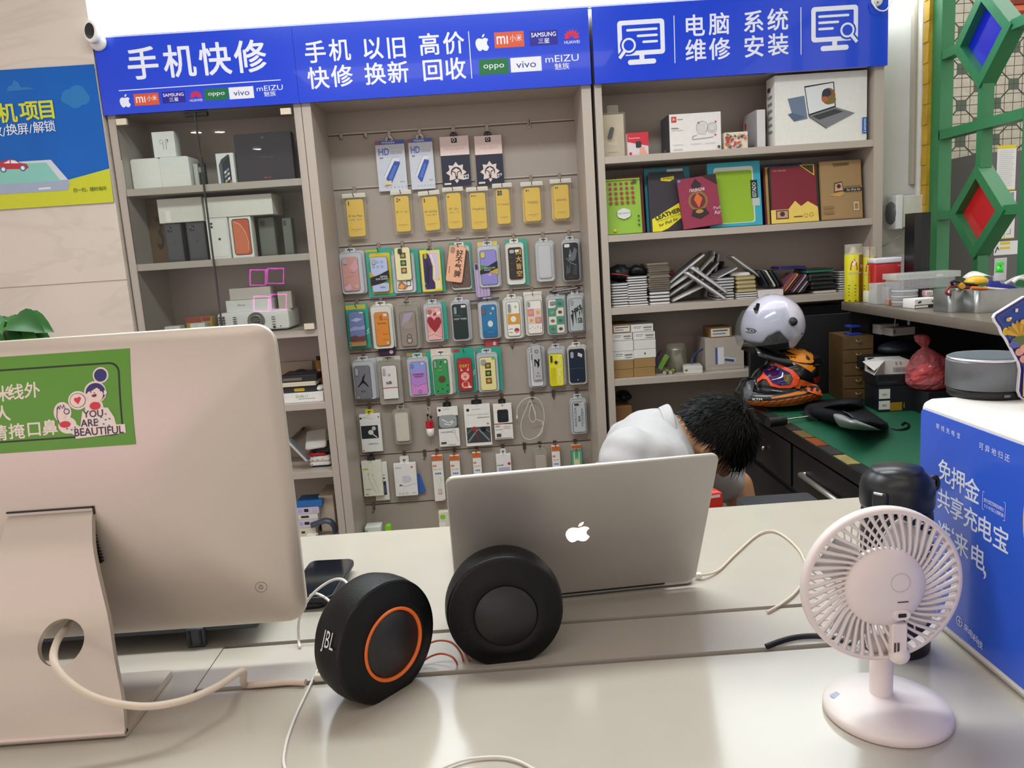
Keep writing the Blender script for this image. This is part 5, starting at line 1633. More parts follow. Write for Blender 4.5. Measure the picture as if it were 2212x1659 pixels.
packaged('green phone case with dark dots in a white tray', 'green dotted case', zB(818, 585, 1012, 948), (.06, .03, .82, .84), '173a22', '3f9a5c', [('e', a, b, .05, .05, '20402a') for a, b in ((.2, .95), (.55, .93), (.5, .86), (.2, .08), (.52, .14), (.85, .06), (.9, .24))] + [('e', .5, .80, .1, .1, '8a9a90'), ('r', .3, .68, .6, .70, 'c8b44a'), ('p', [(.28, .42), (.4, .34), (.66, .34), (.8, .42), (.7, .52), (.4, .52)], '6a4a34')], tray='white', card=('e0cfc4', 1.05, .5, 0, .01), stack=3, cam_=(.1, .76, .22, .96), camcol='9aa49a', tagpos=(.85, .92, 'ecdcd8'))
packaged('red phone case with a round pink pig face, on teal card', 'red pig case', zB(1012, 568, 1205, 930), (.1, .05, .86, .82), '5a1620', 'b4323a', [('t', '好运来了', .14, .72, .86, .82, 'e0b84a', .03), ('e', .5, .44, .30, .30, 'f0b4a8'), ('p', [(.2, .60), (.22, .72), (.38, .62)], 'f0b4a8'), ('p', [(.8, .60), (.78, .72), (.62, .62)], 'f0b4a8'), ('e', .5, .43, .11, .09, 'e07a80'), ('e', .46, .43, .02, .02, '8a3a40'), ('e', .54, .43, .02, .02, '8a3a40'), ('l', [(.34, .51), (.42, .52)], .02, '5a2a2a'), ('l', [(.58, .52), (.66, .51)], .02, '5a2a2a'), ('e', .5, .18, .3, .26, 'e8a8a0'), ('rr', .34, .13, .66, .27, .04, 'c8402c'), ('r', .66, .08, .9, .14, 'e4e0dc')] + [('e', rnd.random(), .85 + .13 * rnd.random(), .02, .02, 'd8a04a') for k in range(8)], tray=None, card=('2fa48c', 1.04, 1.02, 0, .004), carditems=[('r', 0, .93, .3, 1, 'b43a34'), ('l', [(.88, .44), (.98, .5)], .03, 'd8f0e8'), ('l', [(.88, .38), (.98, .44)], .03, 'd8f0e8')], cam_=None, stack=1)
packaged('cream three squares case with a green dot sticker, on teal card', 'cream case with green dot', zB(1195, 570, 1402, 922), (.12, .04, .88, .84), '22201c', 'eadf9c', sq3(), card=('2fa48c', 1.12, 1.04, .010, .008), stack=1, cam_=(.1, .78, .42, .94), camcol='9a9ea8', tagpos=(.86, .96, '52d83a'))
packaged('white phone case in a grey tray behind a narrow silver box', 'white case behind silver box', zB(1620, 530, 1790, 885), (.14, .03, .9, .86), '1c1c20', 'dcdcde', [], stack=1, cam_=(.1, .78, .3, .94), camcol='8a8c92')
packaged('narrow silver case box with crossed N and Y letters', 'silver NY box', zB(1655, 522, 1765, 822), (.04, .0, .96, 1), '2a2a30', 'c4c4c8', [('r', .1 + .16 * k, .0, .14 + .16 * k, 1, 'b2b2b8') for k in range(6)] + [('o', .5, .82, .2, .05, '22222a'), ('t', 'N', .2, .40, .72, .60, '15151a', .03), ('t', 'Y', .3, .36, .82, .58, '15151a', .03), ('e', .5, .2, .06, .06, '2a2a30'), ('t', 'NEW ERA', .25, .1, .75, .13, '2a2a30')], tray=None, tilt=-1, stack=0, hk=False, yoff=.046, tab=False, cam_=None, r=.003, title='phone_case_box')
packaged('bright yellow phone case reading COME ON up its side', 'yellow come on case', zB(1795, 528, 1962, 872), (.02, .0, .90, .80), '1e1e16', 'ece22e', [('t', 'COME ON', .58, .05, .88, .95, 'f4f0c4', .02, 90)] + [('r', .06, .05 + .04 * k, .46, .065 + .04 * k, 'd8cc28') for k in range(14)] + [('e', .5, .74, .12, .12, '3a3a38')], stack=1, cam_=(.12, .74, .26, .95), camcol='3a3a38')
packaged('plain navy phone case with a white tag, right of the yellow one', 'plain navy case', zB(1960, 515, 2142, 860), (.06, .05, .92, .88), '141a26', '222e42', [('p', [(.56, .80), (.84, .74), (.88, .84), (.60, .90)], 'd8d8d6'), ('r', .0, .42, 1, .425, '8a905a'), ('e', .5, .08, .04, .04, 'c8c8c8'), ('l', [(.1, .3), (.4, .5), (.9, .55)], .02, '34425a')], tray='white', stack=1, cam_=(.1, .74, .3, .92), camcol='a4acb4')
q = atY(720 + 1500 / 3.881, 610 + 540 / 3.881, YB)
hook(q.x, q.z, 'bare hook in the gap of the fifth row')
# ---- sixth row
def carton(title, d, cat, bb, th, col, items, yoff=.03, tabc=None, tilt=0, short=None, grp='accessory boxes on the slatted board', tabz=.02, side=None):
 p, W, H = frame(bb, yoff)
 t = root(title, d, cat, tuple(p), (0, R(tilt), 0), grp)
 mb = MB()
 mb.box(-W / 2, W / 2, 0, th, -H, 0, M('carton_' + col, col, .45), .0006)
 mb.build('carton', t)
 mb = MB()
 mb.art(items, W, H, -W / 2, -H, -.0001)
 mb.build('printing', t)
 if tabc:
  mb = MB()
  mb.extrude(rr_pts(-W * .2, -.004, W * .2, tabz, .006, 4), th * .45, th * .45 + .0015, M('tab_' + tabc, tabc, .35))
  mb.poly(rr_pts(-.006, tabz * .35, .006, tabz * .35 + .005, .002, 3), th * .45 - .0003, C('4a4540'))
  mb.build('hang_tab', t)
 if short:
  hook(p.x, p.z + (tabz * .5 if tabc else -.004), 'hook carrying the ' + short, reach=yoff + .008)
 return t
ear = lambda: [('o', .06, .90, .05, .05, '22262c'), ('e', .07, .90, .05, .05, '22262c'), ('t', 'MOXOM', .16, .905, .42, .925, '6a6e74'), ('t', 'HIFI', .42, .88, .66, .895, '8a8e94')]
carton('earphone_box', 'white earphone box with a black photo, yellow tab on top', 'earphone box', zB(215, 1105, 415, 1428), .022, 'ecebe8', ear() + [('r', .04, .36, .86, .70, '23282e'), ('e', .5, .52, .13, .12, 'dcdcd8'), ('e', .66, .62, .1, .1, 'c8c8c6'), ('l', [(.52, .5), (.78, .38)], .05, 'dcdcd8'), ('t', '高端音质耳机', .34, .20, .80, .23, '4a4e54', .01), ('e', .08, .05, .03, .03, '3a2a24'), ('e', .93, .92, .03, .03, '22262c')], tabc='d8c832', short='earphone box with yellow tab')
packaged('empty clear tray with rounded top, left of the capsule', 'empty clear tray', zB(490, 1043, 662, 1364), (.12, .08, .9, .84), 'c9bfb2', 'cfc6b8', [('rr', .05, .03, .95, .97, .06, 'd4ccc0')], tray='clear', cam_=None, stack=0)
q = atY(720 + 795 / 3.881, 610 + 1040 / 3.881, YB - .03)
cp = root('earphone_capsule', 'red and white capsule with dark earbuds on top', 'earphone', tuple(q), group='accessory boxes on the slatted board')
k = q.y / F_PX
mb = MB()
mb.cyl((0, 0, -.095), (0, 0, -.063), .0165, .0165, M('capsule_red', 'c81f34', .15, coat=.5), 24)
mb.build('cap', cp)
mb = MB()
mb.lathe([(0, -.134), (.008, -.133), (.014, -.126), (.0168, -.116), (.0168, -.095), (0, -.095)], white_gloss, 24)
mb.build('base', cp)
mb = MB()
mb.ball((-.005, 0, -.037), .005, .006, .006, black_pl, 12)
mb.ball((.008, -.002, -.046), .006, .006, .006, black_pl, 12)
mb.tube([(-.006, 0, -.04), (-.008, 0, -.055), (-.004, 0, -.064)], .0013, black_pl, 6)
mb.tube([(.008, 0, -.05), (.008, 0, -.064)], .0013, black_pl, 6)
mb.build('earbuds', cp)
mb = MB()
mb.box(-.009, .009, -.001, .0, -.033, .0, clear_tray)
mb.build('hanger', cp)
hook(q.x, q.z - .006, 'hook carrying the red and white capsule')
carton('earphone_box', 'white earphone box with a grey coiled earphone photo, black tab', 'earphone box', zB(868, 1045, 1068, 1382), .018, 'eceae6', [('e', .12, .93, .065, .065, '22262c'), ('t', 'MOXOM', .3, .935, .6, .95, '6a6e74'), ('r', 0, .46, 1, .78, '4a4e52'), ('rr', .06, .48, .92, .80, .18, 'a0a4a8'), ('l', [(.2, .7), (.5, .6), (.8, .66), (.6, .54), (.3, .58)], .05, 'e8e8e8'), ('t', '入耳式立体声耳机', .08, .35, .68, .385, '4a4e54', .01), ('o', .74, .38, .08, .02, 'b8b8b4'), ('l', [(.78, .34), (.92, .12)], .01, '9a9a98'), ('r', .08, .07, .34, .12, '4a4a4c'), ('r', .4, .04, .8, .05, '8a8a8c')], tabc='15181f', short='grey coiled earphone box')
carton('earphone_box', 'biggest white earphone box, red and black earbuds on a steel photo', 'earphone box', zB(1092, 1025, 1340, 1378), .024, 'efece8', [('e', .15, .88, .06, .06, '22262c'), ('t', 'MOXOM', .3, .88, .62, .9, '6a6e74'), ('t', 'STEREO HEADSET', .1, .745, .96, .775, 'b4aeaa'), ('t', '金属重低音耳机', .48, .67, .96, .70, '4a4e54', .01), ('r', .05, .08, .96, .46, '3c4246'), ('l', [(.1, .12), (.5, .42), (.9, .12)], .06, '8a9094'), ('l', [(.05, .3), (.3, .45)], .05, '6a7074'), ('l', [(.7, .45), (.96, .3)], .05, '6a7074'), ('e', .35, .42, .09, .09, 'b02a30'), ('e', .7, .40, .1, .1, '17181c'), ('l', [(.38, .38), (.52, .1)], .03, 'a02a30'), ('r', .84, .52, .92, .55, '9aa03a')], tabc='15181f', short='biggest earphone box')
carton('earphone_box', 'slim white box with a black square picture and a red line', 'earphone box', zB(1338, 1018, 1518, 1322), .018, 'efeae6', [('o', .5, .95, .05, .02, 'c0403a'), ('rr', .2, .48, .8, .84, .1, '1c2028'), ('o', .55, .66, .12, .02, '3a404a'), ('r', 0, .43, 1, .455, 'b8403a'), ('r', .55, .43, 1, .455, '2a2c32'), ('t', '蓝牙耳机', .06, .35, .3, .40, '3a3c40', .01), ('r', .06, .28, .42, .29, '8a8a8e'), ('r', .5, .36, .86, .37, '8a8a8e'), ('r', .5, .31, .86, .32, '8a8a8e'), ('r', .1, .08, .34, .17, '4a4a50'), ('r', .05, .03, .9, .045, '6a6a6e')], tabc='17191f', short='black square picture box')
cw = root('coiled_cable', 'coiled white charging cable hanging in loose loops', 'cable', tuple(atY(1150, 858, YB - .025)), group='accessory boxes on the slatted board')
k = 3.3 / F_PX
def cp_(px, py, y=0):
 q = atY(px, py, YB - .025 + y)
 return q - cw.location
mb = MB()
mb.tube([cp_(1117, 895), cp_(1118, 882), cp_(1128, 866), cp_(1148, 858), cp_(1166, 866), cp_(1175, 890), cp_(1173, 920), cp_(1160, 943), cp_(1140, 949), cp_(1128, 938), cp_(1126, 912), cp_(1136, 885), cp_(1145, 866, -.003), cp_(1153, 885, -.004), cp_(1157, 905, -.003), cp_(1150, 912, -.002), cp_(1143, 900, -.002), cp_(1148, 875, -.005), cp_(1156, 890, -.006), cp_(1158, 905, -.004), cp_(1172, 912), cp_(1170, 935), cp_(1155, 946)], .0017, cab_w, 6)
mb.build('cord', cw)
mb = MB()
q = cp_(1116.5, 898)
mb.box(q.x - .003, q.x + .003, q.y - .002, q.y + .002, q.z - .012, q.z + .003, white_gloss)
mb.build('plug', cw)
hook(cw.location.x, cw.location.z - .002, 'hook carrying the coiled white cable')
q = atY(720 + 1845 / 3.881, 610 + 955 / 3.881, YB)
hook(q.x, q.z, 'bare hook right of the coiled white cable')
packaged('pale grey phone case with sideways black lettering, right end of sixth row', 'sideways lettering case', zB(1980, 950, 2145, 1278), (.14, .05, .92, .84), '26282c', 'c2c8ce', [('t', 'BERGER', .12, .2, .3, .85, '5a6068', 0, 90), ('t', 'BR', .42, .36, .60, .56, '26282c', .04, 90), ('t', 'MODERN', .66, .2, .82, .78, '3a3e44', .0, 90), ('t', '(PREMIUM)', .86, .3, .93, .7, '6a7078', 0, 90)], stack=0, cam_=(.14, .9, .5, .96), camcol='2a2c30', tagpos=(.84, .96, 'e4e8ea'))
# ---- seventh row
carton('cable_box', 'white and yellow charging cable box at the left end, above the counter', 'cable box', zC(155, 645, 345, 948), .022, 'ecebdc', [('rr', .06, .76, .34, .80, .02, 'd8cc3a'), ('t', 'baseus', .1, .77, .3, .79, '6a6420'), ('l', [(.30, .62), (.32, .5), (.60, .1)], .012, 'b0aca0'), ('l', [(.52, .60), (.8, .08)], .012, 'b0aca0'), ('r', .28, .60, .36, .68, 'cfcabc'), ('r', .5, .58, .56, .64, 'cfcabc'), ('r', .1, .2, .4, .21, '8a8678'), ('r', .0, .0, 1, .012, 'c9c23a'), ('r', .1, .06, .24, .075, '8a8678')], tabc='2a2c34', short='white and yellow cable box', yoff=.034)
carton('cable_box', 'white box with dark window behind the white and yellow cable box', 'cable box', zC(250, 655, 396, 985), .012, 'e8e5de', [('r', .56, .14, .84, .5, '2a3446'), ('r', .6, .2, .8, .4, '4a5a74'), ('r', .62, .56, .8, .6, '6a665e'), ('r', .6, .66, .84, .67, '8a8678')], yoff=.018)
carton('charger_box', 'white charger box with a lilac charger picture', 'charger box', zC(425, 665, 634, 945), .024, 'efedec', [('t', '超级快充', .08, .86, .34, .89, '5a5a60', .01), ('e', .82, .88, .05, .04, 'c8303c'), ('rr', .36, .42, .68, .62, .04, 'd8cfe4'), ('r', .68, .46, .74, .58, 'cfc4dc'), ('l', [(.2, .34), (.5, .30), (.95, .38)], .015, 'c8c4cc'), ('r', .2, .32, .32, .36, '5a5a60'), ('o', .18, .08, .05, .01, '8a8a90'), ('o', .34, .08, .05, .01, '8a8a90'), ('o', .5, .08, .05, .01, '8a8a90'), ('t', '22.5W', .76, .07, .92, .10, '5a5a60', .02)], tabc='e4e2df', tabz=.032, short='white charger box', yoff=.034)
carton('charger_box', 'blue card edge behind the white charger box', 'charger box', zC(560, 760, 662, 925), .003, '3a62b4', [], yoff=.014, tilt=-14)
ob_it = [('rr', .06, .76, .42, .80, .04, 'd06a30'), ('t', 'RAVVO', .1, .77, .38, .79, 'f4ece6'), ('t', 'Data Cable', .14, .69, .84, .72, 'd09070'), ('e', .3, .61, .085, .085, '3a78c0'), ('e', .5, .61, .085, .085, '3a78c0'), ('e', .7, .61, .085, .085, '3a78c0'), ('l', [(.56, .52), (.7, .52), (.7, .38)], .02, '9a948e'), ('l', [(.5, .42), (.5, .3), (.7, .3)], .015, 'c8c2bc'), ('r', .8, .01, .97, .03, 'd06a30')]
for k, (bb, where) in enumerate((((745, 600, 868, 992), 'tall white and orange cable box with a red stamp, left of the laptop'), ((897, 600, 1010, 985), 'white and orange cable box half hidden by the laptop corner'), ((1088, 575, 1190, 960), 'white and orange cable box above the middle of the laptop lid'), ((1752, 520, 1852, 910), 'white and orange cable box beside the green hand shaped one'))):
 it = list(ob_it)
 if k == 0:
  it += [('rr', .38, .16, .72, .26, .03, 'c8443c'), ('rr', .41, .17, .69, .25, .02, 'ece8e4'), ('t', '优惠', .46, .19, .64, .23, 'c8443c')]
 it += [('r', 0, .90, 1, 1, 'd06a30')]
 carton('cable_box', where, 'cable box', zC(*bb), .024, 'ece8e4', it, tabc='d86c2e', tabz=.012, short=where.split(',')[0].replace('white and orange ', 'orange ') if k != 3 else 'orange cable box beside the green hand', yoff=.034)
carton('earphone_box', 'white box with a lilac panel and red dot above the laptop', 'earphone box', zC(1285, 588, 1440, 960), .024, 'e9e6e6', [('r', .04, .74, .34, .765, '4ab08a'), ('r', .36, .74, .46, .765, '3a3c42'), ('e', .86, .78, .1, .1, 'b83a3a'), ('rr', .14, .3, .9, .70, .08, 'b4b0d0')], tabc='dcd9d8', tabz=.024, short='lilac panel box', yoff=.034)
packaged('empty clear tray with a hanging slot, near the end of the lowest row', 'lowest clear tray', zC(1600, 520, 1745, 905), (.1, .05, .9, .8), 'b8aea4', 'b4aaa0', [], tray='clear', cam_=None, stack=0)
packaged('green phone card with a cream horned hand sign', 'green horned hand card', zC(1912, 545, 2040, 925), (.0, .0, 1, 1), '2a5a4a', '57a88a', [('p', [(.22, .94), (.32, .96), (.36, .78), (.46, .78), (.5, .84), (.56, .78), (.64, .78), (.70, .96), (.8, .94), (.76, .70), (.84, .60), (.7, .52), (.34, .52), (.2, .62)], 'dcd8ae'), ('l', [(.3, .62), (.72, .62)], .03, '1e2a26'), ('p', [(.2, .50), (.8, .50), (.7, .40), (.3, .40)], 'dcd8ae'), ('t', 'ROCK', .3, .32, .7, .38, '1e2a26', .02)], tray=None, cam_=None, stack=0, yoff=.042, tab=False, title='phone_case')
carton('cable_box', 'orange topped cable box behind the green horned hand card', 'cable box', zC(1918, 510, 2030, 900), .014, 'ece8e4', [('r', 0, .92, 1, 1, 'd06a30')], yoff=.022)
for px, py, lb_ in ((748 + 170, 830 + 605 / 3.881, 'bare hook between the charger box and the orange cable boxes'), (740 + 1525 / 3.881, 830 + 545 / 3.881, 'bare hook between the lilac box and clear tray'), (740 + 265 / 3.881, 830 + 1045 / 3.881, 'bare hook low at the left, just above the counter'), (740 + 1770 / 3.881, 830 + 95 / 3.881, 'bare hook above the lowest clear tray')):
 if 'above the lowest' in lb_:
  continue
 q = atY(px, py, YB)
 hook(q.x, q.z, lb_)
# things on the cabinet bottom, peeping over the counter edge
q = atY(795, 1150, 3.2)
mb = MB()
mb.box(-.012, .055, 0, .06, .302 - q.z, .022, M('carton_e9eee9', 'e6ece6', .4), .002)
mb.art([('t', 'X', .2, .3, .5, .8, '8a9a8a')], .07, .03, -.03, -.012, -.0002)
tag(mb.build('accessory_box', loc=(q.x, 3.2, q.z)), 'white box leaning up from behind the counter edge', 'box')
q = atY(838, 1142, 3.2)
mb = MB()
mb.rprism(-.014, .014, .302 - q.z, .016, 0, .03, .012, M('lime_plastic', '86d42c', .35), .004)
tag(mb.build('phone_holder', loc=(q.x, 3.2, q.z)), 'lime green plastic piece peeping over the counter edge', 'holder')
q = atY(958, 1120, 3.2)
mb = MB()
mb.rprism(-.02, .05, .302 - q.z, .03, 0, .03, .004, M('cream_bag', 'dcd9c4', .5, bump=.3, bscale=40), .003)
mb.art([('rr', .1, .72, .4, .92, .1, '8ac83a'), ('r', .0, .2, .4, .6, 'eeece4')], .07, .1, -.02, -.075, -.0003)
tag(mb.build('paper_bag', loc=(q.x, 3.2, q.z)), 'crumpled cream bag with a green mark beside the laptop edge', 'bag')
# ================================================================== goods on the cabinet shelves
z6 = lambda l, t, r, b: (200 + l / 4.254, 220 + t / 4.254, 200 + r / 4.254, 220 + b / 4.254)
z7 = lambda l, t, r, b: (200 + l / 3.95, 550 + t / 3.95, 200 + r / 3.95, 550 + b / 3.95)
z8 = lambda l, t, r, b: (560 + l / 3.95, 750 + t / 3.95, 560 + r / 3.95, 750 + b / 3.95)
z3 = lambda l, t, r, b: (1250 + l / 3.16, t / 3.16, 1250 + r / 3.16, b / 3.16)
z4 = lambda l, t, r, b: (1290 + l / 3.95, 530 + t / 3.95, 1290 + r / 3.95, 530 + b / 3.95)
def size(bb, y, lean=.0):
 l, t, r, b = bb
 q = atY((l + r) / 2, (t + b) / 2, y)
 k = (q - CAM).dot(_fw) / F_PX
 p = atY((l + r) / 2, b, y)
 return p, ((r - l) - lean * (b - t)) * k, (b - t) * k
def inside(x, y, W):
 if y > YF:
  for a, b in ((-1.3585, -.7055), (.4460, 1.4695)):
   if a - .1 < x < b + .1:
    return min(max(x, a + W / 2 + .001), b - W / 2 - .001)
 return x
def fb(name, label, cat, bb, y, dep, z0, col, items=(), yaw=0, pitch=0, group=None, rad=0.0, side=(), mat=None, rough=.45, part='carton', lean=.06, h=None):
 """a box standing on a shelf: front face taken from the photo at depth y, resting on z0"""
 p, W, H = size(bb, y, lean)
 if h:
  H = h
 p.x = inside(p.x, y, W)
 t = root(name, label, cat, (p.x, y, (z0 if z0 is not None else p.z) + .0006 + dep * math.sin(R(pitch))), (R(-pitch), 0, R(yaw)), group)
 m_ = mat or M('carton_' + col, col, rough)
 mb = MB()
 if rad:
  mb.rprism(-W / 2 + .0005, W / 2 - .0005, 0, H - .0012, 0, dep, rad, m_, .002, 5)
 else:
  mb.box(-W / 2 + .0004, W / 2 - .0004, 0, dep, 0, H - .0012, m_, .0008)
 mb.build(part, t)
 if items or side:
  mb = MB()
  mb.art(items, W, H, -W / 2, 0, -.0002)
  if side:
   mb.M = Matrix(((0, 1, 0, -W / 2), (-1, 0, 0, dep), (0, 0, 1, 0), (0, 0, 0, 1)))
   mb.art(side, dep, H, 0, 0, -.0003)
  mb.build('printing', t)
 return t
# ---- glass cabinet, top compartment
zs = S1[0]
g = 'boxes behind the glass doors'
fb('adapter_box', 'left of two rounded white square boxes behind the glass', 'box', z6(362, 522, 645, 802), 3.11, .07, zs, 'e6e6e0', group=g, rad=.010)
b2 = fb('adapter_box', 'right of two rounded white square boxes behind the glass', 'box', z6(632, 502, 922, 782), 3.11, .11, zs, 'e4e4de', group=g, rad=.010)
fb('earphone_case_box', 'white box with an earphone picture on the two rounded boxes', 'box', z6(562, 282, 780, 510), 3.115, .05, zs + size(z6(632, 502, 922, 782), 3.11)[2], 'e6e6e2', [('o', .40, .60, .09, .02, 'a8a8a8'), ('l', [(.47, .58), (.47, .30)], .035, 'b4b4b4'), ('o', .64, .62, .08, .02, 'a8a8a8'), ('e', .68, .64, .03, .04, '5a5a5e'), ('l', [(.6, .58), (.6, .30)], .035, 'b4b4b4')], group=g)
fb('slim_box', 'narrow pale box beside the black handset', 'box', z6(938, 552, 990, 760), 3.13, .06, zs, 'b8b8b2', group=g)
wt = root('walkie_talkie', 'small black handset with a pale screen behind the glass', 'handset', tuple(atY(438, 396, 3.14)))
wt.location.z = zs
p_, W, H = size(z6(985, 540, 1055, 752), 3.14)
mb = MB()
mb.rprism(-W / 2, W / 2, 0, H, 0, .02, .004, black_pl, .002)
mb.art([('r', .2, .62, .8, .84, '8f9a86')] + [('e', .25 + .25 * (k % 3), .12 + .12 * (k // 3), .07, .07, '34363c') for k in range(9)], W, H, -W / 2, 0, -.0002)
mb.build('body', wt)
mb = MB()
mb.cyl((W * .25, .01, H), (W * .25, .01, H + .022), .003, .0025, black_pl, 10)
mb.build('antenna', wt)
fb('phone_box', 'white box with a black phone picture behind the glass', 'phone box', z6(1150, 458, 1330, 742), 3.12, .04, zs, 'e2e2e0', [('p', [(.16, .0), (.13, .62), (.30, .80), (.72, .95), (.78, .90), (.78, .0)], '34363c'), ('p', [(.34, .0), (.34, .68), (.76, .88), (.76, .0)], '1a1c22'), ('p', [(.18, .05), (.17, .6), (.30, .72), (.30, .05)], '5a5e68')] + [('p', [(a, b), (a + .13, b + .05), (a + .13, b + .13), (a, b + .08)], c_) for a, b, c_ in ((.40, .05, 'a8c48a'), (.56, .12, 'e8e8ee'), (.40, .2, '8aa0c8'), (.56, .27, 'c8d0b8'), (.40, .33, 'd8d8de'), (.56, .40, '7a9ac0'), (.66, .02, 'c85a5a'))], group=g)
fb('tablet_box', 'big black tablet box with a small red seal behind the glass', 'tablet box', z6(1330, 290, 1880, 732), 3.13, .05, zs, '26262e', [('t', 'HUAWEI MatePad', .38, .50, .66, .525, '5a5862'), ('p', [(.5, .88), (.47, .92), (.53, .92)], '6a6068'), ('e', .48, .10, .017, .017, 'b03a34'), ('r', .51, .09, .6, .11, '8a2f2c')], rough=.3)
# second compartment
zs = S1[1]
h1 = size(z6(690, 1120, 860, 1472), 3.12)[2]
DK = '3a3a3e'
for k, (bb, lb_) in enumerate(((z6(690, 1125, 865, 1475), 'left dark phone box under the left long white box'), (z6(890, 1115, 1078, 1468), 'right dark phone box under the left long white box'))):
 fb('phone_box', lb_, 'phone box', bb, 3.12, .05, zs, DK, [('rr', .08, .06, .92, .96, .12, '4a4a50'), ('rr', .14, .76, .46, .92, .08, '2a2a2e'), ('e', .24, .87, .05, .05, '6a6a70'), ('e', .36, .83, .05, .05, '5a5a60'), ('e', .52, .5, .05, .06, '35353a')], group=g, h=h1)
fb('white_box', 'left long white box lying on two dark phone boxes', 'box', z6(610, 892, 1030, 1112), 3.11, .16, zs + h1, 'd8d6cc', [('r', .16, .05, .27, .5, 'e9e8e0')], group=g)
h2 = size(z6(1078, 1095, 1290, 1468), 3.10)[2]
fb('phone_box', 'white phone box showing the back of a white phone', 'phone box', z6(1078, 1100, 1292, 1468), 3.10, .05, zs, 'e2e0da', [('rr', .1, .06, .94, .96, .14, 'c8c6c0'), ('rr', .11, .065, .93, .955, .13, 'e6e4de'), ('e', .24, .86, .06, .06, '3a3a3e'), ('e', .24, .78, .06, .06, '3a3a3e'), ('e', .55, .48, .06, .06, '3a3a3e')], group=g, h=h2)
fb('phone_box', 'white phone box with an orange red phone picture', 'phone box', z6(1284, 1092, 1505, 1452), 3.105, .05, zs, 'e4e2dc', [('rr', .12, .06, .92, .94, .12, '2e2022'), ('rr', .15, .08, .89, .92, .10, 'c2583a'), ('p', [(.16, .9), (.5, .84), (.72, .62), (.8, .35), (.74, .1), (.16, .1)], 'd0704a'), ('l', [(.2, .88), (.5, .80), (.72, .6), (.80, .36), (.76, .16)], .02, 'f0c0a0')], group=g, h=h2)
fb('white_box', 'right longest white box lying across two white phone boxes', 'box', z6(1040, 900, 1672, 1088), 3.10, .15, zs + h2, 'dcdad0', group=g)
for bb, lb_ in ((z6(1545, 1082, 1715, 1432), 'dark green phone box right of the orange red one'), (z6(1762, 1068, 1868, 1402), 'narrow dark green phone box at the right end behind the glass')):
 fb('phone_box', lb_, 'phone box', bb, 3.16, .05, zs, '565a52', [('rr', .08, .05, .92, .96, .12, '666a60'), ('rr', .12, .78, .44, .93, .08, '3c3f3a'), ('e', .22, .88, .05, .05, '1c1c1e'), ('e', .34, .84, .05, .05, '1c1c1e')], group=g)
fb('carton_box', 'brown carton with a dark numeral at the left behind the glass', 'box', z6(470, 900, 700, 1480), 3.20, .08, zs, '6a5238', [('t', '3', .38, .22, .74, .72, '3a2c20', .02), ('t', 'BONUS', .1, .86, .8, .92, '4a3824')], lean=.12)  # box and numeral stand in for a yellowish reflection on the door
# third compartment
zs = S1[2]
hp_ = size(z7(1085, 462, 1690, 640), 3.11)[2]
pj = root('projector', 'white projector with a round lens behind the glass door', 'projector', (atY(550, 712, 3.11).x, 3.11, zs + .0006))
W = size(z7(1085, 462, 1690, 640), 3.11)[1]
mb = MB()
mb.rprism(-W / 2, W / 2, .006, hp_, 0, .17, .012, white_gloss, .006, 5)
mb.art([('r', .02 + .03 * (k % 3), .22 + .13 * (k // 3), .045 + .03 * (k % 3), .32 + .13 * (k // 3), '2c2c30') for k in range(15)] + [('r', .22, .25 + .1 * k, .27, .29 + .1 * k, '3a3a3e') for k in range(6)] + [('r', .76, .3 + .12 * k, .81, .34 + .12 * k, '3a3a3e') for k in range(4)] + [('l', [(.12, .24 + .1 * k), (.98, .24 + .1 * k)], .003, 'c8c6c2') for k in range(6)] + [('e', .79, .2, .02, .02, '1c1c20'), ('e', .88, .22, .01, .01, '3a3a3e')], W, hp_, -W / 2, 0, -.0004)
mb.build('casing', pj)
mb = MB()
lx = W * .04
mb.lathe([(.034, .0), (.034, -.004), (.027, -.008), (.025, -.014), (.020, -.014), (.018, -.006), (0, -.004)], M('lens_ring', '8a8884', .3, .6), 36, 'y', (lx, 0, hp_ * .54))
mb.lathe([(.0, -.007), (.012, -.0065), (.0178, -.005)], M('lens_glass', '2a2428', .05), 30, 'y', (lx, 0, hp_ * .54))
mb.build('lens', pj)
mb = MB()
mb.cyl((W * .2, .02, 0), (W * .2, .02, .0065), .006, .006, black_pl, 12)
mb.build('foot', pj)
h3 = size(z7(1140, 362, 1540, 465), 3.13)[2]
fb('phone_box', 'white phone box lying on the projector', 'phone box', z7(1140, 362, 1530, 465), 3.13, .09, zs + hp_, 'dcdad6', [('t', 'iPhone', .26, .48, .42, .64, '6a6a6e')], group=g)
fb('phone_box', 'greyish phone box on top of the one on the projector', 'phone box', z7(1168, 262, 1525, 362), 3.14, .09, zs + hp_ + h3, 'c0b8ae', group=g)
fb('slim_box', 'small beige box at the right on the projector', 'box', z7(1585, 312, 1712, 460), 3.16, .05, zs + hp_, 'b0a698', group=g)
fb('accessory_box', 'small white box low at the left behind the glass', 'box', z7(612, 540, 750, 640), 3.11, .05, zs, 'd4d2c8', [('o', .5, .4, .1, .02, 'a8a6a0'), ('l', [(0, .72), (1, .72)], .01, 'a8a69c')], group=g)
fb('accessory_box', 'small white box in front of a red and yellow one', 'box', z7(832, 522, 965, 635), 3.10, .05, zs, 'd8d6ce', [('l', [(.3, .85), (.5, .8)], .02, '5a5a5c'), ('o', .55, .38, .09, .02, '8a8a88')], group=g)
fb('accessory_box', 'red and yellow box behind two small white boxes', 'box', z7(800, 478, 1030, 628), 3.18, .05, zs, 'b8a04a', [('r', .0, .7, .6, 1, '9a3a2a'), ('r', .62, .75, .95, .98, 'a02a2e')], group=g)
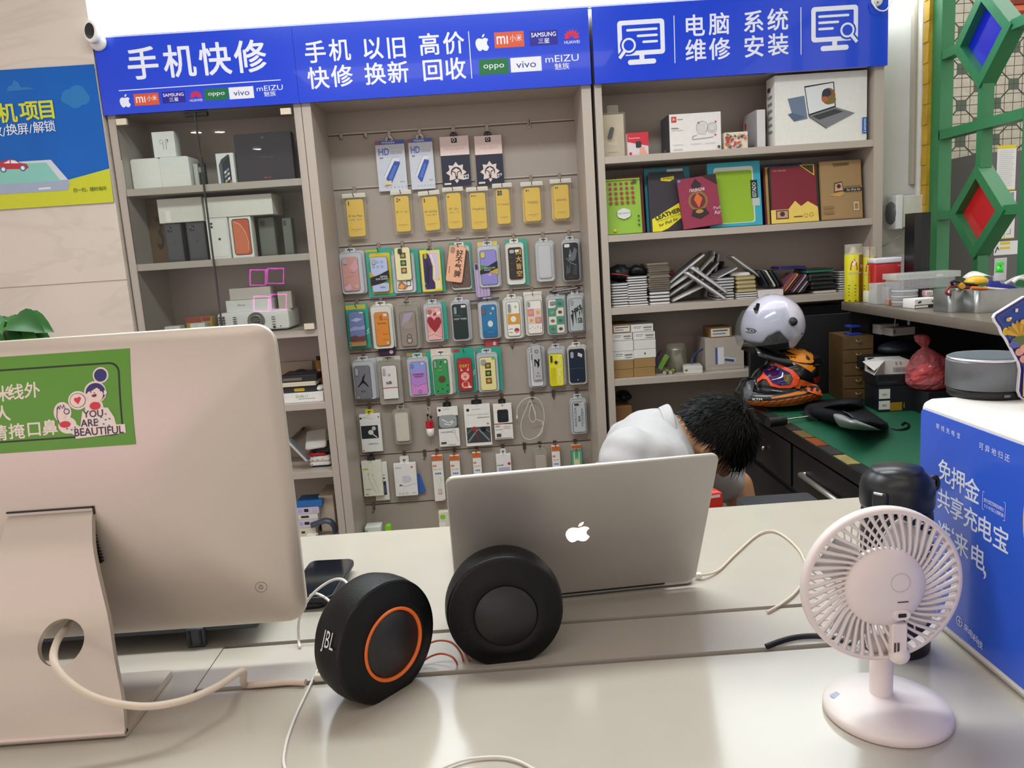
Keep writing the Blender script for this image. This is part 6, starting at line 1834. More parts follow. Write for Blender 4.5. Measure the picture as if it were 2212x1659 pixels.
# open shelves under the glass
zs = S1[3]
fb('white_box', 'flat white box with green print at the bottom of the pile', 'box', z8(196, 398, 556, 480), 3.08, .17, zs, 'e4e2e0', [('t', 'DUAL11', .34, .5, .62, .78, '6a8a6a'), ('r', .4, .34, .8, .4, '8aa88a')])
h4 = size(z8(196, 398, 556, 480), 3.08)[2]
fb('pouch', 'black pouch with a yellow badge on the flat white box', 'pouch', z8(190, 360, 500, 415), 3.10, .14, zs + h4, '202128', [('rr', .36, .15, .66, .65, .06, 'b8982a')], rad=.006)
h5 = size(z8(190, 360, 500, 415), 3.10)[2]
fb('book', 'cream book lying on the black pouch', 'book', z8(182, 326, 486, 362), 3.09, .15, zs + h4 + h5, 'd9ceb8', [('l', [(0, .5), (1, .5)], .006, 'b8ae98')])
h6 = size(z8(182, 326, 486, 362), 3.09)[2]
fb('tablet', 'black tablet cover on top of the cream book', 'tablet', z8(176, 272, 500, 330), 3.10, .15, zs + h4 + h5 + h6, '1c1d24', [('r', .1, .2, .6, .6, '6a6058')], rad=.004)
h7 = size(z8(176, 272, 500, 330), 3.10)[2]
ms = root('computer_mouse', 'white mouse on the pouch at the right of the pile', 'mouse', (atY(690, 846, 3.10).x, 3.11, zs + h4))
mb = MB()
mb.ball((0, .02, .010), .019, .034, .011, white_gloss, 20)
mb.build('shell', ms)
p_ = atY(650, 822, 3.22)
mb = MB()
mb.lathe([(.002, -.012), (.048, -.011), (.05, 0), (.048, .011), (.002, .012)], M('disc_dark', '4a4448', .4, .3), 40, 'y', (p_.x, 3.24, p_.z - .004))
tag(mb.build('round_mirror'), 'dark round disc standing behind the pile', 'disc')
mb = MB()
p0, p1 = atY(600, 786, 3.27), atY(690, 822, 3.27)
mb.box(p0.x, p1.x - .03, 3.30, 3.31, zs + .0006, p0.z, clear('dusty_film', 'd8ccb8', .45, .3))
tag(mb.build('plastic_sleeve'), 'dusty clear sleeve leaning at the back of the pile shelf', 'sleeve')
vb = root('glue_bottle', 'tall amber bottle with a black cap at the shelf end', 'bottle', (atY(692, 850, 3.14).x - .006, 3.20, zs + .0006))
mb = MB()
mb.lathe([(0, 0), (.012, 0), (.0125, .004), (.0125, .15), (0, .152)], M('amber', 'a8763a', .3), 20)
mb.build('body', vb)
mb = MB()
mb.lathe([(.008, .15), (.010, .151), (.010, .166), (0, .167)], black_pl, 16)
mb.build('cap', vb)
def slab(name, label, p, w, t, dep, tm, cm, rot=(0, 0, 0), group=None, cat='phone case'):
 """a packaged case lying down: pale tray with the darker case showing as a line"""
 o = root(name, label, cat, tuple(p), rot, group)
 S = Matrix(((1, 0, 0, 0), (0, 0, 1, 0), (0, 1, 0, 0), (0, 0, 0, 1)))
 mb = MB()
 mb.M = S
 mb.rprism(-w / 2, w / 2, 0, dep, 0, t * .62, .010, tm, .0012, 4)
 mb.build('tray', o, recalc=True)
 mb = MB()
 mb.M = S
 mb.rprism(-w / 2 + .003, w / 2 - .003, .004, dep - .004, t * .62, t * .98, .008, cm, .001, 4)
 mb.build('phone_case', o, recalc=True)
 return o
lt = [M('tray_pale_%d' % k, c_, .3, coat=.3) for k, c_ in enumerate(('d4d2d2', 'c2c0c0', 'e2e0dc'))]
dc = [M('case_dull_%d' % k, c_, .35) for k, c_ in enumerate(('3a3c44', '6a6a70', '8f8f94', '20222a'))]
def stack(label, bb, y, n, dep, z0, tm=None, cm=None, jit=.002, name='packaged_phone_case', grp='stacked phone cases'):
 p, W, H = size(bb, y, .06)
 t = H / n
 p.x = inside(p.x, y, W + .013)
 proto = None
 for k in range(n):
  loc = Vector((p.x + rnd.uniform(-jit, jit), y + rnd.uniform(-jit, jit) + .002, z0 + .0006 + k * t))
  rz = R(rnd.uniform(-2.5, 2.5))
  if proto is None:
   proto = slab(name, label, loc, W, t, dep, tm or lt[k % 3], cm or dc[k % 3], (0, 0, rz), grp)
  else:
   c = copy_tree(proto)
   c.location, c.rotation_euler = loc, (0, 0, rz)
   if tm is None:
    c.children[0].data = proto.children[0].data
 return H
# shelf of loose cases under the pile
zs = S1[4]
slab('phone_case', 'dark blue phone case lying lowest on the second open shelf', (atY(694, 1014, 3.12).x, 3.12, zs), .075, .008, .15, M('case_navy', '232a4a', .3), dc[0])
for k, lb_ in enumerate(('lower of two white trays over the dark blue case', 'upper of two white trays over the dark blue case')):
 slab('phone_case', lb_, (atY(693, 1014, 3.12).x, 3.115, zs + .009 + .019 * k), .085, .018, .16, lt[2], lt[2])
slab('phone_case', 'red phone case lying on the two white trays', (atY(684, 985, 3.12).x, 3.12, zs + .048), .075, .010, .15, M('case_red', 'b8242e', .3), M('case_red', 'b8242e', .3), (0, 0, R(5)))
slab('phone_case', 'black phone case resting under the flowery one', (atY(690, 975, 3.12).x, 3.13, zs + .060), .085, .014, .15, M('case_black', '14161c', .3), dc[3], (0, R(4), R(-6)))
o = slab('phone_case', 'white phone case with dark flowers on top of the black one', (atY(682, 965, 3.12).x, 3.12, zs + .078), .085, .010, .15, M('case_flower', 'd8d0cc', .3), lt[2], (R(16), R(-4), R(8)))
mb = MB()
mb.M = Matrix(((1, 0, 0, 0), (0, 0, -1, 0), (0, 1, 0, .0102), (0, 0, 0, 1)))
mb.art([('e', -.03 + .02 * (k % 4), .02 + .028 * (k // 4), .004, .0028, '3a2a30' if k % 3 else '8a3a3a') for k in range(18)], 1, 1, 0, 0, 0)
mb.build('printing', o)
slab('phone_case', 'white tray leaning against the pile on the second open shelf', (atY(650, 1005, 3.07).x - .010, 3.068, zs + .080), .115, .014, .045, lt[1], dc[1], (0, R(52), 0))
slab('phone_case', 'dark patterned phone case tipped up beside the leaning tray', (atY(641, 958, 3.27).x, 3.272, zs + .10), .09, .012, .05, M('case_dusk', '3a3640', .3), M('case_dusk2', '5a5048', .4), (0, R(-38), 0))
# bottom compartment
zs = ZB1
z_ = zs
for k, (bb, c_, lb_, its) in enumerate(((z8(342, 1478, 482, 1560), 'd8d2bc', 'cream slotted box lowest in the pile of small boxes', [('r', .12, .4, .34, .62, '26262a')]), (z8(332, 1405, 502, 1478), 'cfc8d4', 'pale lilac slotted box in the lower middle of the small box pile', [('rr', .30, .35, .56, .7, .05, '1e1e22'), ('e', .15, .5, .1, .1, 'b8a8dc'), ('e', .8, .6, .1, .1, 'c4b4e0')]), (z8(326, 1358, 496, 1405), 'dedad0', 'white box with a black slot in the small box pile', [('rr', .15, .3, .55, .7, .03, '26262a')]), (z8(318, 1296, 506, 1358), 'c8c0d4', 'upper lilac slotted box in the small box pile', [('rr', .32, .3, .52, .75, .04, '1e1e22'), ('e', .15, .5, .1, .1, 'b8a8dc'), ('e', .8, .5, .1, .1, 'c4b4e0')]), (z8(310, 1252, 530, 1302), '2a6ab4', 'blue box topping the pile of small boxes', []))):
 o = fb('small_box', lb_, 'box', bb, 3.10, .10, z_, c_, its, lean=.0)
 z_ += size(bb, 3.10)[2]
fb('carton_box', 'large plain cream box in the bottom compartment', 'box', z8(538, 1262, 662, 1590), 3.14, .16, zs, 'cdbfae', lean=.0)
mb = MB()
P = [atY(560 + a / 3.95, 750 + b / 3.95, 3.09) for a, b in ((440, 1520), (500, 1500), (560, 1480), (610, 1490), (640, 1530), (650, 1585))]
mb.tube(P, .013, M('band_slate', '3a4050', .4), 10, 6, .35)
tag(mb.build('strap_band'), 'slate band curling out of the bottom compartment', 'band')
mb = MB()
p_ = atY(672, 1152, 3.085)
mb.rprism(-.020, .020, 0, .016, 0, .03, .004, white_gloss, .002)
mb.art([('r', .55, .3, .85, .7, '3a3a40')], .04, .016, -.02, 0, -.0002)
tag(mb.build('usb_adapter', loc=(p_.x, 3.075, zs), rot=(0, 0, R(-12))), 'small white adapter lying in the bottom compartment', 'adapter')
# ---- right cabinet, top shelf
zs = S3[0]
ck = root('earpiece_pack', 'clear hanging pack with a black earpiece, left end of the top shelf', 'earphone pack', (atY(1326, 337, 3.10).x + .006, 3.10, zs + .0006))
p_, W, H = size(z3(166, 770, 320, 1066), 3.10)
mb = MB()
mb.box(-W / 2, W / 2, 0, .03, 0, H, bag_m)
mb.build('shell', ck)
mb = MB()
mb.box(-W / 2 + .003, W / 2 - .003, .022, .024, .002, H - .004, M('card_beige', 'c9bfb0', .4))
mb.art([('t', 'M20', .3, .3, .65, .36, 'e8e2d8', .01), ('r', .2, .12, .7, .14, 'a89e90')], W, H, -W / 2, 0, .0216)
mb.build('card', ck)
mb = MB()
mb.M = Matrix.Translation((-W * .1, .012, H * .62)) @ Matrix.Rotation(R(18), 4, 'Y')
mb.rprism(-.008, .008, -.034, .012, -.004, .004, .007, black_pl, .002)
mb.build('earpiece', ck)
mb = MB()
mb.extrude(rr_pts(-W * .25, H, W * .25, H + .03, .004), .018, .020, bag_m)
mb.build('hang_tab', ck)
g = 'boxes on the top right shelf'
fb('headset_box', 'red and white headset box with a small black device', 'box', z3(330, 905, 484, 1058), 3.09, .04, zs, 'd8c9cf', [('r', 0, .62, 1, 1, 'c8283c'), ('p', [(0, .62), (1, .4), (1, .62)], 'c8283c'), ('t', 'Bluetooth Headset', .08, .74, .6, .80, 'f0dce0'), ('rr', .40, .34, .66, .62, .05, '2a2a34'), ('p', [(.55, .0), (.6, .36), (.78, .38), (.95, .0)], 'd8a090'), ('e', .14, .10, .07, .07, 'c03040')], group=g)
bt_ = fb('speaker_box', 'white speaker box with a red logo and two speaker drawings', 'box', z3(615, 780, 985, 1038), 3.09, .15, zs, 'e6e2e0', [('r', .04, .78, .14, .93, 'd03a2e'), ('t', 'JBL', .06, .82, .12, .89, 'f4eeea'), ('r', .16, .84, .26, .86, '8a8688'), ('t', 'Pebbles', .04, .61, .18, .655, '3a3a3e', .02), ('r', .04, .57, .26, .58, 'b0acac'), ('o', .63, .62, .115, .006, '8a888a'), ('p', [(.54, .46), (.54, .66), (.58, .74), (.68, .72), (.70, .44)], 'd4d0d0'), ('o', .82, .59, .095, .006, '8a888a'), ('e', .82, .59, .06, .06, 'd8d4d4'), ('o', .82, .59, .06, .005, 'a8a6a6'), ('l', [(.52, .42), (.44, .40), (.44, .32), (.72, .34), (.84, .36)], .008, '4a484a'), ('e', .56, .74, .018, .018, 'c8403a'), ('e', .89, .74, .018, .018, 'c8403a'), ('e', .88, .41, .018, .018, 'c8403a'), ('r', .06, .2, .26, .21, 'a8a4a4'), ('r', .4, .2, .6, .21, 'a8a4a4'), ('r', .68, .2, .88, .21, 'a8a4a4'), ('r', .06, .08, .24, .10, 'c0bcbc'), ('r', .92, .06, .97, .13, '4a484a')], group=g, side=[('r', 0, 0, 1, 1, '4c4a52'), ('r', .3, .1, .6, .16, '8a888c')])
fb('gift_box', 'small gift box printed with hearts and flowers', 'gift box', z3(992, 902, 1160, 1018), 3.09, .08, zs, 'e2d6c4', [('e', rnd.random() * .9 + .05, rnd.random() * .86 + .05, .035 + .03 * rnd.random(), 0, rnd.choice(['b83a4a', 'c86a3a', '5a7a4a', '4a6a9a', 'd8a84a', '8a4a6a', 'c8485a'])) for k in range(38)] + [('r', 0, .70, 1, .72, '3a3438')], group=g)
fb('tall_box', 'plain white tall box beside the big laptop box', 'box', z3(1210, 748, 1285, 1006), 3.12, .16, zs, 'd8d4d6', group=g, side=[('r', 0, 0, 1, 1, 'bcb6be'), ('e', .15, .7, .09, 0, 'c8403a'), ('r', .4, .1, .8, .14, '9a969c')])
big = fb('laptop_box', 'big white laptop box with an open laptop picture and a handle', 'laptop box', z3(1322, 528, 1985, 992), 3.075, .09, zs, 'e6e4e0', [('p', [(.14, .66), (.32, .69), (.355, .36), (.21, .33)], '6a7a94'), ('p', [(.21, .33), (.14, .44), (.19, .46), (.33, .39)], '55657e'), ('p', [(.32, .82), (.64, .86), (.66, .50), (.365, .40)], '1c1e24'), ('p', [(.33, .80), (.63, .845), (.648, .52), (.37, .425)], 'dfe2e6'), ('e', .58, .66, .075, .085, '8a5a34'), ('e', .56, .70, .05, .05, '2e2a40'), ('e', .61, .61, .05, .045, '7a6a34'), ('e', .54, .62, .035, .03, 'b0643a'), ('p', [(.365, .40), (.655, .50), (.865, .40), (.56, .215)], '7c7c82'), ('p', [(.40, .39), (.65, .475), (.74, .43), (.48, .335)], '36383e'), ('p', [(.365, .40), (.56, .215), (.56, .20), (.365, .385)], '5a5a60'), ('r', .945, .10, .995, .33, '2f62b4'), ('t', 'Lenovo', .955, .12, .985, .31, 'e8eef8', .02, 90)], group=g, side=[('r', .2, .2 + .1 * k, .7, .24 + .1 * k, '8a888c') for k in range(6)] + [('r', .2, .8, .5, .86, '3a3a40')])
mb = MB()
mb.tube([(-.03, .045, .262), (-.02, .045, .268), (.02, .045, .268), (.03, .045, .262)], .004, M('handle_grey', 'a8a4a0', .5), 8)
hh = size(z3(1322, 528, 1985, 992), 3.075)[2]
o = mb.build('handle', big)
o.location.z = hh - .263
# ---- tablet covers on the second shelf
zs = S3[1]
g = 'tablet covers on the second shelf'
tz = .005
fb('tablet_cover', 'lime green tablet cover box with rows of red icons', 'tablet cover', z3(182, 1215, 448, 1592), 3.10, .018, zs, '8fb83a', [('e', .16 + .155 * (k % 5), .90 - .085 * (k // 5), .045, .045, 'a03a3a') for k in range(25)] + [('e', .5, .36, .15, .15, 'd8d8d8'), ('e', .41, .36, .10, .12, 'd8d8d8'), ('e', .59, .36, .10, .12, 'd8d8d8'), ('t', 'Dynamic', .3, .345, .7, .385, '6a6a70'), ('r', .02, .97, .98, .985, 'a8c84a'), ('e', .84, .93, .055, .055, '3a5a3a'), ('e', .22, .07, .05, .04, 'd8b82a'), ('e', .9, .3, .03, .03, '3a4a2a'), ('e', .9, .22, .03, .03, '3a4a2a'), ('e', .9, .14, .03, .03, '3a4a2a')], pitch=7, group=g, lean=.05)
fb('tablet_cover', 'dark red cover edge behind the lime green one', 'tablet cover', z3(262, 1190, 468, 1585), 3.125, .012, zs, '6a2030', [], pitch=7, group=g, lean=.05)
fb('tablet_cover', 'teal card with a white window behind the dark leather cover', 'tablet cover', z3(455, 1140, 790, 1572), 3.14, .012, zs, '1c7a8a', [('r', .1, .05, .86, .94, '3a3a44'), ('r', .5, .93, .85, .97, 'c8d0cc')], pitch=6, group=g, lean=.05)
fb('tablet_cover', 'dark leather tablet cover with a slanting yellow ribbon', 'tablet cover', z3(480, 1180, 752, 1570), 3.11, .016, zs, '302a34', [('p', [(.06, .0), (.06, .22), (1, .54), (1, .28), (.5, .05), (.3, .0)], 'e2d82a'), ('t', 'LEATHER C', .14, .20, 1.02, .42, '4a4618', .02, 17), ('t', 'Premium Ultra-slim', .2, .16, .9, .30, '5a5618', 0, 17), ('t', 'for iPad Air', .24, .08, .76, .22, '3a3614', .01, 17), ('p', [(.35, .93), (.72, .95), (.72, .90), (.6, .86), (.36, .88)], 'dccf2c'), ('t', 'MY PRON', .42, .89, .68, .92, '5a5618', .01)], pitch=7, group=g, lean=.05)
fb('tablet_cover', 'crimson tablet cover with an ornate badge, leaning sideways', 'tablet cover', z3(708, 1205, 995, 1550), 3.075, .016, zs + .007, '8f2a48', [('p', [(.62, 1), (1, .78), (1, 1)], '34161e'), ('e', .46, .52, .25, 0, '8a6a34'), ('e', .46, .52, .19, 0, '6a1c34'), ('p', [(.46, .38), (.36, .56), (.46, .68), (.58, .56)], 'd0662a'), ('p', [(.3, .36), (.62, .36), (.7, .24), (.46, .16), (.24, .24)], '2a1420'), ('p', [(.34, .84), (.46, .96), (.6, .84), (.56, .78), (.36, .78)], '2a1a26'), ('t', 'INTHEVIU', .28, .71, .66, .77, 'e8dcd8', .03, 180), ('e', .46, .31, .1, .05, 'b08a3a'), ('t', 'Pad', .82, .30, .99, .36, 'd8c4cc'), ('t', 'Air', .82, .20, .99, .28, 'd8c4cc', .02), ('e', .05, .95, .04, 0, '4a8ac8')], pitch=8, yaw=0, group=g, lean=.05).rotation_euler[1] = R(-5)
fb('tablet_cover', 'cyan framed tablet cover with a lime green face and black label', 'tablet cover', z3(885, 1105, 1272, 1545), 3.11, .018, zs, '32a4bc', [('rr', .12, .05, .86, .92, .05, 'd8e0dc'), ('rr', .13, .06, .84, .86, .05, '8fb422'), ('r', .8, .42, .93, .70, '1c2024'), ('t', 'ESTADO', .83, .44, .90, .66, 'e8ecec', .01, 90), ('r', .82, .30, .96, .42, 'b8c4c0')], pitch=7, group=g, lean=.05)
fb('tablet_cover', 'navy cover standing at the very back of the shelf', 'tablet cover', z3(1235, 1092, 1548, 1500), 3.20, .012, zs, '1c3468', [('r', .5, .9, .8, .98, '142448')], pitch=5, group=g, lean=.05)
for k, (c_, dx, lb_) in enumerate((('c8a45a', 6, 'first thin yellow cover edge left of the crimson leather one'), ('7a2a3a', -10, 'thin wine red cover edge left of the crimson leather one'))):
 fb('tablet_cover', lb_, 'tablet cover', z3(1275 + dx, 1135, 1640 + dx, 1525), 3.122 + .014 * k, .012, zs, c_, [], pitch=7, group=g, lean=.05)
fb('tablet_cover', 'dark red tablet cover with yellow mountain band along its foot', 'tablet cover', z3(1305, 1135, 1662, 1522), 3.10, .018, zs, '1e1c20', [('rr', .03, .04, .95, .98, .03, '7c1a2c'), ('p', [(.62, 1), (.92, .80), (.92, 1)], 'd8c43a'), ('p', [(.66, .99), (.90, .83), (.90, .99)], '3a2a1a'), ('p', [(.0, .0), (.0, .24), (.36, .24), (.5, .38), (.62, .28), (.76, .36), (.96, .25), (.97, .0)], 'e4c660'), ('r', .10, .07, .36, .23, '3a3436'), ('r', .12, .09, .34, .21, 'c8947a'), ('e', .23, .16, .05, .05, '3a2a28'), ('r', .46, .09, .64, .11, '5a4a2a'), ('o', .71, .11, .04, .006, '5a4a2a'), ('o', .82, .12, .04, .006, '5a4a2a'), ('t', 'MY PRON', .08, .90, .34, .935, 'c88a94', .01)], pitch=7, group=g, lean=.05)
fb('tablet_cover', 'tan kraft tablet cover with a black band at the shelf end', 'tablet cover', z3(1645, 1090, 1955, 1492), 3.10, .018, zs, '8a6e44', [('rr', .02, .02, .98, .98, .02, 'a4845a'), ('p', [(.3, .95), (.72, .96), (.70, .90), (.34, .89)], '7a6038'), ('t', 'MY PRON', .38, .91, .66, .94, '3a2e1c', .01), ('r', .5, .44, 1, .56, '8a7650'), ('r', .56, .46, 1, .52, '26221c'), ('t', 'for iPad Air', .63, .475, .96, .51, 'e8e0d0', .02), ('t', 'Smart Case', .62, .53, .94, .555, '5a4c34'), ('p', [(.2, .42), (.46, .38), (.60, .44), (.5, .47)], 'c89a54'), ('p', [(.32, .46), (.56, .48), (.52, .64), (.34, .62)], '4a3a2c'), ('p', [(.34, .48), (.54, .49), (.51, .62), (.36, .60)], 'd0a488'), ('e', .44, .56, .05, .05, '3a2a24'), ('r', .78, .14, .90, .28, 'd8ccb8'), ('r', .80, .16, .88, .26, '9a7a50'), ('rr', .06, .10, .3, .16, .02, '8a7048'), ('rr', .06, .19, .3, .24, .02, '8a7048')], pitch=6, group=g, lean=.05)
# ---- third shelf: stacks of packaged cases
zs = S3[2]
YK = 3.085
stack('white tray in the stack at the very left of the case shelf', z4(106, 322, 264, 530), YK, 9, .16, zs)
stack('white tray in the second stack from the left of the case shelf', z4(262, 268, 448, 524), YK, 12, .16, zs)
hS = stack('white tray under the brown slatted stack of cases', z4(452, 385, 632, 500), YK, 4, .16, zs)
brn = M('case_brown_clear', '6f655c', .35)
stack('brown clear case in the tall slatted stack', z4(430, 150, 640, 385), YK + .004, 13, .15, zs + hS, brn, M('case_bronze', 'a09284', .3), .003, 'phone_case')
fb('phone_case', 'red case standing on edge beside the brown stack', 'phone case', z4(630, 180, 660, 336), 3.21, .05, zs + hS, 'b0202a', lean=.0)
for k, (a, b, w, an, m_, row, lb_) in enumerate(((755, 222, 58, -36, 0, 1, 'pale case leaning high above the fanned heap of cases'), (880, 236, 52, -44, 2, 2, 'white case leaning in the middle of the fanned heap'), (915, 292, 52, -44, 0, 2, 'pale case leaning under the middle one of the heap'), (975, 258, 56, -78, 0, 3, 'white case standing almost upright at the right of the heap'), (1016, 282, 52, -78, 1, 3, 'grey case standing upright beside the almost upright white one'), (725, 305, 48, -31, 2, 1, 'white case leaning low at the left of the heap'), (740, 358, 50, -30, 1, 1, 'grey case below the low white one in the heap'), (800, 442, 46, -22, 2, 1, 'white case near the shelf under the fanned heap'), (930, 392, 54, 37, 0, 0, 'white case tipped to the right in front of the heap'), (955, 350, 50, 38, 1, 0, 'grey case tipped behind the front right one of the heap'))):
 y_ = 3.064 + .066 * row
 q = atY(1290 + a / 3.95, 530 + b / 3.95, y_)
 w_ = w * 2 * 3.1 / F_PX
 slab('packaged_phone_case', lb_, (q.x, y_, max(q.z, zs + .002 + w_ * .475 * math.sin(R(abs(an)))) + (.02 if k == 9 else 0)), w_ * .95, .0135, .06, lt[m_ % 3], dc[(k * 2) % 4], (0, R(an), 0), 'leaning phone cases')
q = atY(1290 + 1066 / 3.95, 530 + 305 / 3.95, 3.262)
slab('phone_case', 'dark green case standing at the right edge of the heap', (q.x, 3.262, zs + .075), .145, .009, .06, M('case_233a34', '233a34', .3), dc[3], (0, R(-80), 0), 'leaning phone cases')
hh = stack('grey tray in the neat stack right of the heap', z4(1022, 278, 1182, 472), YK, 8, .16, zs, lt[1])
q = atY(1290 + 1120 / 3.95, 530 + 240 / 3.95, YK)
slab('packaged_phone_case', 'tray tilted on the neat grey stack', (q.x, YK, q.z), .085, .008, .15, lt[0], dc[1], (0, R(-24), 0))
hh = stack('white tray under the yellowed bags', z4(1190, 412, 1376, 468), YK, 3, .16, zs)
hh2 = stack('yellowed clear bag of cases in the low pile', z4(1188, 272, 1366, 412), YK, 4, .15, zs + hh, M('bag_yellowed', 'b4a478', .25, coat=.5, bump=.5, bscale=60), M('bag_yellowed2', '8f8260', .3), .003, 'phone_case_bag')
q = atY(1290 + 1240 / 3.95, 530 + 248 / 3.95, YK)
slab('packaged_phone_case', 'cream tray on top of the yellowed bags', (q.x, YK + .02, zs + hh + hh2), .08, .012, .15, lt[2], lt[2])
q = atY(1290 + 1310 / 3.95, 530 + 220 / 3.95, YK)
slab('packaged_phone_case', 'long tray leaning down to the right over the yellowed bags', (q.x, YK + .05, q.z + .012), .15, .010, .08, lt[1], dc[1], (0, R(38), 0))
fb('white_box', 'flat white box under the dark leaning cases', 'box', z4(1372, 362, 1592, 424), YK, .14, zs, 'd6d2d0', [('l', [(.3, .4), (.5, .3), (.7, .4)], .01, 'a8a4a2')])
hb = size(z4(1372, 362, 1592, 424), YK)[2]
for k in range(5):
 c_ = ('20283e', '1a1c22', 'c8c4b8', '222c34', '16181e')[k]
 q = atY(1290 + (1432 + 33 * k) / 3.95, 530 + 290 / 3.95, YK)
 slab('phone_case', ('navy case leaning first in the dark row', 'black case leaning second in the dark row', 'cream edged case in the dark leaning row', 'slate case leaning fourth in the dark row', 'black case leaning last in the dark row')[k], (q.x, YK + .03, q.z), .078, .010, .1, M('case_' + c_, c_, .3), dc[3], (0, R(60), 0), 'leaning phone cases')
q = atY(1290 + 1660 / 3.95, 530 + 190 / 3.95, YK + .06)
slab('phone_case', 'violet blue case lying on top of the dark leaning row', (q.x, YK + .05, q.z - .006), .115, .012, .1, M('case_violet', '2a2470', .25), M('case_violet', '2a2470', .25), (0, R(2), 0))
for k in range(8):
 c_ = ('8a4a5a', 'c88a5a', '3a2a34', '5a2430', 'b890b4', '2a2028', 'a8a8ac', '3a1c2a')[k]
 q = atY(1290 + (1656 + 26 * k) / 3.95, 530 + (322 + 2 * k) / 3.95, YK)
 slab('phone_case', ('dusty pink', 'apricot', 'plum', 'wine', 'lilac', 'near black', 'silver', 'maroon')[k] + ' case in the fan of colourful leaning cases', (q.x, YK + .02 + .002 * k, q.z), .088, .008, .1, M('case_' + c_, c_, .3), M('case_' + c_, c_, .3), (0, R(-50), 0), 'leaning phone cases')
z_ = zs
for k, (c_, lb_, w_) in enumerate((('c4bcae', 'pale tray lowest under the dark pile at the right', .09), ('17181d', 'thick black case in the dark pile at the right', .105), ('26242c', 'charcoal case in the dark pile at the right', .10), ('1c2622', 'green black case in the dark pile at the right', .11), ('3a3236', 'brown grey case in the dark pile at the right', .10), ('1d6a58', 'teal case on top of the dark pile', .115))):
 q = atY(1290 + (1965 - 8 * k) / 3.95, 640, YK)
 slab('phone_case', lb_, (q.x, YK + .02, z_ + .0006), w_, .014, .14, M('case_' + c_, c_, .3), dc[3], (0, 0, R(rnd.uniform(-8, 8))), 'dark pile of phone cases')
 z_ += .0165
stack('clear tray in the stack at the right end of the case shelf', z4(2062, 236, 2140, 416), YK + .03, 9, .14, zs, lt[1])
bg_ = M('bag_black', '14161c', .45, bump=.6, bscale=50)
for k, (a, b, rx, rz, lb_) in enumerate(((190, 235, .045, .032, 'crumpled black pouch with a red line on the leftmost stack'), (340, 215, .04, .022, 'black case pouch slumped on the second stack'))):
 q = atY(1290 + a / 3.95, 530 + b / 3.95, YK + .06)
 mb = MB()
 mb.ball((0, 0, 0), rx, .05, rz, bg_, 20)
 for i, v in enumerate(mb.v):
  n_ = noise.noise(v * 45 + Vector((k * 9, 0, 0)))
  mb.v[i] = v * (1 + .35 * n_)
 if k == 0:
  mb.tube([(-.04, -.048, .0), (0, -.056, -.006), (.03, -.048, -.014)], .003, M('piping_red', 'a02832', .4), 6)
 tag(mb.build('pouch', loc=(q.x, q.y, q.z)), lb_, 'pouch')
# ---- fourth shelf
zs = S3[3]
g = 'screen boxes in two columns'
lab = [('r', .08, .16, .52, .84, 'e8e6e2'), ('r', .12, .62, .48, .70, '6a6a70'), ('r', .12, .44, .44, .50, '8a8a90'), ('r', .56, .5, .92, .62, '6a6a70'), ('r', .6, .22, .9, .32, '9a9aa0')]
labk = [('r', .10, .12, .92, .80, 'dcd9d4'), ('r', .16, .56, .86, .68, '5a5a60'), ('r', .16, .3, .6, .4, '8a8a8e')]
cols = (((125, 1078, 305, 1150, '9a7a4c', [], 'kraft box lowest in the left column of screen boxes'), (122, 998, 305, 1078, '9c7c50', [], 'kraft box second from below in the left column'), (125, 922, 315, 998, 'dcdad8', lab, 'white labelled box resting on the kraft ones, left column'), (118, 832, 308, 922, 'e0dedc', [], 'plain white box in the middle of the left column'), (110, 766, 292, 832, 'd8d6d4', lab, 'white labelled box second from the top, left column'), (110, 690, 286, 766, '8a6a44', labk, 'kraft box with a white label topping the left column')),
  ((313, 1062, 497, 1140, '9a7a4c', [], 'kraft box lowest in the right column of screen boxes'), (313, 982, 500, 1062, '9c7c50', [], 'kraft box second from below in the right column'), (313, 906, 505, 982, 'e0deda', [('e', .5, .5, .035, .06, '5a6058')], 'white box with a tiny emblem in the right column'), (313, 826, 503, 906, 'dcdad8', [], 'plain white box in the middle of the right column'), (305, 758, 497, 826, 'd6d4d2', lab, 'white labelled box second from the top, right column'), (285, 690, 481, 758, 'd8d6d4', lab, 'white labelled box topping the right column')))
for col in cols:
 z_ = zs
 for l, t, r, b, c_, its, lb_ in col:
  bb = z4(l + (9 if r < 320 else 0), t, r + (3 if r < 320 else 2), b)
  fb('screen_box', lb_, 'box', bb, YK, .16, z_, c_, its, group=g, lean=.05)
  z_ += size(bb, YK)[2]
st_m = M('steel_can', 'b4b0aa', .3, .8)
jr = root('steel_can', 'steel can in a clear bag on the fourth shelf', 'can', (atY(1290 + 675 / 3.95, 790, 3.16).x, 3.16, zs + .0006))
mb = MB()
mb.lathe([(0, 0), (.030, 0), (.030, .085), (.031, .088), (.031, .094), (.029, .096), (0, .096)], st_m, 28)
mb.build('body', jr)
mb = MB()
mb.lathe([(.034, .001), (.044, .02), (.042, .09), (.036, .112), (.02, .116)], bag_m, 20, cap=False)
mb.build('bag', jr)
for k in range(2):
 q = atY(1290 + (575 + 50 * k) / 3.95, 530 + 1038 / 3.95, 3.09)
 o = root('battery', ('left', 'right')[k] + ' of two batteries with silver ends lying by the can', 'battery', (q.x, 3.09, zs + .0085), (0, 0, R(-28)), 'batteries')
 mb = MB()
 mb.cyl((0, 0, 0), (0, .05, 0), .008, .008, M('battery_green', '5a7a34', .35), 18)
 mb.cyl((0, .016, 0), (0, .03, 0), .0082, .0082, C('c8b83a'), 18)
 mb.build('sleeve', o)
 mb = MB()
 mb.cyl((0, -.002, 0), (0, .004, 0), .0078, .0079, chrome, 18)
 mb.build('terminal', o)
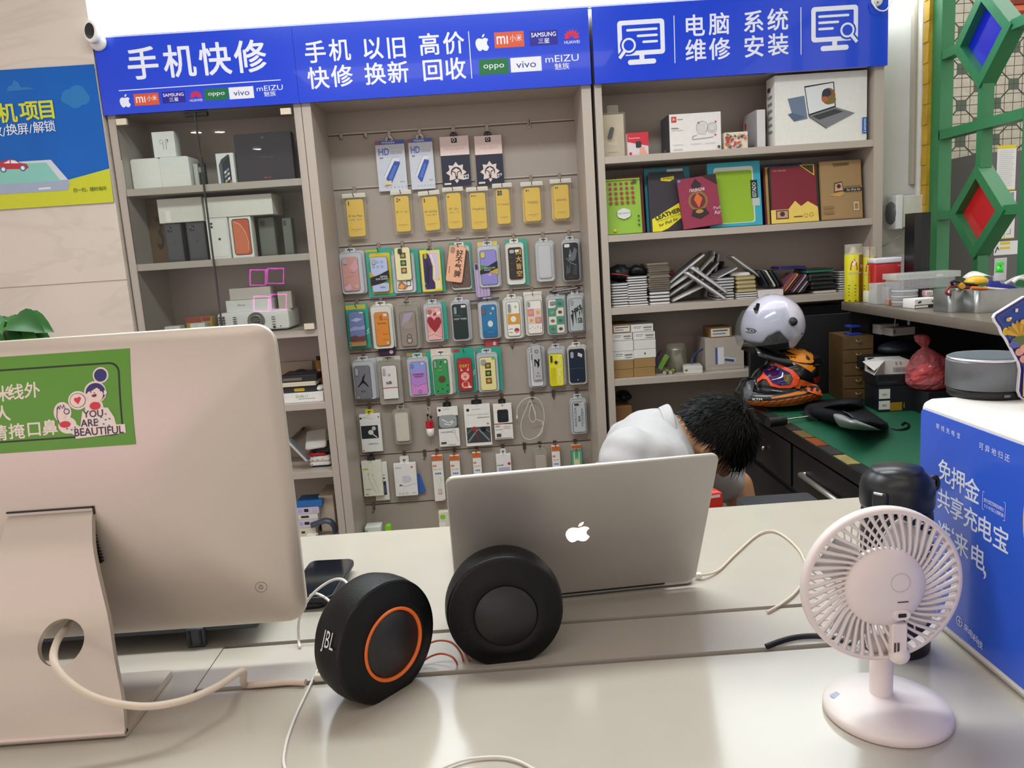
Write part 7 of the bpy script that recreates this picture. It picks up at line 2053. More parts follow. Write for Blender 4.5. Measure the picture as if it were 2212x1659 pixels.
fb('accessory_box', 'small flat white box at the front of the fourth shelf', 'box', z4(742, 1052, 900, 1112), 3.075, .09, zs, 'd2d0ca', [('r', .06, .3, .2, .6, '6a6a6a'), ('l', [(0, .62), (1, .62)], .006, 'a8a6a2')], yaw=-8, lean=0)
q = atY(1290 + 560 / 3.95, 530 + 1000 / 3.95, 3.13)
mb = MB()
mb.M = Matrix.Rotation(R(32), 4, 'Y')
mb.rprism(-.010, .010, -.03, .035, 0, .02, .004, M('lime_pack', '6f9a3c', .3, coat=.4), .002)
tag(mb.build('green_pack', loc=(q.x, 3.12, q.z)), 'lime green packet propped against the steel can', 'packet')
bl_ = M('blue_film', '3a4a9a', .25, coat=.4)
for k, (a, b, c, d, lb_) in enumerate(((805, 1020, 905, 880, 'right blue film strip leaning against the grey box'), (545, 900, 510, 1040, 'left blue film strip beside the screen boxes'))):
 mb = MB()
 p0, p1 = atY(1290 + a / 3.95, 530 + b / 3.95, 3.14), atY(1290 + c / 3.95, 530 + d / 3.95, 3.14)
 mb.tube([p0, (p0 + p1) / 2 + Vector((-.008, .01, .006)), p1], .007, bl_, 8, 6, .25)
 tag(mb.build('film_strip'), lb_, 'film')
pb_ = fb('carton_box', 'grey white box with a picture of a small white device', 'box', z4(915, 800, 1265, 1078), 3.11, .15, zs, 'b4aaa2', [('r', .26, .18, .48, .70, 'dcdae0'), ('r', .26, .18, .32, .70, '4a5a9a'), ('p', [(.48, .40), (.78, .34), (.78, .22), (.48, .28)], 'c8c8d4'), ('p', [(.50, .35), (.74, .30), (.74, .23), (.50, .28)], '34447a'), ('l', [(0, .14), (1, .14)], .004, '9a9088')], side=[('r', 0, 0, 1, 1, '9a9088')])
fb('screen_box', 'kraft box with a white label on the grey white box', 'box', z4(968, 708, 1150, 795), 3.12, .12, zs + size(z4(915, 800, 1265, 1078), 3.11)[2], '8f6a42', [('r', .02, .1, .9, .85, 'dcd8d2'), ('r', .1, .6, .8, .72, '4a4a50'), ('r', .1, .3, .7, .42, '7a7a80')], lean=0)
fb('monitor_box', 'tall navy black box with a green field picture behind the helmets', 'box', z4(1745, 600, 2098, 1085), 3.14, .12, zs, '12151e', [('r', .04, .36, .40, .80, '4a5a70'), ('p', [(.04, .36), (.4, .36), (.4, .60), (.04, .56)], '6a8a4a'), ('p', [(.04, .62), (.2, .68), (.4, .64), (.4, .74), (.04, .74)], '9aa4ac'), ('t', '7AC1700RD', .48, .58, .92, .61, '5a6068', .01), ('r', .48, .53, .9, .55, '4a5058'), ('r', .48, .75, .86, .76, '2a3038'), ('r', .48, .28, .8, .29, '2a3038')], lean=0)
fb('carton_box', 'black box between the grey white box and the helmets', 'box', z4(1275, 860, 1500, 1078), 3.16, .12, zs, '17181f', lean=0)
# lowest shelf
fb('carton_box', 'kraft carton with a white label behind the bent person', 'box', z4(152, 1300, 312, 1640), 3.09, .18, .30, '7f5c36', [('r', .36, .48, .68, .72, 'cfcac6'), ('r', .44, .52, .52, .68, '3a3438'), ('r', .56, .52, .62, .68, '3a3438'), ('r', .82, .62, .9, .9, '3a2c1c')], lean=.05, h=.555)
q = atY(1290 + 215 / 3.95, 530 + 1270 / 3.95, 3.16)
mb = MB()
mb.ball((0, 0, 0), .032, .05, .020, bg_, 20)
for i, v in enumerate(mb.v):
 mb.v[i] = v * (1 + .3 * noise.noise(v * 40))
tag(mb.build('pouch', loc=(.50, 3.18, .882)), 'black pouch slumped on the kraft carton', 'pouch')
# ================================================================== repair bench along the right wall
zq5 = lambda x, y: (1780 + x / 5.12, 500 + y / 5.12)
zq6 = lambda x, y: (1560 + x / 4.254, 600 + y / 4.254)
zb5 = lambda l, t, r, b: zq5(l, t) + zq5(r, b)
zb6 = lambda l, t, r, b: zq6(l, t) + zq6(r, b)
ZB = .894
ZSH = 1.245
felt = M('green_cutting_mat', '10573c', .6, var=.12, vscale=30, bump=.15, bscale=300)
bk = M('bench_black', '0a0b0d', .4, var=.3)
bn = root('workbench', 'black repair bench with a green mat along the right wall', 'workbench', (1.29, 2.1, 0))
mb = MB()
mb.M = Matrix.Translation((-1.29, -2.1, 0))
mb.box(.888, 1.697, 1.43, 2.90, ZB - .04, ZB - .003, bk, .002)
mb.build('bench_top', bn)
mb = MB()
mb.M = Matrix.Translation((-1.29, -2.1, 0))
mb.box(.925, 1.69, 1.46, 2.88, ZB - .003, ZB, felt)
mb.build('green_mat', bn)
mb = MB()
mb.M = Matrix.Translation((-1.29, -2.1, 0))
for k in range(14):
 y = 2.86 - .10 * k
 c_ = ('6a5a3a', '8a4a2a', '3a3a3a', '9a8a5a', '2a2a2e')[k % 5]
 mb.box(.890, .924, y - .09, y, ZB - .003, ZB - .001, M('edge_strip_' + c_, c_, .3, var=.4, vscale=60))
mb.build('edge_strip', bn)
mb = MB()
mb.M = Matrix.Translation((-1.29, -2.1, 0))
mb.box(.91, 1.69, 1.46, 2.88, .0, ZB - .04, M('bench_body', '101014', .5, var=.3))
mb.build('bench_body', bn)
for k, (ya, yb_, za, zb__) in enumerate(((2.40, 2.86, .70, .84), (1.92, 2.38, .70, .84), (1.47, 1.90, .70, .84), (1.92, 2.86, .3, .68))):
 mb = MB()
 mb.M = Matrix.Translation((-1.29, -2.1, 0))
 mb.box(.900, .910, ya, yb_, za, zb__, M('drawer_black', '0b0b0e', .4), .001)
 d = mb.build('drawer', bn)
 mb = MB()
 mb.M = Matrix.Translation((-1.29, -2.1, 0))
 if k != 1:
  ym = (ya + yb_) / 2
  mb.lathe([(0, 0), (.008, -.004), (.007, -.012), (0, -.014)], chrome, 16, 'x', (.899, ym, (za + zb__) / 2))
  mb.build('knob', d)
 else:
  mb.tube([(.899, yb_ - .10, .775), (.884, yb_ - .10, .775), (.884, ya + .08, .775), (.899, ya + .08, .775)], .008, M('pull_silver', 'b4b2ae', .3, .7), 8, 0)
  mb.build('pull', d)
sh = root('wall_shelf', 'long dark shelf over the bench on the right wall', 'shelf', (1.47, 2.1, ZSH - .03))
mb = MB()
mb.M = Matrix.Translation((-1.47, -2.1, -(ZSH - .03)))
mb.box(1.238, 1.698, 1.25, 2.80, ZSH - .030, ZSH, M('shelf_laminate', '6f665c', .3, var=.15, vscale=20), .001)
mb.build('board', sh)
mb = MB()
mb.M = Matrix.Translation((-1.47, -2.1, -(ZSH - .03)))
for y in (2.78,):
 mb.box(1.26, 1.698, y - .018, y, ZB + .0005, ZSH - .0305, bk)
 mb.build('support', sh)
 mb = MB()
 mb.M = Matrix.Translation((-1.47, -2.1, -(ZSH - .03)))
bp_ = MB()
bp_.box(.94, 1.68, 2.905, 2.93, ZB - .05, 1.21, shelf_shade)  # black sheet added where the wall shelf shades the bench end
tag(bp_.build('bench_shade_panel'), 'black panel closing the dark end of the bench under the shelf', 'panel').location.z = -.02
def on(px, py, z):
 return atZ(px, py, z)
def sbox(name, label, cat, bb, z0, dep, col, items=(), yaw=0, mat=None, rad=0, group=None, lean=-.03, side=()):
 l, t, r, b = bb
 q = on((l + r) / 2, b, z0)
 return fb(name, label, cat, bb, q.y, dep, z0, col, items, yaw, 0, group, rad, side, mat, lean=lean)
# ---- things on the wall shelf
canm = M('can_yellow', 'd2ca1e', .3, coat=.3)
for bb, lb_, fr in ((zb5(270, 228, 455, 745), 'left yellow spray can with a clear cap on the wall shelf', 1), (zb5(440, 212, 615, 690), 'right yellow spray can with a red straw on the wall shelf', 0)):
 q = on((bb[0] + bb[2]) / 2, bb[3], ZSH)
 q.y = min(q.y, 2.735)
 q.x = atY((bb[0] + bb[2]) / 2, bb[3], q.y).x
 _, W, H = size(bb, q.y + .02)
 cn = root('spray_can', lb_, 'spray can', (q.x, q.y + W / 2, ZSH), group='yellow spray cans')
 r = W / 2
 mb = MB()
 mb.lathe([(0, 0), (r * .96, 0), (r, .003), (r, H), (r * .9, H + .006), (0, H + .007)], canm, 36)
 mb.build('body', cn)
 mb = MB()
 def wrap(mb, it, r=r, H=H, cn=cn):
  a = MB()
  a.art(it, 1, 1, 0, 0, 0, .35, .0001)
  for m_i, v in enumerate(a.v):
   an = v.x / r - math.pi / 2
   rr = r + .0003 - v.y
   a.v[m_i] = Vector((rr * math.cos(an), rr * math.sin(an), v.z))
  return a
 it = [('r', r * .25 + r * .14 * k, 0, r * .25 + r * .15 * (k + 1), H, '7a5a1c') for k in range(7)]
 it += [('p', [(-r * .75, H * .74), (r * .05, H * .74), (-r * .05, H * .84), (-r * .35, H * .92), (-r * .65, H * .84)], 'c03a22'), ('p', [(-r * .6, H * .82), (-r * .3, H * .76), (r * .02, H * .92), (-r * .25, H * .86), (-r * .45, H * .92), (-r * .42, H * .84)], 'eee8dc'), ('r', -r * .75, H * .68, r * .05, H * .735, 'b0402a'), ('t', '530', r * .42, H * .72, r * 1.0, H * .79, 'e8e0d0', .02)]
 for k in range(4):
  it += [('r', -r * .95, H * (.14 + .07 * k), -r * .1, H * (.16 + .07 * k), '6a5a1a')]
 it += [('t', '精密电器清洁剂', -r * .95, H * .60, r * .9, H * .645, 'c8c4a8', .02), ('r', -r * .9, H * .02, -r * .05, H * .05, '5a4a1a')]
 wrap(mb, it).build('label', cn)
 mb = MB()
 mb.lathe([(r * .5, H + .004), (r * .5, H + .012), (r * .3, H + .014), (r * .28, H + .026), (0, H + .027)], M('nozzle_cream', 'e4dfc8', .4), 20)
 mb.build('nozzle', cn)
 mb = MB()
 mb.lathe([(r * .99, H), (r * .99, H + .034), (r * .95, H + .037), (0, H + .037)], clear_tray, 30, cap=False)
 mb.build('cap', cn)
 if not fr:
  mb = MB()
  mb.cyl((-r * .35, -r - .002, H * .35), (-r * .35, -r - .002, H + .062), .0011, .0011, M('straw_red', 'b83a34', .4), 8)
  mb.build('straw', cn)
bb = zb5(360, 500, 510, 762)
q = on((bb[0] + bb[2]) / 2, bb[3], ZSH)
_, W, H = size(bb, q.y)
o = root('pill_bottle', 'white plastic bottle with a blue white label before the spray cans', 'bottle', (q.x, q.y + W / 2, ZSH + .0004))
r = W / 2
mb = MB()
mb.lathe([(0, 0), (r * .95, 0), (r, .004), (r, H * .70), (r * .7, H * .79), (0, H * .79)], white_gloss, 32)
mb.build('body', o)
mb = MB()
mb.lathe([(r * 1.003, H * .10), (r * 1.003, H * .66)], M('label_blue_white', 'aebccb', .4), 32, cap=False)
mb.lathe([(r * 1.006, H * .12), (r * 1.006, H * .26)], M('label_green', '4a8a5a', .4), 32, cap=False)
mb.build('label', o)
mb = MB()
mb.lathe([(0, H * .79), (r * .78, H * .79), (r * .78, H * .98), (r * .7, H), (0, H)], white_gloss, 32)
mb.build('cap', o)
q = on(1887, 632, ZSH)
mb = MB()
mb.lathe([(0, 0), (.011, 0), (.012, .003), (.012, .018), (.0125, .019), (.0125, .028), (0, .029)], M('jar_green', '4fa58a', .35), 24)
tag(mb.build('small_jar', loc=(q.x, q.y + .04, ZSH + .0004)), 'small green jar between the white bottle and the white box', 'jar')
# red tin with a white lid
bb = zb5(565, 335, 860, 520)
YT_ = 2.676
q = atY(1919, 557, YT_)
_, W, H = size(bb, YT_)
H = q.z - ZSH - .018
o = root('biscuit_tin', 'red tin with a white lid and a tan round print on the shelf', 'tin', (q.x, YT_, ZSH + .0004), (0, 0, R(-4)))
mb = MB()
mb.rprism(-W / 2, W / 2, 0, H, 0, .06, .004, M('tin_red', 'b41f24', .3, coat=.3), .006)
mb.build('body', o)
mb = MB()
mb.art([('e', .62, .42, .26, .30, 'cf9a4a'), ('e', .66, .66, .12, .10, 'e0b060'), ('t', '有组多', .36, .36, .56, .5, '8a4a24'), ('r', .04, .3, .14, .36, 'd8a0a0'), ('r', .04, .44, .16, .48, 'd8a0a0'), ('t', 'MENU', .84, .9, .96, .94, 'e0c0b8')], W, H, -W / 2, 0, -.0002)
mb.build('printing', o)
mb = MB()
mb.rprism(-W / 2 - .002, W / 2 + .002, H, H + .018, -.002, .062, .006, M('lid_white', 'd4d3e0', .35), .004)
mb.build('lid', o)
# black tower
bb = (1956, 459, 2013, 585)
YT_ = 2.60
q = atY(1995, 459, YT_)
_, W, H = size((1978, 459, 2013, 596), YT_, 0)
H = q.z - ZSH
o = root('console_tower', 'tall black tower with a small white mark beside the white pier', 'tower', (q.x, YT_, ZSH + .0004), (0, 0, 0))
mb = MB()
pr_ = [(-W / 2, .004), (-W * .1, 0), (W / 2, .004), (W / 2, .066), (-W / 2, .066)]
A = [(x, y, .0) for x, y in pr_] + [(x, y, H) for x, y in pr_]
mb.add(A, [(0, 1, 6, 5), (1, 2, 7, 6), (2, 3, 8, 7), (3, 4, 9, 8), (4, 0, 5, 9), (5, 6, 7, 8, 9), (4, 3, 2, 1, 0)], M('console_black', '07090f', .3))
mb.build('casing', o)
mb = MB()
mb.M = Matrix(((0, 1, 0, -W / 2 - .018), (-1, 0, 0, .02), (0, 0, 1, 0), (0, 0, 0, 1)))
mb.art([('r', -W * .24, H * .13, -W * .205, H * .15, 'd8dce4'), ('r', -W * .235, H * .16, -W * .21, H * .25, '9aa0a8'), ('l', [(-W * .235, H * .27), (-W * .20, H * .30), (-W * .21, H * .34)], .002, 'd8dce4')], 1, 1, 0, 0, .017)
mb.build('mark', o)
# clear organisers
frost = clear('frosted_box', 'e8ecea', .42, .25)
frost2 = clear('clear_box', 'f0f0f4', .26, .1)
fb('storage_box', 'frosted pale green box behind the plain white box', 'box', (1894, 600, 1944, 645), 2.60, .06, ZSH, 'd8e0d6', mat=frost, lean=-.03)
sbox('white_box', 'plain white box at the shelf edge beside the pill bottle', 'box', zb5(498, 655, 722, 782), ZSH, .05, 'dfddc6', yaw=-3)
o = sbox('storage_box', 'clear little box with an orange base', 'box', zb5(715, 612, 825, 812), ZSH, .05, 'd0d0d0', mat=frost2)
mb = MB()
W_o = size(zb5(715, 612, 825, 812), 2.3)[1]
mb.box(-W_o / 2 - .0006, W_o / 2 + .0006, -.0008, .03, .0008, .016, M('base_orange', 'b8671e', .3))
mb.build('orange_base', o)
z_ = ZSH
for k, lb_ in enumerate(('lowest round clear screw box in the stack', 'middle round clear screw box in the stack', 'topmost round clear screw box in the stack')):
 q = on(1966, 662, ZSH)
 o = root('screw_box', lb_, 'box', (q.x, q.y + .035, z_ + .0004), group='stacked clear screw boxes')
 mb = MB()
 mb.lathe([(0, 0), (.037, 0), (.038, .002), (.038, .0155), (.037, .017), (0, .017)], frost2, 32)
 mb.build('tub', o)
 mb = MB()
 mb.lathe([(.0384, .011), (.0394, .011), (.0394, .0165), (.0384, .0165)], frost, 32, cap=False)
 mb.build('lid_rim', o)
 z_ += .0172
o = fb('organiser_case', 'clear case with pink bits on the stack of screw boxes', 'box', (1942, 599, 2064, 622), on(1966, 662, ZSH).y + .02, .09, z_, 'd0d0d0', mat=frost2, lean=0)
fb('organiser_case', 'long frosted flat case on top of the clear ones', 'box', zb5(792, 425, 1518, 535), on(1966, 662, ZSH).y + .03, .09, z_ + size((1942, 599, 2064, 622), 2.25)[2], 'd0d0d0', [('r', .0, .6, 1, .64, 'c8c8c8'), ('r', .62, .2, .72, .6, 'd0cfcc')], mat=frost, lean=0, h=.020)
z0_ = size(zb5(990, 738, 1305, 848), 2.1)[2]
bx2 = sbox('accessory_box', 'white and black box with a small black triangle mark', 'box', zb5(992, 740, 1305, 845), ZSH, .06, 'e4e2de', [('r', .0, .0, 1, .36, '15151a'), ('r', .02, .05, .5, .28, 'e4e2de'), ('p', [(.62, .58), (.70, .58), (.68, .80)], '1c1c20'), ('r', .70, .6, .88, .66, '4a4a4e'), ('p', [(.12, .5), (.24, .62), (.24, .8), (.12, .7)], '1c1c20')], yaw=6)
q = on(2011, 660, ZSH)
mb = MB()
mb.rprism(-.013, .013, 0, .020, 0, .02, .003, M('jar_pink', 'c890a0', .3, coat=.3), .002)
mb.art([('r', .06, .2, .94, .9, 'e8e4e2')] + [('r', .2 + .07 * k, .3, .23 + .07 * k, .75, '6a6066') for k in range(9)], .026, .020, -.013, 0, -.0002)
tag(mb.build('small_jar', loc=(q.x, q.y + .012, ZSH + z0_ + .0004)), 'little pink jar with a barcode on the white and black box', 'jar')
q = on(2044, 668, ZSH)
o = root('glue_bottle', 'slim white glue bottle with a green cap beside the steel bins', 'bottle', (q.x, q.y + .01, ZSH + .0004))
mb = MB()
mb.lathe([(0, 0), (.009, 0), (.0095, .003), (.0095, .032), (.004, .042), (0, .042)], white_gloss, 20)
mb.build('body', o)
mb = MB()
mb.lathe([(0, .042), (.004, .042), (.0015, .058), (0, .058)], M('cap_green', '4fbf5a', .35), 14)
mb.build('cap', o)
# steel bins with tools
steel = M('brushed_steel', '8f9190', .35, .85, var=.15, vscale=40)
binz = {}
for k, (l, r, lb_) in enumerate(((2050.5, 2106.5, 'left steel bin full of pliers at the shelf edge'), (2107.5, 2225, 'right steel bin full of tools at the shelf edge'))):
 q0, q1 = on(l, 676 + 1 * k, ZSH), on(r, 680 + 3 * k, ZSH)
 y = (q0.y + q1.y) / 2
 k_ = (q0 - CAM).dot(_fw) / F_PX
 W = (r - l) * k_
 o = root('steel_bin', lb_, 'bin', (q0.x + W / 2, q0.y, ZSH + .0004), (0, 0, R(2)), 'steel tool bins')
 Hb = 48 * k_
 mb = MB()
 out = [[(x, y_ + .0, z) for x, y_ in rr_pts(-W / 2, 0, W / 2, .09, .014, 5)] for z in (0, Hb)]
 inn = [[(x, y_, z) for x, y_ in rr_pts(-W / 2 + .0015, .0015, W / 2 - .0015, .0885, .0125, 5)] for z in (Hb, .004)]
 mb.loft(out + inn, steel, True)
 mb.build('bin', o)
 binz[k] = (q0.x + W / 2, q0.y, ZSH + Hb, W)
red_h = M('handle_red', '8a2a30', .4)
bx_, by_, bz_, bw_ = binz[0]
def T(px, py, y):
 return atY(px, py, y)
o = root('pliers', 'pliers with dark red looped handles resting on the left steel bin', 'pliers', (bx_, by_, bz_))
mb = MB()
P = [T(2062, 628, by_ + .02), T(2050, 636, by_), T(2044, 631, by_ - .005), T(2050, 621, by_), T(2066, 619, by_ + .02), T(2085, 622, by_ + .03), T(2110, 617, by_ + .05)]
mb.tube([p - Vector((bx_, by_, bz_)) for p in P], .0042, red_h, 8)
P = [T(2060, 618, by_ + .02), T(2056, 610, by_), T(2066, 607, by_), T(2080, 612, by_ + .02), T(2105, 615, by_ + .04)]
mb.tube([p - Vector((bx_, by_, bz_)) for p in P], .0042, black_pl, 8)
mb.build('handles', o)
mb = MB()
p = T(2076, 618, by_ + .005) - Vector((bx_, by_, bz_))
mb.cyl(p, p + Vector((0, -.008, 0)), .010, .008, M('pivot_yellow', 'd09a2a', .4), 18)
mb.build('pivot', o)
bx1, by1, bz1, bw1 = binz[1]
mb = MB()
mb.ball((0, 0, 0), .033, .028, .018, M('yellow_plastic', 'e0b21e', .35, coat=.3), 28, None)
mb.v = [Vector((v.x, v.y, max(v.z, -.006))) for v in mb.v]
q = T(2109, 609, by_ + .06)
tag(mb.build('tape_measure', loc=(q.x, q.y, q.z)), 'rounded yellow plastic tool lying over the steel bins', 'tool')
for lb_, pts, r_, m_ in (('orange handled screwdriver lying across the right steel bin', [T(2098, 622, by1 + .02), T(2132, 624, by1 + .02)], .005, M('handle_orange', 'd8722a', .4)),
                         ('white pen like tool behind the orange screwdriver', [T(2125, 622, by1 + .03), T(2185, 627, by1 + .03)], .004, white_gloss),
                         ('grey cable end resting on the right steel bin', [T(2170, 614, by1 + .04), T(2192, 602, by1 + .04), T(2214, 596, by1 + .05)], .005, M('cable_grey', 'c4c2c8', .4)),
                         ('white cable end at the far right of the steel bin', [T(2188, 610, by1 + .03), T(2200, 601, by1 + .03), T(2216, 604, by1 + .04)], .005, white_gloss)):
 mb = MB()
 mb.tube(pts, r_, m_, 10)
 tag(mb.build('hand_tool'), lb_, 'tool')
mb = MB()
P = [(2138, 618), (2144, 606), (2150, 609), (2158, 607), (2164, 613), (2185, 616), (2208, 626), (2190, 628), (2160, 624)]
mb.extrude([(T(a, b, by1 + .03).x, T(a, b, by1 + .03).z) for a, b in P], by1 + .03, by1 + .045, M('clip_blue', '1f2a9a', .35))
tag(mb.build('spring_clamp'), 'blue plastic clamp lying on the right steel bin', 'clamp')
q = T(2158, 612, by1 + .08)
o = root('spray_bottle', 'clear spray bottle with a bright green pump among the tools', 'spray bottle', (q.x, q.y, bz1 - .02))
zt2 = T(2154, 565, by1 + .08).z - bz1 + .02
mb = MB()
mb.lathe([(0, 0), (.016, 0), (.016, zt2 - .04), (.008, zt2 - .028), (0, zt2 - .028)], frost2, 20)
mb.build('body', o)
mb = MB()
gm_ = M('pump_green', '2fd83a', .3, coat=.3)
mb.lathe([(0, zt2 - .032), (.010, zt2 - .032), (.010, zt2 - .018), (.008, zt2 - .016), (.007, zt2 - .012), (.007, zt2), (0, zt2)], gm_, 18)
mb.box(-.007, .004, -.013, .0, zt2 - .010, zt2 - .003, gm_)
mb.build('pump', o)
q = T(2128, 600, by1 + .12)
mb = MB()
mb.M = Matrix.Rotation(R(-8), 4, 'Y')
V = [(-.03 + .06 * i / 6, .02 * j, .012 * math.sin(i / 6 * 3.1) + .004 * j) for j in range(4) for i in range(7)]
mb.add(V, [(j * 7 + i, j * 7 + i + 1, j * 7 + i + 8, j * 7 + i + 7) for j in range(3) for i in range(6)], M('paper_white', 'd8dcd4', .6), True)
o = mb.build('paper_slip', loc=(q.x, q.y, q.z - .006))
o.modifiers.new('thick', 'SOLIDIFY').thickness = .001
tag(o, 'curled white slip of paper behind the yellow tool', 'paper')
# ---- breaker box on the right wall, wall camera and cables
q = atX(1968, 492, 1.70)
zt3, zb3 = atX(1968, 424, 1.70).z, atX(1968, 490, 1.70).z
yb0 = 3.06
br = root('breaker_box', 'white breaker box with a smoked cover on the white pier', 'breaker box', (1.70, 3.12, zb3))
hb_ = zt3 - zb3
mb = MB()
mb.box(-.092, -.001, -.025, .045, 0, hb_, M('breaker_white', 'd6d4cc', .4), .003)
mb.build('back_box', br)
mb = MB()
mb.box(-.120, -.092, -.032, .052, -.006, hb_ + .004, M('breaker_front', 'e0e2e4', .35), .004)
mb.build('front_plate', br)
mb = MB()
mb.M = Matrix.Translation((-.120, .01, hb_ * .48)) @ Matrix.Scale(.34, 4, (1, 0, 0))
mb.lathe([(.001, -.045), (.020, -.040), (.034, -.03), (.040, 0), (.034, .03), (.020, .040), (.001, .045)], clear('smoked_cover', '8a9096', .5, .1), 28)
mb.build('cover', br)
mb = MB()
mb.tube([(1.64, 3.10, zb3 - .005), (1.60, 3.13, zb3 - .045), (1.55, 3.15, zb3 - .075), (1.535, 3.16, zb3 - .12)], .003, M('wire_grey', 'a8a8a8', .5), 8)
tag(mb.build('breaker_wire'), 'thin grey wire slanting down from the breaker box', 'wire')
cmw = M('camera_white', 'e2dfdc', .35)
q = atY(213, 92, 3.03)
sc_ = root('security_camera', 'small white security camera on a round base at the sign corner', 'camera', (q.x, 3.03, q.z))
mb = MB()
mb.lathe([(0, -.001), (.030, -.001), (.030, -.006), (.024, -.014), (.010, -.017), (0, -.017)], cmw, 32, 'y')
mb.build('base', sc_)
mb = MB()
hc = atY(201, 72, 2.99) - Vector((q.x, 3.03, q.z))
mb.tube([(0, -.014, 0), (-.006, -.028, .012), (hc.x * .6, hc.y, hc.z * .6)], .0085, cmw, 14)
mb.build('arm', sc_)
mb = MB()
D = Vector((-.25, -.9, .05)).normalized()
c0 = Vector((hc.x, hc.y, hc.z + .004))
Mx = Matrix.Translation(c0) @ Vector((0, -1, 0)).rotation_difference(D).to_matrix().to_4x4() @ Matrix.Scale(1.35, 4, (0, 0, 1)) @ Matrix.Scale(1.1, 4)
mb.M = Mx
mb.lathe([(0, .018), (.018, .016), (.026, .006), (.0275, -.006), (.0265, -.012), (.0225, -.0145), (.0185, -.0148)], cmw, 36, 'y', cap=False)
mb.build('head', sc_)
mb = MB()
mb.M = Mx
mb.lathe([(0, -.0152), (.0165, -.0151), (.0188, -.0146)], M('camera_face', '15161c', .12, coat=.5), 32, 'y')
mb.build('lens_face', sc_)
q = atY(1893, 2, 3.03)
o = root('wall_speaker', 'white round mount at the top corner of the right blue sign', 'mount', (q.x, 3.03, q.z))
mb = MB()
mb.lathe([(0, -.001), (.021, -.001), (.021, -.006), (.018, -.010), (0, -.011)], cmw, 28, 'y')
mb.art([('e', 0, -.008, .003, .003, '2a2a2e')], 1, 1, 0, 0, -.0112)
mb.build('disc', o)
mb = MB()
oo = Vector((q.x, 3.03, q.z))
mb.tube([atY(1884, 4, 3.015) - oo, atY(1893, 18, 3.005) - oo, atY(1905, 24, 3.005) - oo, atY(1916, 20, 3.01) - oo, atY(1925, 5, 3.03) - oo, atY(1932, -12, 3.06) - oo], .0028, cab_w, 8)
mb.build('cable', o)
# ---- dark end of the bench under the shelf
wood = M('drawer_wood', '5c4425', .5, var=.25, vscale=18)
q = on(1850, 872, ZB)
yd = 2.70
p0, p1 = atY(1822, 870, yd), atY(1885, 870, yd)
Wd = p1.x - p0.x
zt4 = atY(1850, 727, yd).z
dr = root('wooden_drawers', 'small brown wooden drawer unit in the dark under the shelf', 'drawers', ((p0.x + p1.x) / 2, yd, ZB + .0005), (0, 0, R(-6)))
Hd = zt4 - ZB
mb = MB()
mb.box(-Wd / 2, Wd / 2, .004, .16, 0, Hd, wood)
mb.build('carcass', dr)
for k in range(5):
 mb = MB()
 mb.box(-Wd / 2 + .002, Wd / 2 - .002, 0, .006, Hd * k / 5 + .002, Hd * (k + 1) / 5 - .003, wood, .001)
 d = mb.build('drawer', dr)
 mb = MB()
 mb.tube([(-.008, -.0, Hd * (k + .72) / 5), (-.006, -.006, Hd * (k + .62) / 5), (.006, -.006, Hd * (k + .62) / 5), (.008, 0, Hd * (k + .72) / 5)], .0018, M('pull_brass', 'a89a70', .3, .7), 6)
 mb.build('pull', d)
def dbox(name, lb_, cat, bb, y, dep, z0, col, items=(), yaw=0, **kw):
 return fb(name, lb_, cat, bb, y, dep, z0, col, items, yaw, lean=0, **kw)
ztd = zt4 + .0008
dbox('small_box', 'white box with a red stripe on the wooden drawers', 'box', zb5(615, 1050, 830, 1160), yd - .0, .05, ztd, 'b8b0ac', [('r', 0, .0, .2, .5, 'd8d4d0'), ('r', .22, .0, .34, .5, 'a83a34')], yaw=4)
o = dbox('small_box', 'pale box in front of the one with a red stripe', 'box', zb5(745, 1095, 1020, 1185), yd - .06, .05, ztd, 'aaa5a2', [('r', .02, .3, .14, .8, '6a6668')], yaw=8)
mb = MB()
hbk = size(zb5(745, 1095, 1020, 1185), yd - .06)[2]
P = [(0, 0), (.02, .04), (.03, .05), (.055, .05), (.058, .03), (.062, .0)]
mb.tube([(x - .02, .02, hbk + .002 + z) for x, z in ((0, .0), (.002, .028), (.03, .032), (.045, .026), (.046, .002))], .005, M('paper_band', 'a8a4a8', .6), 8, 4, .35)
tag(mb.build('paper_band', loc=(o.location.x, o.location.y, o.location.z)), 'bent pale paper band standing on the pale box', 'paper')
mb = MB()
q = atY(1858, 712, yd)
mb.rprism(-.022, .022, 0, .007, 0, .05, .003, M('holder_blue', '1c3a9a', .35), .001)
mb.rprism(-.020, .022, .026, .034, .01, .05, .003, M('holder_blue', '1c3a9a', .35), .001)
mb.box(-.012, -.008, .02, .026, .006, .03, chrome)
tag(mb.build('blue_holder', loc=(q.x, yd + .03, ztd)), 'blue plastic holder at the left on the wooden drawers', 'holder')
blk2 = '16181f'
z_ = ZB + .0006
xb = []
for k, (bb, c_, its, lb_) in enumerate(((zb6(1440, 1060, 1800, 1300), '14161d', [('r', .0, .08, .28, .42, 'dcdad8'), ('r', .0, .50, .28, .88, 'dcdad8'), ('t', 'VBAS', .08, .2, .2, .28, '3a3a40'), ('t', 'VBAS', .08, .62, .2, .70, '3a3a40'), ('r', .28, .02, .58, .34, '9a7a1c'), ('r', .62, .1, .64, .3, '9a8a2a')], 'black boxes end with white VBAS labels and a yellow patch'), (zb6(1425, 960, 1790, 1060), '16181e', [('r', .02, .2, .5, .4, '2a2c34')], 'black box above the one with VBAS labels'))):
 y_ = on(1950, 905, ZB).y + .11
 dbox('black_box', lb_, 'box', bb, y_, .12, z_, c_, its, yaw=-4)
 z_ += size(bb, y_)[2] + .0006
yo = y_ + .01
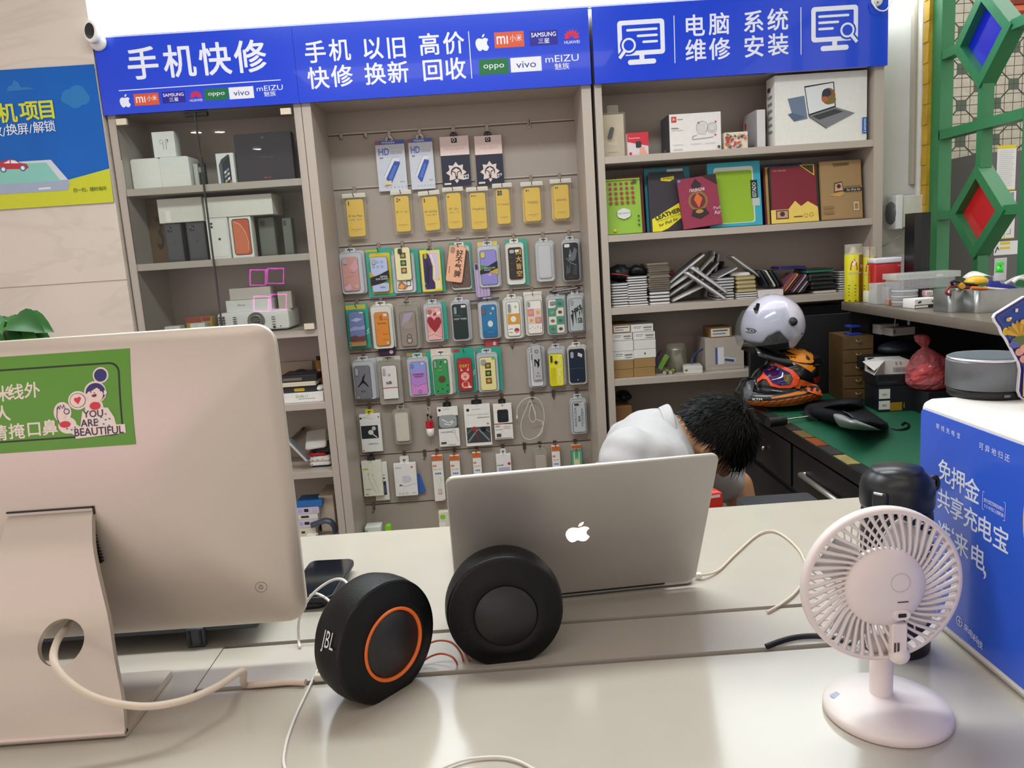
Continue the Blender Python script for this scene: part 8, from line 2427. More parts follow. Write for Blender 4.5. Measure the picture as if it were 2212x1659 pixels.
o = root('open_box', 'opened white box with its flap folded down, under the shelf', 'box', (atY(1925, 830, yo).x, yo, z_), (0, 0, R(-8)))
_, W, H = size(zb6(1480, 838, 1790, 965), yo)
mb = MB()
wb_ = M('open_box_white', 'd4d0cc', .5)
for a in ((-W / 2, W / 2, 0, .09, 0, .0015), (-W / 2, W / 2, .0885, .09, .0015, H), (-W / 2 + W * .3, W / 2, 0, .0015, .0015, H), (W / 2 - .0015, W / 2, .0015, .0885, .0015, H), (-W / 2 + W * .3, W / 2, .0015, .0885, H - .0015, H)):
 mb.box(*a, wb_)
mb.build('carton', o)
mb = MB()
mb.art([('r', .55 + .03 * k, .12, .565 + .03 * k, .5, '7a7072') for k in range(12)] + [('r', .6, .72, .64, .9, '8a8486'), ('r', .72, .72, .76, .9, '8a8486')], W, H, -W / 2, 0, -.0003)
mb.build('barcode', o)
mb = MB()
mb.add([(-W / 2 + W * .3, .0, H), (-W / 2 + W * .3, .09, H), (-W / 2 - W * .1, .08, H - .012), (-W / 2 - W * .02, -.012, H - .03)], [(0, 1, 2, 3)], wb_)
mb.add([(-W / 2 + W * .3, -.001, .0), (-W / 2 + W * .3, -.001, H), (-W / 2 + W * .1, -.03, H * .8), (-W / 2 - .01, -.035, H * .1)], [(0, 1, 2, 3)], wb_)
fl = mb.build('flap', o)
fl.modifiers.new('thick', 'SOLIDIFY').thickness = .0012
yk = yd - .14
dbox('black_box', 'wide black box with a barcode label under the shelf', 'box', zb5(495, 1375, 1055, 1505), yk + .05, .1, atY(1930, 795, yk + .05).z, blk2, [('r', .28, .2, .49, .62, 'c8c8ca')] + [('r', .3 + .02 * k, .26, .308 + .02 * k, .56, '3a3a40') for k in range(9)] + [('r', .90, .4, .98, .7, '5a5c62'), ('r', .06, .1, .2, .16, '4a5030')])
dbox('black_box', 'dark box holding up the wide barcode box', 'box', zb5(650, 1505, 1000, 1659), yk + .09, .1, ZB, '191b24', [('r', .3, .6, .5, .95, '9a9aa0')], h=max(.02, atY(1930, 795, yk + .05).z - ZB - .001))
bgb = MB()
bgb.ball((0, 0, 0), .075, .05, .026, M('pouch_navy', '131a26', .5, bump=.4, bscale=50), 24)
q = atY(1780 + 850 / 5.12, 500 + 1375 / 5.12, yk + .1)
tag(bgb.build('pouch', loc=(q.x, yk + .11, q.z + .026)), 'dark navy pouch lying on the wide barcode box', 'pouch')
# red plastic bag of fruit
YBG = 2.42
q = atY(2020, 846, YBG)
dbox('black_box', 'flat black box under the red bag of fruit', 'box', (2003, 846, 2080, 900), YBG, .13, ZB, blk2, h=q.z - ZB - .0015)
bagc = root('fruit_bag', 'red translucent plastic bag of fruit tied with a knot', 'bag', (q.x + .010, YBG + .062, q.z + .0005))
kq = (q - CAM).dot(_fw) / F_PX
rbag = 43 * kq
filmr = clear('red_film', 'f08a92', .38, .12)
mb = MB()
rings = []
N_ = 36
prof_ = [(.25, 0), (.75, .03), (.98, .35), (1.0, .8), (.93, 1.25), (.7, 1.65), (.42, 1.9), (.2, 2.06), (.15, 2.16), (.24, 2.3), (.34, 2.5), (.30, 2.72), (.12, 2.8)]
pp_ = smooth_path([(a, 0, b) for a, b in prof_], 4)
for i, p in enumerate(pp_):
 ring = []
 for k in range(N_):
  a = 2 * math.pi * k / N_
  v = Vector((math.cos(a), math.sin(a), p.z))
  n_ = noise.noise(v * 2.6) * .14 + noise.noise(v * 6) * .07
  rr = p.x * rbag * (1 + n_ * (1.6 if p.z > 1.9 else 1))
  off = -.35 * max(0, p.z - 1.6) * rbag
  ring.append((rr * math.cos(a) + off, rr * math.sin(a), max(.0005, p.z * rbag)))
 rings.append(ring)
mb.loft(rings, filmr, False)
mb.build('film', bagc)
for k, (a, b, c_) in enumerate(((0, .8, 'f0905e'), (-.35, .5, 'e8804e'), (.4, .55, 'f09a68'))):
 mb = MB()
 mb.ball((a * rbag, .1 * rbag, b * rbag + .004), rbag * .48, rbag * .46, rbag * .46, M('fruit_%d' % k, c_, .4, var=.15), 20)
 if k == 1:
  mb.ball((a * rbag, -.36 * rbag, b * rbag * .6), rbag * .14, rbag * .08, rbag * .1, M('fruit_stalk', '6a7040', .6), 10)
 tag(mb.build('fruit', loc=tuple(bagc.location)), ('middle peach coloured fruit inside the red bag', 'left peach coloured fruit with a green stalk inside the red bag', 'right peach coloured fruit inside the red bag')[k], 'fruit', 'fruit in the red bag')
# ---- folded umbrella on the mat
uq = on(1790, 925, ZB)
ub = root('umbrella', 'black folded umbrella with silver lining lying on the green mat', 'umbrella', (uq.x, uq.y, ZB))
ub.location.z += .003
cl_o = M('umbrella_black', '0c0e16', .7, spec=.25, var=.2)
cl_i = M('umbrella_silver', 'b8babf', .35, .4)
def uz(x, y, h=0):
 """pixel of the enlarged view -> local point h above the mat"""
 return atZ(*zq6(x, y), ZB + h) - ub.location
mb = MB()
mb.tube([uz(420, 1330, .0175), uz(575, 1310, .0175)], .0165, black_pl, 20, 0)
mb.build('handle', ub)
mb = MB()
mb.tube([uz(570, 1305, .014), uz(815, 1272, .016)], .0028, chrome, 10, 0)
for k in range(5):
 mb.tube([uz(720 + 20 * k, 1245 + 14 * k, .012), uz(800 + 20 * k, 1250 + 14 * k, .02)], .0018, black_pl, 6, 0)
mb.build('shaft', ub)
def cloth(name, top, bot, h0, mat, amp=.02, n=10, m=6, seed=0, lift=None):
 V = []
 for i in range(n + 1):
  for j in range(m + 1):
   a = Vector(top[0]).lerp(Vector(top[1]), i / n) if len(top) == 2 else smooth_at(top, i / n)
   b = smooth_at(bot, i / n)
   x, y = a.lerp(b, j / m)
   h = h0 * math.sin(math.pi * (j + .3) / (m + .6)) ** .7 * (math.sin(math.pi * (i + .4) / (n + .8)) ** .5)
   p = uz(x, y, h)
   h += amp * noise.noise(Vector((p.x * 14 + seed, p.y * 9, seed)))
   V.append(uz(x, y, max(.005, h)))
 F = [(i * (m + 1) + j, (i + 1) * (m + 1) + j, (i + 1) * (m + 1) + j + 1, i * (m + 1) + j + 1) for i in range(n) for j in range(m)]
 c_ = MB()
 c_.add(V, F, mat, True)
 o_ = c_.build(name, ub)
 sd = o_.modifiers.new('thick', 'SOLIDIFY')
 sd.thickness = .0015
 sb_ = o_.modifiers.new('sub', 'SUBSURF')
 sb_.levels = sb_.render_levels = 1
 return o_
def smooth_at(P, t):
 Q = smooth_path([(a, b, 0) for a, b in P], 8)
 f = t * (len(Q) - 1)
 i = min(int(f), len(Q) - 2)
 v = Q[i].lerp(Q[i + 1], f - i)
 return Vector((v.x, v.y))
cloth('canopy', [(775, 1130), (1100, 1120), (1300, 1195), (1530, 1345)], [(740, 1260), (1000, 1330), (1250, 1380), (1500, 1390)], .075, cl_o, .03, 16, 8, 1)
cloth('canopy_fold', [(910, 1180), (1120, 1110), (1300, 1110)], [(930, 1205), (1080, 1195), (1300, 1225)], .105, cl_o, .02, 10, 6, 4)
cloth('silver_lining', [(945, 1190), (1060, 1225), (1200, 1285), (1330, 1350)], [(1080, 1370), (1200, 1392), (1350, 1402), (1470, 1400)], .10, cl_i, .02, 12, 5, 7)
cloth('silver_lining', [(1075, 1215), (1140, 1240), (1180, 1280)], [(1120, 1225), (1190, 1262), (1240, 1312)], .135, cl_i, .008, 8, 3, 9)
mb = MB()
mb.tube([uz(1555, 1380, .006), uz(1620, 1395, .004), uz(1690, 1385, .004), uz(1715, 1350, .004), uz(1680, 1330, .004), uz(1650, 1350, .004)], .003, black_pl, 6)
mb.build('wrist_loop', ub)
# ================================================================== helmets at the corner of the bench
YH = 2.72
hz = lambda x, y, Y=YH: atY(*zq6(x, y), Y)
kh = (hz(500, 900) - CAM).dot(_fw) / F_PX / 4.254
hc_ = hz(545, 905)
ht = root('motocross_helmet', 'black and orange motocross helmet with goggles on the bench corner', 'helmet', (hc_.x, YH, ZB))
hb0 = MB()
O_ = Vector((hc_.x, YH, ZB))
rot_ = Euler_ = None
def hl(x, y, dy=0):
 return hz(x, y, YH) - O_ + Vector((0, dy, 0))
blackh = M('helmet_black', '0d0e13', .28, var=.2, coat=.4)
orange = M('helmet_orange', 'd9761a', .3, coat=.3)
mb = MB()
c1_ = hl(640, 860)
mb.ball(c1_ + Vector((0, 0, .0)), 250 * kh, .110, 225 * kh, blackh, 36)
c2_ = hl(560, 940)
mb.ball(c2_, 290 * kh, .105, 175 * kh, blackh, 36)
for sgn_ in (-1, 1):
 P = [hl(800, 1010, sgn_ * .085), hl(560, 1060, sgn_ * .095), hl(340, 1080, sgn_ * .075), hl(215, 1075, sgn_ * .035), hl(195, 1070, 0)]
 mb.tube(P, 72 * kh, blackh, 14)
mb.ball(hl(230, 1010), 70 * kh, .05, 95 * kh, blackh, 20)
sh_ = mb.build('shell', ht)
baked(sh_, [('REMESH', {'mode': 'VOXEL', 'voxel_size': .0055}), ('SMOOTH', {'factor': .8, 'iterations': 8})])
for v in sh_.data.vertices:
 v.co.z = max(v.co.z, .0008)
for p in sh_.data.polygons:
 p.use_smooth = True
def hpoly(pts):
 return [(hz(x, y, YH).x, hz(x, y, YH).z) for x, y in pts]
def hart(name, items, dy=.0015, label=None, body=None, rough=.35, sub=.011):
 a = MB()
 a.art(items, 1, 1, -O_.x, -O_.z, -.3, rough, .001)
 out = project(a, body or sh_, (0, 1, 0), dy, sub)
 # keep printing order by lifting each layer
 for i, v in enumerate(out.v):
  pass
 o_ = out.build(name, ht)
 if label:
  o_['label'] = label
 return o_
hart('chin_grille', [('p', hpoly([(160, 1105), (420, 1070), (660, 1020), (860, 985), (820, 1040), (700, 1110), (400, 1150), (165, 1155)]), 'c0651f')], .001, 'orange striped chin grille')
hart('grille_bars', [('l', hpoly([(170 + 60 * k, 1150 - 8 * k), (230 + 62 * k, 1085 - 9 * k)]), .0016, '14141a') for k in range(10)] + [('l', hpoly([(160, 1128 + a), (420, 1095 + a), (680, 1040 + a), (820, 1008 + a)]), .0016, '14141a') for a in (-8, 8, 22)], .002)
hart('side_stripe', [('p', hpoly([(355, 1050), (600, 990), (720, 975), (640, 1010), (360, 1062)]), 'd07a2a')], .001)
hart('chin_lettering', [('t', 'KTM', *hpoly([(215, 1090)])[0], *hpoly([(285, 1062)])[0], 'd8d8dc', .03, 6)], .002, sub=.006)
hart('rear_patch', [('p', hpoly([(725, 880), (820, 870), (880, 885), (850, 940), (760, 930)]), 'a82a22')], .001)
hart('crown_stripe', [('p', hpoly([(560, 740), (640, 760), (740, 770), (860, 700), (800, 770), (710, 825), (620, 770)]), 'd9801c')], .0015, 'orange crown stripes')
# peak
mb = MB()
for sgn_ in (0,):
 A = [(235, 590, 0), (340, 640, 0), (450, 720, 0), (600, 745, 0), (730, 750, 0), (850, 690, 0), (800, 640, 0), (690, 600, 0), (560, 600, 0), (400, 600, 0)]
rings = []
for j in range(9):
 t = j / 8 * 2 - 1
 y_ = t * .095
 drop = (1 - (1 - t * t) ** .5) * 90
 rings.append([hl(a, b + drop * 1.0 - 8, y_) for a, b in ((250, 600), (330, 628), (440, 665), (560, 690), (690, 700), (830, 690))])
V = [p for r_ in rings for p in r_]
F = [(j * 6 + i, j * 6 + i + 1, (j + 1) * 6 + i + 1, (j + 1) * 6 + i) for j in range(8) for i in range(5)]
mb.add(V, F, blackh, True)
pk_ = mb.build('peak', ht)
pk_.modifiers.new('thick', 'SOLIDIFY').thickness = .004
dg = bpy.context.evaluated_depsgraph_get()
pk_e = baked(pk_, [])
hart('peak_graphics', [('p', hpoly([(440, 618), (560, 612), (700, 625), (830, 660), (845, 690), (780, 735), (725, 752), (600, 742), (520, 720), (470, 690), (620, 690), (560, 660)]), 'dd861c'), ('p', hpoly([(340, 640), (440, 660), (620, 690), (440, 668)]), 'dd861c')], .003, 'orange peak graphics', None)
hart('peak_mark', [('p', hpoly([(690, 700), (705, 684), (720, 700), (728, 720), (705, 728), (685, 715)]), '1a1a20'), ('t', 'KTM', *hpoly([(500, 718)])[0], *hpoly([(600, 690)])[0], '4a2a10', .03, -12)], .0042, sub=.008)
# goggles
hart('goggle_frame', [('p', hpoly([(335, 752), (430, 757), (545, 808), (598, 870), (582, 936), (525, 964), (430, 970), (368, 958), (345, 905), (318, 908), (286, 945), (296, 890), (328, 850), (320, 800)]), 'f2512a')], .009, 'neon orange goggle frame')
hart('goggle_lens', [('p', hpoly([(360, 775), (430, 785), (520, 830), (540, 880), (520, 930), (440, 945), (380, 930), (340, 850)]), '2a1a5a')], .0115, 'purple mirrored goggle lens', rough=.06)
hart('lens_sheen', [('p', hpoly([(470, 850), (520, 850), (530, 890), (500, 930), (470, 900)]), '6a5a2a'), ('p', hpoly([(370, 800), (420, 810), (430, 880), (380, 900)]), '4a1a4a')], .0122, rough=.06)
mb = MB()
P = [(335, 762), (430, 765), (540, 815), (590, 870), (575, 930), (520, 955), (430, 960), (375, 950), (345, 900), (318, 905), (290, 930), (300, 890), (330, 850), (322, 800)]
hart('goggle_strap', [('p', hpoly([(555, 885), (620, 890), (882, 985), (870, 1040), (845, 1046), (560, 962)]), 'e26a2e')], .006, 'orange goggle strap')
hart('strap_lettering', [('t', 'KTM', *hpoly([(600, 1000)])[0], *hpoly([(835, 935)])[0], '15151a', .05, -14)], .0075, 'black strap lettering', sub=.006)
hart('chin_guard', [('p', hpoly([(150, 1100), (170, 1000), (230, 930), (285, 930), (215, 1040), (175, 1110)]), '4a4c52')], .002)
# ---- white open face helmet on top
YW = 2.72
wc = hz(470, 440, YW)
hw_ = root('open_face_helmet', 'glossy white open face helmet with a clear visor on the orange helmet', 'helmet', tuple(wc))
kx = kh * 4.254 / 4.254
rx, ry, rz = 272 * kh, .118, 285 * kh
whm = M('helmet_white', 'd3cfe2', .14, var=.02, coat=.6)
blm = M('helmet_liner', '0b0b0d', .7)
TI = Matrix.Rotation(R(-6), 4, 'Y')
def thmax(az):
 # az in degrees from the front (-x); symmetric about the front
 a = abs(az)
 K = [(0, 106), (25, 110), (45, 112), (62, 98), (78, 92), (92, 108), (104, 133), (116, 136), (130, 118), (150, 104), (180, 108)]
 for (a0, t0), (a1, t1) in zip(K, K[1:]):
  if a <= a1:
   f = (a - a0) / (a1 - a0)
   f = f * f * (3 - 2 * f)
   return t0 + (t1 - t0) * f
 return 100
def shellgrid(rx, ry, rz, mat, sc=1.0):
 V = []
 na, nt = 72, 22
 for i in range(na):
  az = 360 * i / na - 180
  for j in range(nt + 1):
   th = R(thmax(az) * sc * max(j, .02) / nt)
   a = R(az)
   x = -math.cos(a) * math.sin(th) * rx
   y = math.sin(a) * math.sin(th) * ry
   z = math.cos(th) * rz
   # the front is longer and slopes forward, the back is rounder
   if x < 0:
    x *= 1.06 - .10 * max(0, z / rz)
   V.append(TI @ Vector((x, y, z)))
 F = [(i * (nt + 1) + j, i * (nt + 1) + j + 1, ((i + 1) % na) * (nt + 1) + j + 1, ((i + 1) % na) * (nt + 1) + j) for i in range(na) for j in range(nt)]
 m_ = MB()
 m_.add(V, F, mat, True)
 return m_
so = shellgrid(rx, ry, rz, whm).build('shell', hw_, recalc=True)
sd = so.modifiers.new('thick', 'SOLIDIFY')
sd.thickness = .004
sd.offset = -1
shellgrid(rx - .006, ry - .006, rz - .006, blm, 1.005).build('liner', hw_, recalc=True)
V = []
for i in range(31):
 az = R(-100 + 200 * i / 30)
 for j in range(9):
  t = j / 8
  th = R(52 + 62 * t)
  g_ = 1.06 + .22 * t * max(.2, math.cos(az))
  x = -math.cos(az) * math.sin(th) * rx * g_ * 1.06
  y = math.sin(az) * math.sin(th) * ry * 1.07
  z = math.cos(th) * rz * (1.04 + .06 * t * math.cos(az))
  V.append(TI @ Vector((x, y, z)))
mb = MB()
mb.add(V, [(i * 9 + j, i * 9 + j + 1, (i + 1) * 9 + j + 1, (i + 1) * 9 + j) for i in range(30) for j in range(8)], clear('visor', 'e4e8ea', .08, .04), True)
mb.build('visor', hw_)
mb = MB()
pv = hz(538, 378, YW) - wc
py_ = -ry * 1.02
mb.lathe([(0, -.012), (.012, -.012), (.0135, -.008), (.015, -.002), (.015, .006), (0, .006)], black_pl, 24, 'y', (pv.x, py_ + .008, pv.z))
mb.lathe([(0, -.0135), (.010, -.0125), (.011, -.011)], M('pivot_grey', '2c2e34', .3), 20, 'y', (pv.x, py_ + .008, pv.z))
mb.build('pivot', hw_)
def wart(name, items, dy, label=None):
 a = MB()
 a.art(items, 1, 1, -wc.x, -wc.z, -.3, .2, .001)
 o_ = project(a, so, (0, 1, 0), dy, .006).build(name, hw_)
 if label:
  o_['label'] = label
wx, wz = hz(207, 474, YW).x, hz(207, 474, YW).z
wart('emblem', [('e', wx, wz, 44 * kh, 24 * kh, '26262c')], .0008, 'dark oval emblem')
wart('emblem_lettering', [('o', wx, wz, 40 * kh, 2 * kh, 'b8b8c0'), ('t', 'AD', wx - 26 * kh, wz - 14 * kh, wx + 26 * kh, wz + 14 * kh, 'd8d8e0', .03)], .0015)
wart('rivet', [('e', hz(648, 492, YW).x, hz(648, 492, YW).z, 8 * kh, 8 * kh, '1a1a1e')], .001)
V = [hz(x, y, YW) - wc for x, y in ((225, 250), (300, 205), (305, 225), (250, 340), (215, 320))]
wart('front_vent', [('p', [(hz(x, y, YW).x, hz(x, y, YW).z) for x, y in ((262, 262), (300, 222), (312, 232), (268, 320), (256, 316))], '0e0f14')], .001)
# ================================================================== the person bent over behind the counter
skin = M('skin', 'b98a68', .5, var=.06, vscale=30)
shirt_m = M('shirt_white', 'b4b3b6', .75, var=.03, bump=.15, bscale=120)
hair_m = M('hair_black', '050507', .5, spec=.22, var=.4)
pants_m = M('trousers_dark', '22242c', .8)
PY = 1.86
pr_ = root('person', 'person in a white t-shirt bent low over their work behind the laptop, black hair', 'person', (0.05, PY, 0))
O_ = Vector((.05, PY, 0))
def L(x, y, z):
 return Vector((x, y, z)) - O_
def limb(mb, pts, rad, mat):
 for (a, ra), (b, rb) in zip(zip(pts, rad), zip(pts[1:], rad[1:])):
  mb.cyl(a, b, ra, rb, mat, 18)
 for p, r in zip(pts, rad):
  mb.ball(p, r, r, r, mat, 16)
hcp = atY(1552, 938, PY)
HC = Vector((hcp.x - .018, PY, hcp.z - .010)) - O_
U_ = Vector((.80, -.12, .42)).normalized()
S_ = Vector((0.05, 1, .1))
Fd = U_.cross(S_).normalized() * -1
if Fd.z > 0:
 Fd = -Fd
S_ = Fd.cross(U_).normalized()
HR_ = Matrix((S_, -Fd, U_)).transposed()        # local x = side, -y = face, z = crown
hq = HR_.to_quaternion()
def hd_(x, y, z):
 return HC + HR_ @ Vector((x, y, z))
shn = atY(1362, 1000, 1.70)
shn = L(shn.x, 1.715, shn.z)
shf = L(.385, 2.02, .985)
nk = atY(1452, 935, PY)
nk = L(nk.x, PY, nk.z - .012)
chest = L(.345, PY, .975)
elf, wrf, haf = L(.605, 2.0, .845), L(.635, 1.93, .66), L(.63, 1.87, .60)
eln, wrn, han = L(.43, 1.68, .78), L(.56, 1.72, .64), L(.60, 1.76, .60)
mb = MB()
mb.ball(L(.03, PY, .57), .12, .155, .11, skin, 20)
mb.ball(L(.14, PY, .72), .105, .145, .115, skin, 20)
mb.ball(L(.25, PY, .86), .105, .155, .11, skin, 20)
mb.ball(chest, .10, .16, .09, skin, 20)
limb(mb, [chest + Vector((.04, 0, .03)), nk, HC + Vector((-.03, 0, 0))], [.07, .056, .06], skin)
mb.ball(HC, .072, .088, .092, skin, 24, hq)
mb.ball(hd_(0, -.025, -.045), .054, .062, .055, skin, 20, hq)
mb.ball(hd_(0, -.095, -.012), .011, .014, .018, skin, 12, hq)
mb.ball(hd_(0, -.07, -.09), .026, .02, .018, skin, 12, hq)
for s_ in (-1, 1):
 mb.ball(hd_(s_ * .076, .012, -.012), .007, .017, .029, skin, 14, hq)
for sh0, el, wr, ha, s_ in ((shn, eln, wrn, han, -1), (shf, elf, wrf, haf, 1)):
 limb(mb, [chest + Vector((.02, s_ * .10, 0)), sh0, el, wr], [.06, .058, .043, .028], skin)
 d = (ha - wr).normalized()
 sd_ = d.cross(Vector((0, 0, 1))).normalized()
 up_ = sd_.cross(d)
 mb.ball(wr + d * .045, .036, .036, .022, skin, 16, Vector((1, 0, 0)).rotation_difference(d))
 for k in range(4):
  b0 = wr + d * .075 + sd_ * (k - 1.5) * .018
  ln = (.062, .074, .070, .054)[k]
  p1 = b0 + d * ln * .5 - up_ * .006
  p2 = p1 + d * ln * .35 - up_ * .018
  limb(mb, [wr + d * .05 + sd_ * (k - 1.5) * .016, b0, p1, p2], [.0095, .0095, .0085, .0072], skin)
 t0 = wr + d * .025 + sd_ * s_ * -.026
 limb(mb, [t0, t0 + d * .03 + sd_ * s_ * -.016, t0 + d * .055 + sd_ * s_ * -.012 - up_ * .008], [.0115, .0105, .0085], skin)
 hp2 = L(.04, PY + s_ * .09, .55)
 kn, an = L(.43, PY + s_ * .13, .52), L(.40, PY + s_ * .14, .09)
 limb(mb, [hp2, kn, an], [.085, .058, .04], skin)
 limb(mb, [an + Vector((-.03, 0, -.04)), an + Vector((.13, 0, -.055))], [.036, .03], skin)
bd_ = mb.build('body', pr_)
baked(bd_, [('REMESH', {'mode': 'VOXEL', 'voxel_size': .0055}), ('SMOOTH', {'factor': .6, 'iterations': 5})])
for p in bd_.data.polygons:
 p.use_smooth = True
# t-shirt with sleeves
mb = MB()
mb.ball(L(.03, PY, .60), .14, .18, .12, shirt_m, 24)
mb.ball(L(.14, PY, .72), .13, .175, .14, shirt_m, 24)
mb.ball(L(.255, PY, .85), .115, .18, .118, shirt_m, 24)
mb.ball(chest + Vector((.0, 0, .004)), .112, .175, .110, shirt_m, 24)
mb.ball(chest + Vector((.035, 0, .018)), .055, .11, .098, shirt_m, 24)
CN = L(atY(1449, 930, PY).x, PY, atY(1449, 930, PY).z)
limb(mb, [chest + Vector((.0, 0, .01)), CN + Vector((-.034, 0, -.006))], [.10, .060], shirt_m)
for sh0, el, s_ in ((shn, eln, -1), (shf, elf, 1)):
 limb(mb, [chest + Vector((0, s_ * .11, .005)), sh0, sh0.lerp(el, .80)], [.085, .076, .070], shirt_m)
sh_ = mb.build('t_shirt', pr_)
baked(sh_, [('REMESH', {'mode': 'VOXEL', 'voxel_size': .007}), ('SMOOTH', {'factor': .7, 'iterations': 10})])
nrm_ = [v.normal.copy() for v in sh_.data.vertices]
for v, nv in zip(sh_.data.vertices, nrm_):
 c = v.co.copy()
 w = noise.noise(Vector((c.x * 9 + c.z * 14, c.y * 7, c.z * 5))) * .009 + noise.noise(Vector((c.x * 24 + c.y * 18, c.y * 10, c.z * 22))) * .006
 v.co = c + nv * w
for p in sh_.data.polygons:
 p.use_smooth = True
# neckband
mb = MB()
ax_ = Vector((1, 0, .22)).normalized()
ca_ = Vector((-.22, 0, 1)).normalized()
cb_ = Vector((0, 1, 0))
rings = []
for r_, o_ in ((.062, -.024), (.0645, -.010), (.065, 0), (.063, .003), (.060, .0), (.060, -.02)):
 rings.append([CN + ca_ * r_ * 1.0 * math.cos(2 * math.pi * k / 32) + cb_ * r_ * 1.02 * math.sin(2 * math.pi * k / 32) + ax_ * (o_ + .010 * math.cos(2 * math.pi * k / 32)) for k in range(32)])
mb.loft(rings, shirt_m, True, False, False)
mb.build('neckband', pr_)
mb = MB()
for s_ in (-1, 1):
 limb(mb, [L(.0, PY + s_ * .085, .56), L(.44, PY + s_ * .13, .52), L(.40, PY + s_ * .14, .14)], [.125, .078, .062], pants_m)
tr_ = mb.build('trousers', pr_)
baked(tr_, [('REMESH', {'mode': 'VOXEL', 'voxel_size': .01}), ('SMOOTH', {'factor': .6, 'iterations': 5})])
mb = MB()
for s_ in (-1, 1):
 f_ = L(.44, PY + s_ * .14, .035)
 mb.ball(f_, .13, .05, .038, M('shoe_grey', '3a3c42', .6), 18)
mb.build('shoe', pr_)
# face: brows, eyes, mouth
mb = MB()
for s_ in (-1, 1):
 mb.ball(hd_(s_ * .030, -.080, .005), .013, .006, .0065, M('eye_white', 'e8e4e0', .2), 12, hq)
 mb.ball(hd_(s_ * .030, -.085, .004), .0055, .003, .0055, M('iris_dark', '1a100c', .15), 10, hq)
 mb.ball(hd_(s_ * .031, -.083, .024), .018, .006, .0035, hair_m, 10, hq)
mb.build('eyes', pr_)
mb = MB()
mb.ball(hd_(0, -.083, -.056), .021, .006, .007, M('lips', '9a5a50', .5), 12, hq)
mb.build('mouth', pr_)
# hair: a cap plus tufts that spread from the whorl
mb = MB()
V, F = [], []
na, nt = 40, 14
for i in range(na):
 a = 2 * math.pi * i / na
 # polar distance from the crown: short on the forehead side, long on the nape side
 tm = R(78 + 44 * (.5 + .5 * math.sin(a)))
 for j in range(nt + 1):
  th = tm * j / nt
  x, y, z = math.sin(th) * math.cos(a) * .082, math.sin(th) * math.sin(a) * .100, math.cos(th) * .102
  n_ = 1 + .035 * noise.noise(Vector((x, y, z)) * 40)
  V.append(hd_(x * n_, y * n_ + .004, z * n_ + .012))
for i in range(na):
 for j in range(nt):
  F.append((i * (nt + 1) + j, ((i + 1) % na) * (nt + 1) + j, ((i + 1) % na) * (nt + 1) + j + 1, i * (nt + 1) + j + 1))
mb.add(V, F, hair_m, True)
wh = Vector((.01, .035, .098))
rh = random.Random(3)
for q in range(4200):
 a = rh.uniform(0, 2 * math.pi)
 th = math.acos(1 - rh.random() * 1.35)
 if th > R(76 + 44 * (.5 + .5 * math.sin(a))):
  continue
 p = Vector((math.sin(th) * math.cos(a) * .082, math.sin(th) * math.sin(a) * .100, math.cos(th) * .102))
 nrm = Vector((p.x / .084 ** 2, p.y / .103 ** 2, p.z / .106 ** 2)).normalized()
 out = (p - wh)
 out = (out - nrm * out.dot(nrm))
 if out.length < 1e-4:
  continue
 out = (out.normalized() + Vector((rh.uniform(-.3, .3), rh.uniform(-.3, .3), rh.uniform(-.3, .3)))).normalized()
 ln = rh.uniform(.022, .042) * (1.25 if p.y < -.02 else .8)
 lift = rh.uniform(.05, .34) * (1.3 if out.length and (p - wh).length < .05 else 1)
 s2 = out.cross(nrm).normalized() * rh.uniform(.0009, .0018)
 m_ = p + out * ln * .55 + nrm * ln * lift * .7
 t = p + out * ln + nrm * ln * lift * .75
 A = [p + s2 - nrm * .002, p - s2 - nrm * .002, m_ + s2 * .7, m_ - s2 * .7, t]
 mb.add([hd_(v.x, v.y + .004, v.z + .012) for v in A], [(0, 1, 3, 2), (2, 3, 4)], hair_m, True)
mb.build('hair', pr_)
# stool under the person
so_ = root('stool', 'round black stool under the bent person behind the counter', 'stool', (.0, PY, 0))
mb = MB()
mb.lathe([(0, .385), (.16, .385), (.17, .395), (.17, .425), (.16, .435), (0, .437)], black_pl, 32)
mb.build('seat', so_)
for k in range(4):
 a = R(45 + 90 * k)
 mb = MB()
 mb.cyl((.11 * math.cos(a), .11 * math.sin(a), .386), (.17 * math.cos(a), .17 * math.sin(a), 0.0), .012, .012, chrome, 12)
 mb.build('leg', so_)
# low desk on the shop side of the counter with small things on it
mb = MB()
mb.M = Matrix.Translation((0, -.9, 0))
mb.box(-.6, .86, 1.34, 1.545, .895, .922, M('desk_inner', '8d8378', .5))
mb.build('inner_desk', ct)
q = atY(1545, 1095, 1.50)
o = root('red_packet', 'red and white packet beside the laptop, below the bent arm', 'packet', (q.x, 1.50, .9225), (0, 0, R(12)))
hh = atY(1545, 1064, 1.50).z - .9225
mb = MB()
mb.rprism(-.035, .018, 0, hh, 0, .03, .008, M('packet_red', 'd4342a', .35, coat=.3), .003)
mb.build('wrapper', o)
mb = MB()
mb.art([('l', [(0, .45), (.5, .52), (1, .48)], .06, 'e8d8d4'), ('r', .1, .86, .9, .94, 'e8d8d4')], .05, hh, -.034, 0, -.0004)
mb.build('printing', o)
q = atY(1690, 1086, 1.47)
o = root('parts_tray', 'thin dark framed device with white labels just beyond the counter edge', 'device', (q.x, 1.44, .9226))
mb = MB()
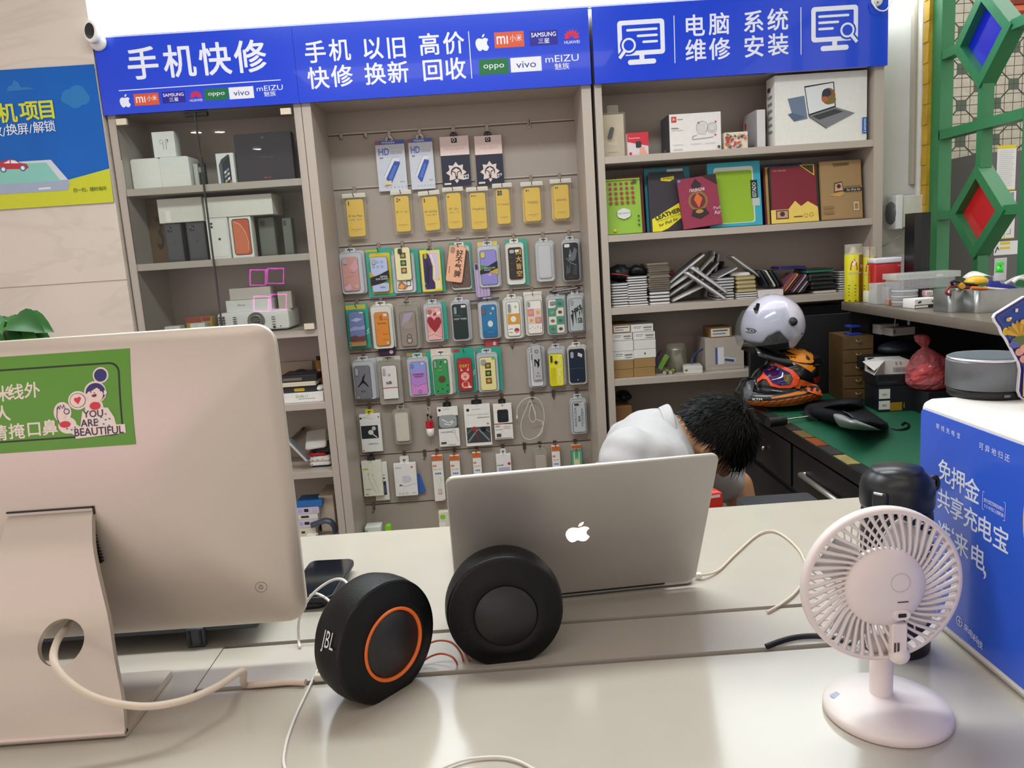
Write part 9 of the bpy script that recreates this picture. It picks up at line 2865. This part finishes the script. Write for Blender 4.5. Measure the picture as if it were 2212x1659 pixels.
S = Matrix(((1, 0, 0, 0), (0, 0, 1, 0), (0, 1, 0, 0), (0, 0, 0, 1)))
mb.M = S
mb.rprism(-.075, .075, 0, .09, 0, .053, .010, M('device_dark', '23262c', .35), .002)
mb.build('frame', o, recalc=True)
mb = MB()
mb.M = Matrix(((1, 0, 0, -.07), (0, 0, -1, 0), (0, 1, 0, .0535), (0, 0, 0, 1)))
mb.art([('r', 0, .004, .138, .085, 'd8dce0'), ('r', .01, .03, .03, .06, '4a5058'), ('r', .04, .03, .055, .06, '4a5058')], 1, 1, 0, 0, 0)
mb.build('labels', o)
# ceiling downlights and the neon squares across the shop; the glass doors mirror them
YG = YF - .009
vc = Vector((0, 2 * YG, 1.5))
def mirrored(px, py, plane, val):
 g_ = atY(px, py, YG)
 d = g_ - vc
 t = (val - vc[plane]) / d[plane]
 return vc + d * t
dl = M('downlight_glow', 'ffffff', .5, emit='fff2e2', estr=110)
for k, (px, py, lb_) in enumerate(((424, 285, 'left downlight of the pair in the ceiling'), (474, 284, 'right downlight of the pair in the ceiling'), (556, 321, 'single downlight set further back in the ceiling'))):
 p = mirrored(px, py, 2, 2.99)
 o = root('downlight', lb_, 'ceiling light', (p.x, p.y, 2.995), group='ceiling downlights')
 mb = MB()
 mb.lathe([(0, -.010), (.055, -.010)], dl, 32, cap=False)
 mb.build('diffuser', o)
 mb = MB()
 mb.lathe([(.055, -.010), (.058, -.013), (.068, -.010), (.070, 0), (.055, 0)], white_gloss, 32, cap=False)
 mb.build('trim_ring', o)
nm = M('neon_magenta', 'ff40e0', .4, emit='ff38e0', estr=26)
o = root('neon_squares', 'four magenta neon square outlines across the shop, mirrored in the glass', 'neon light', (0, -3.2, 0))
for a, b, c, d in ((540, 583, 573, 616), (577, 580, 612, 612), (548, 640, 580, 672), (585, 636, 618, 668)):
 mb = MB()
 mb.tube([mirrored(x, y, 1, -3.2) - Vector((0, -3.2, 0)) for x, y in ((a, b), (c, b), (c, d), (a, d), (a, b))], .009, nm, 6, 0)
 mb.build('neon_tube', o)
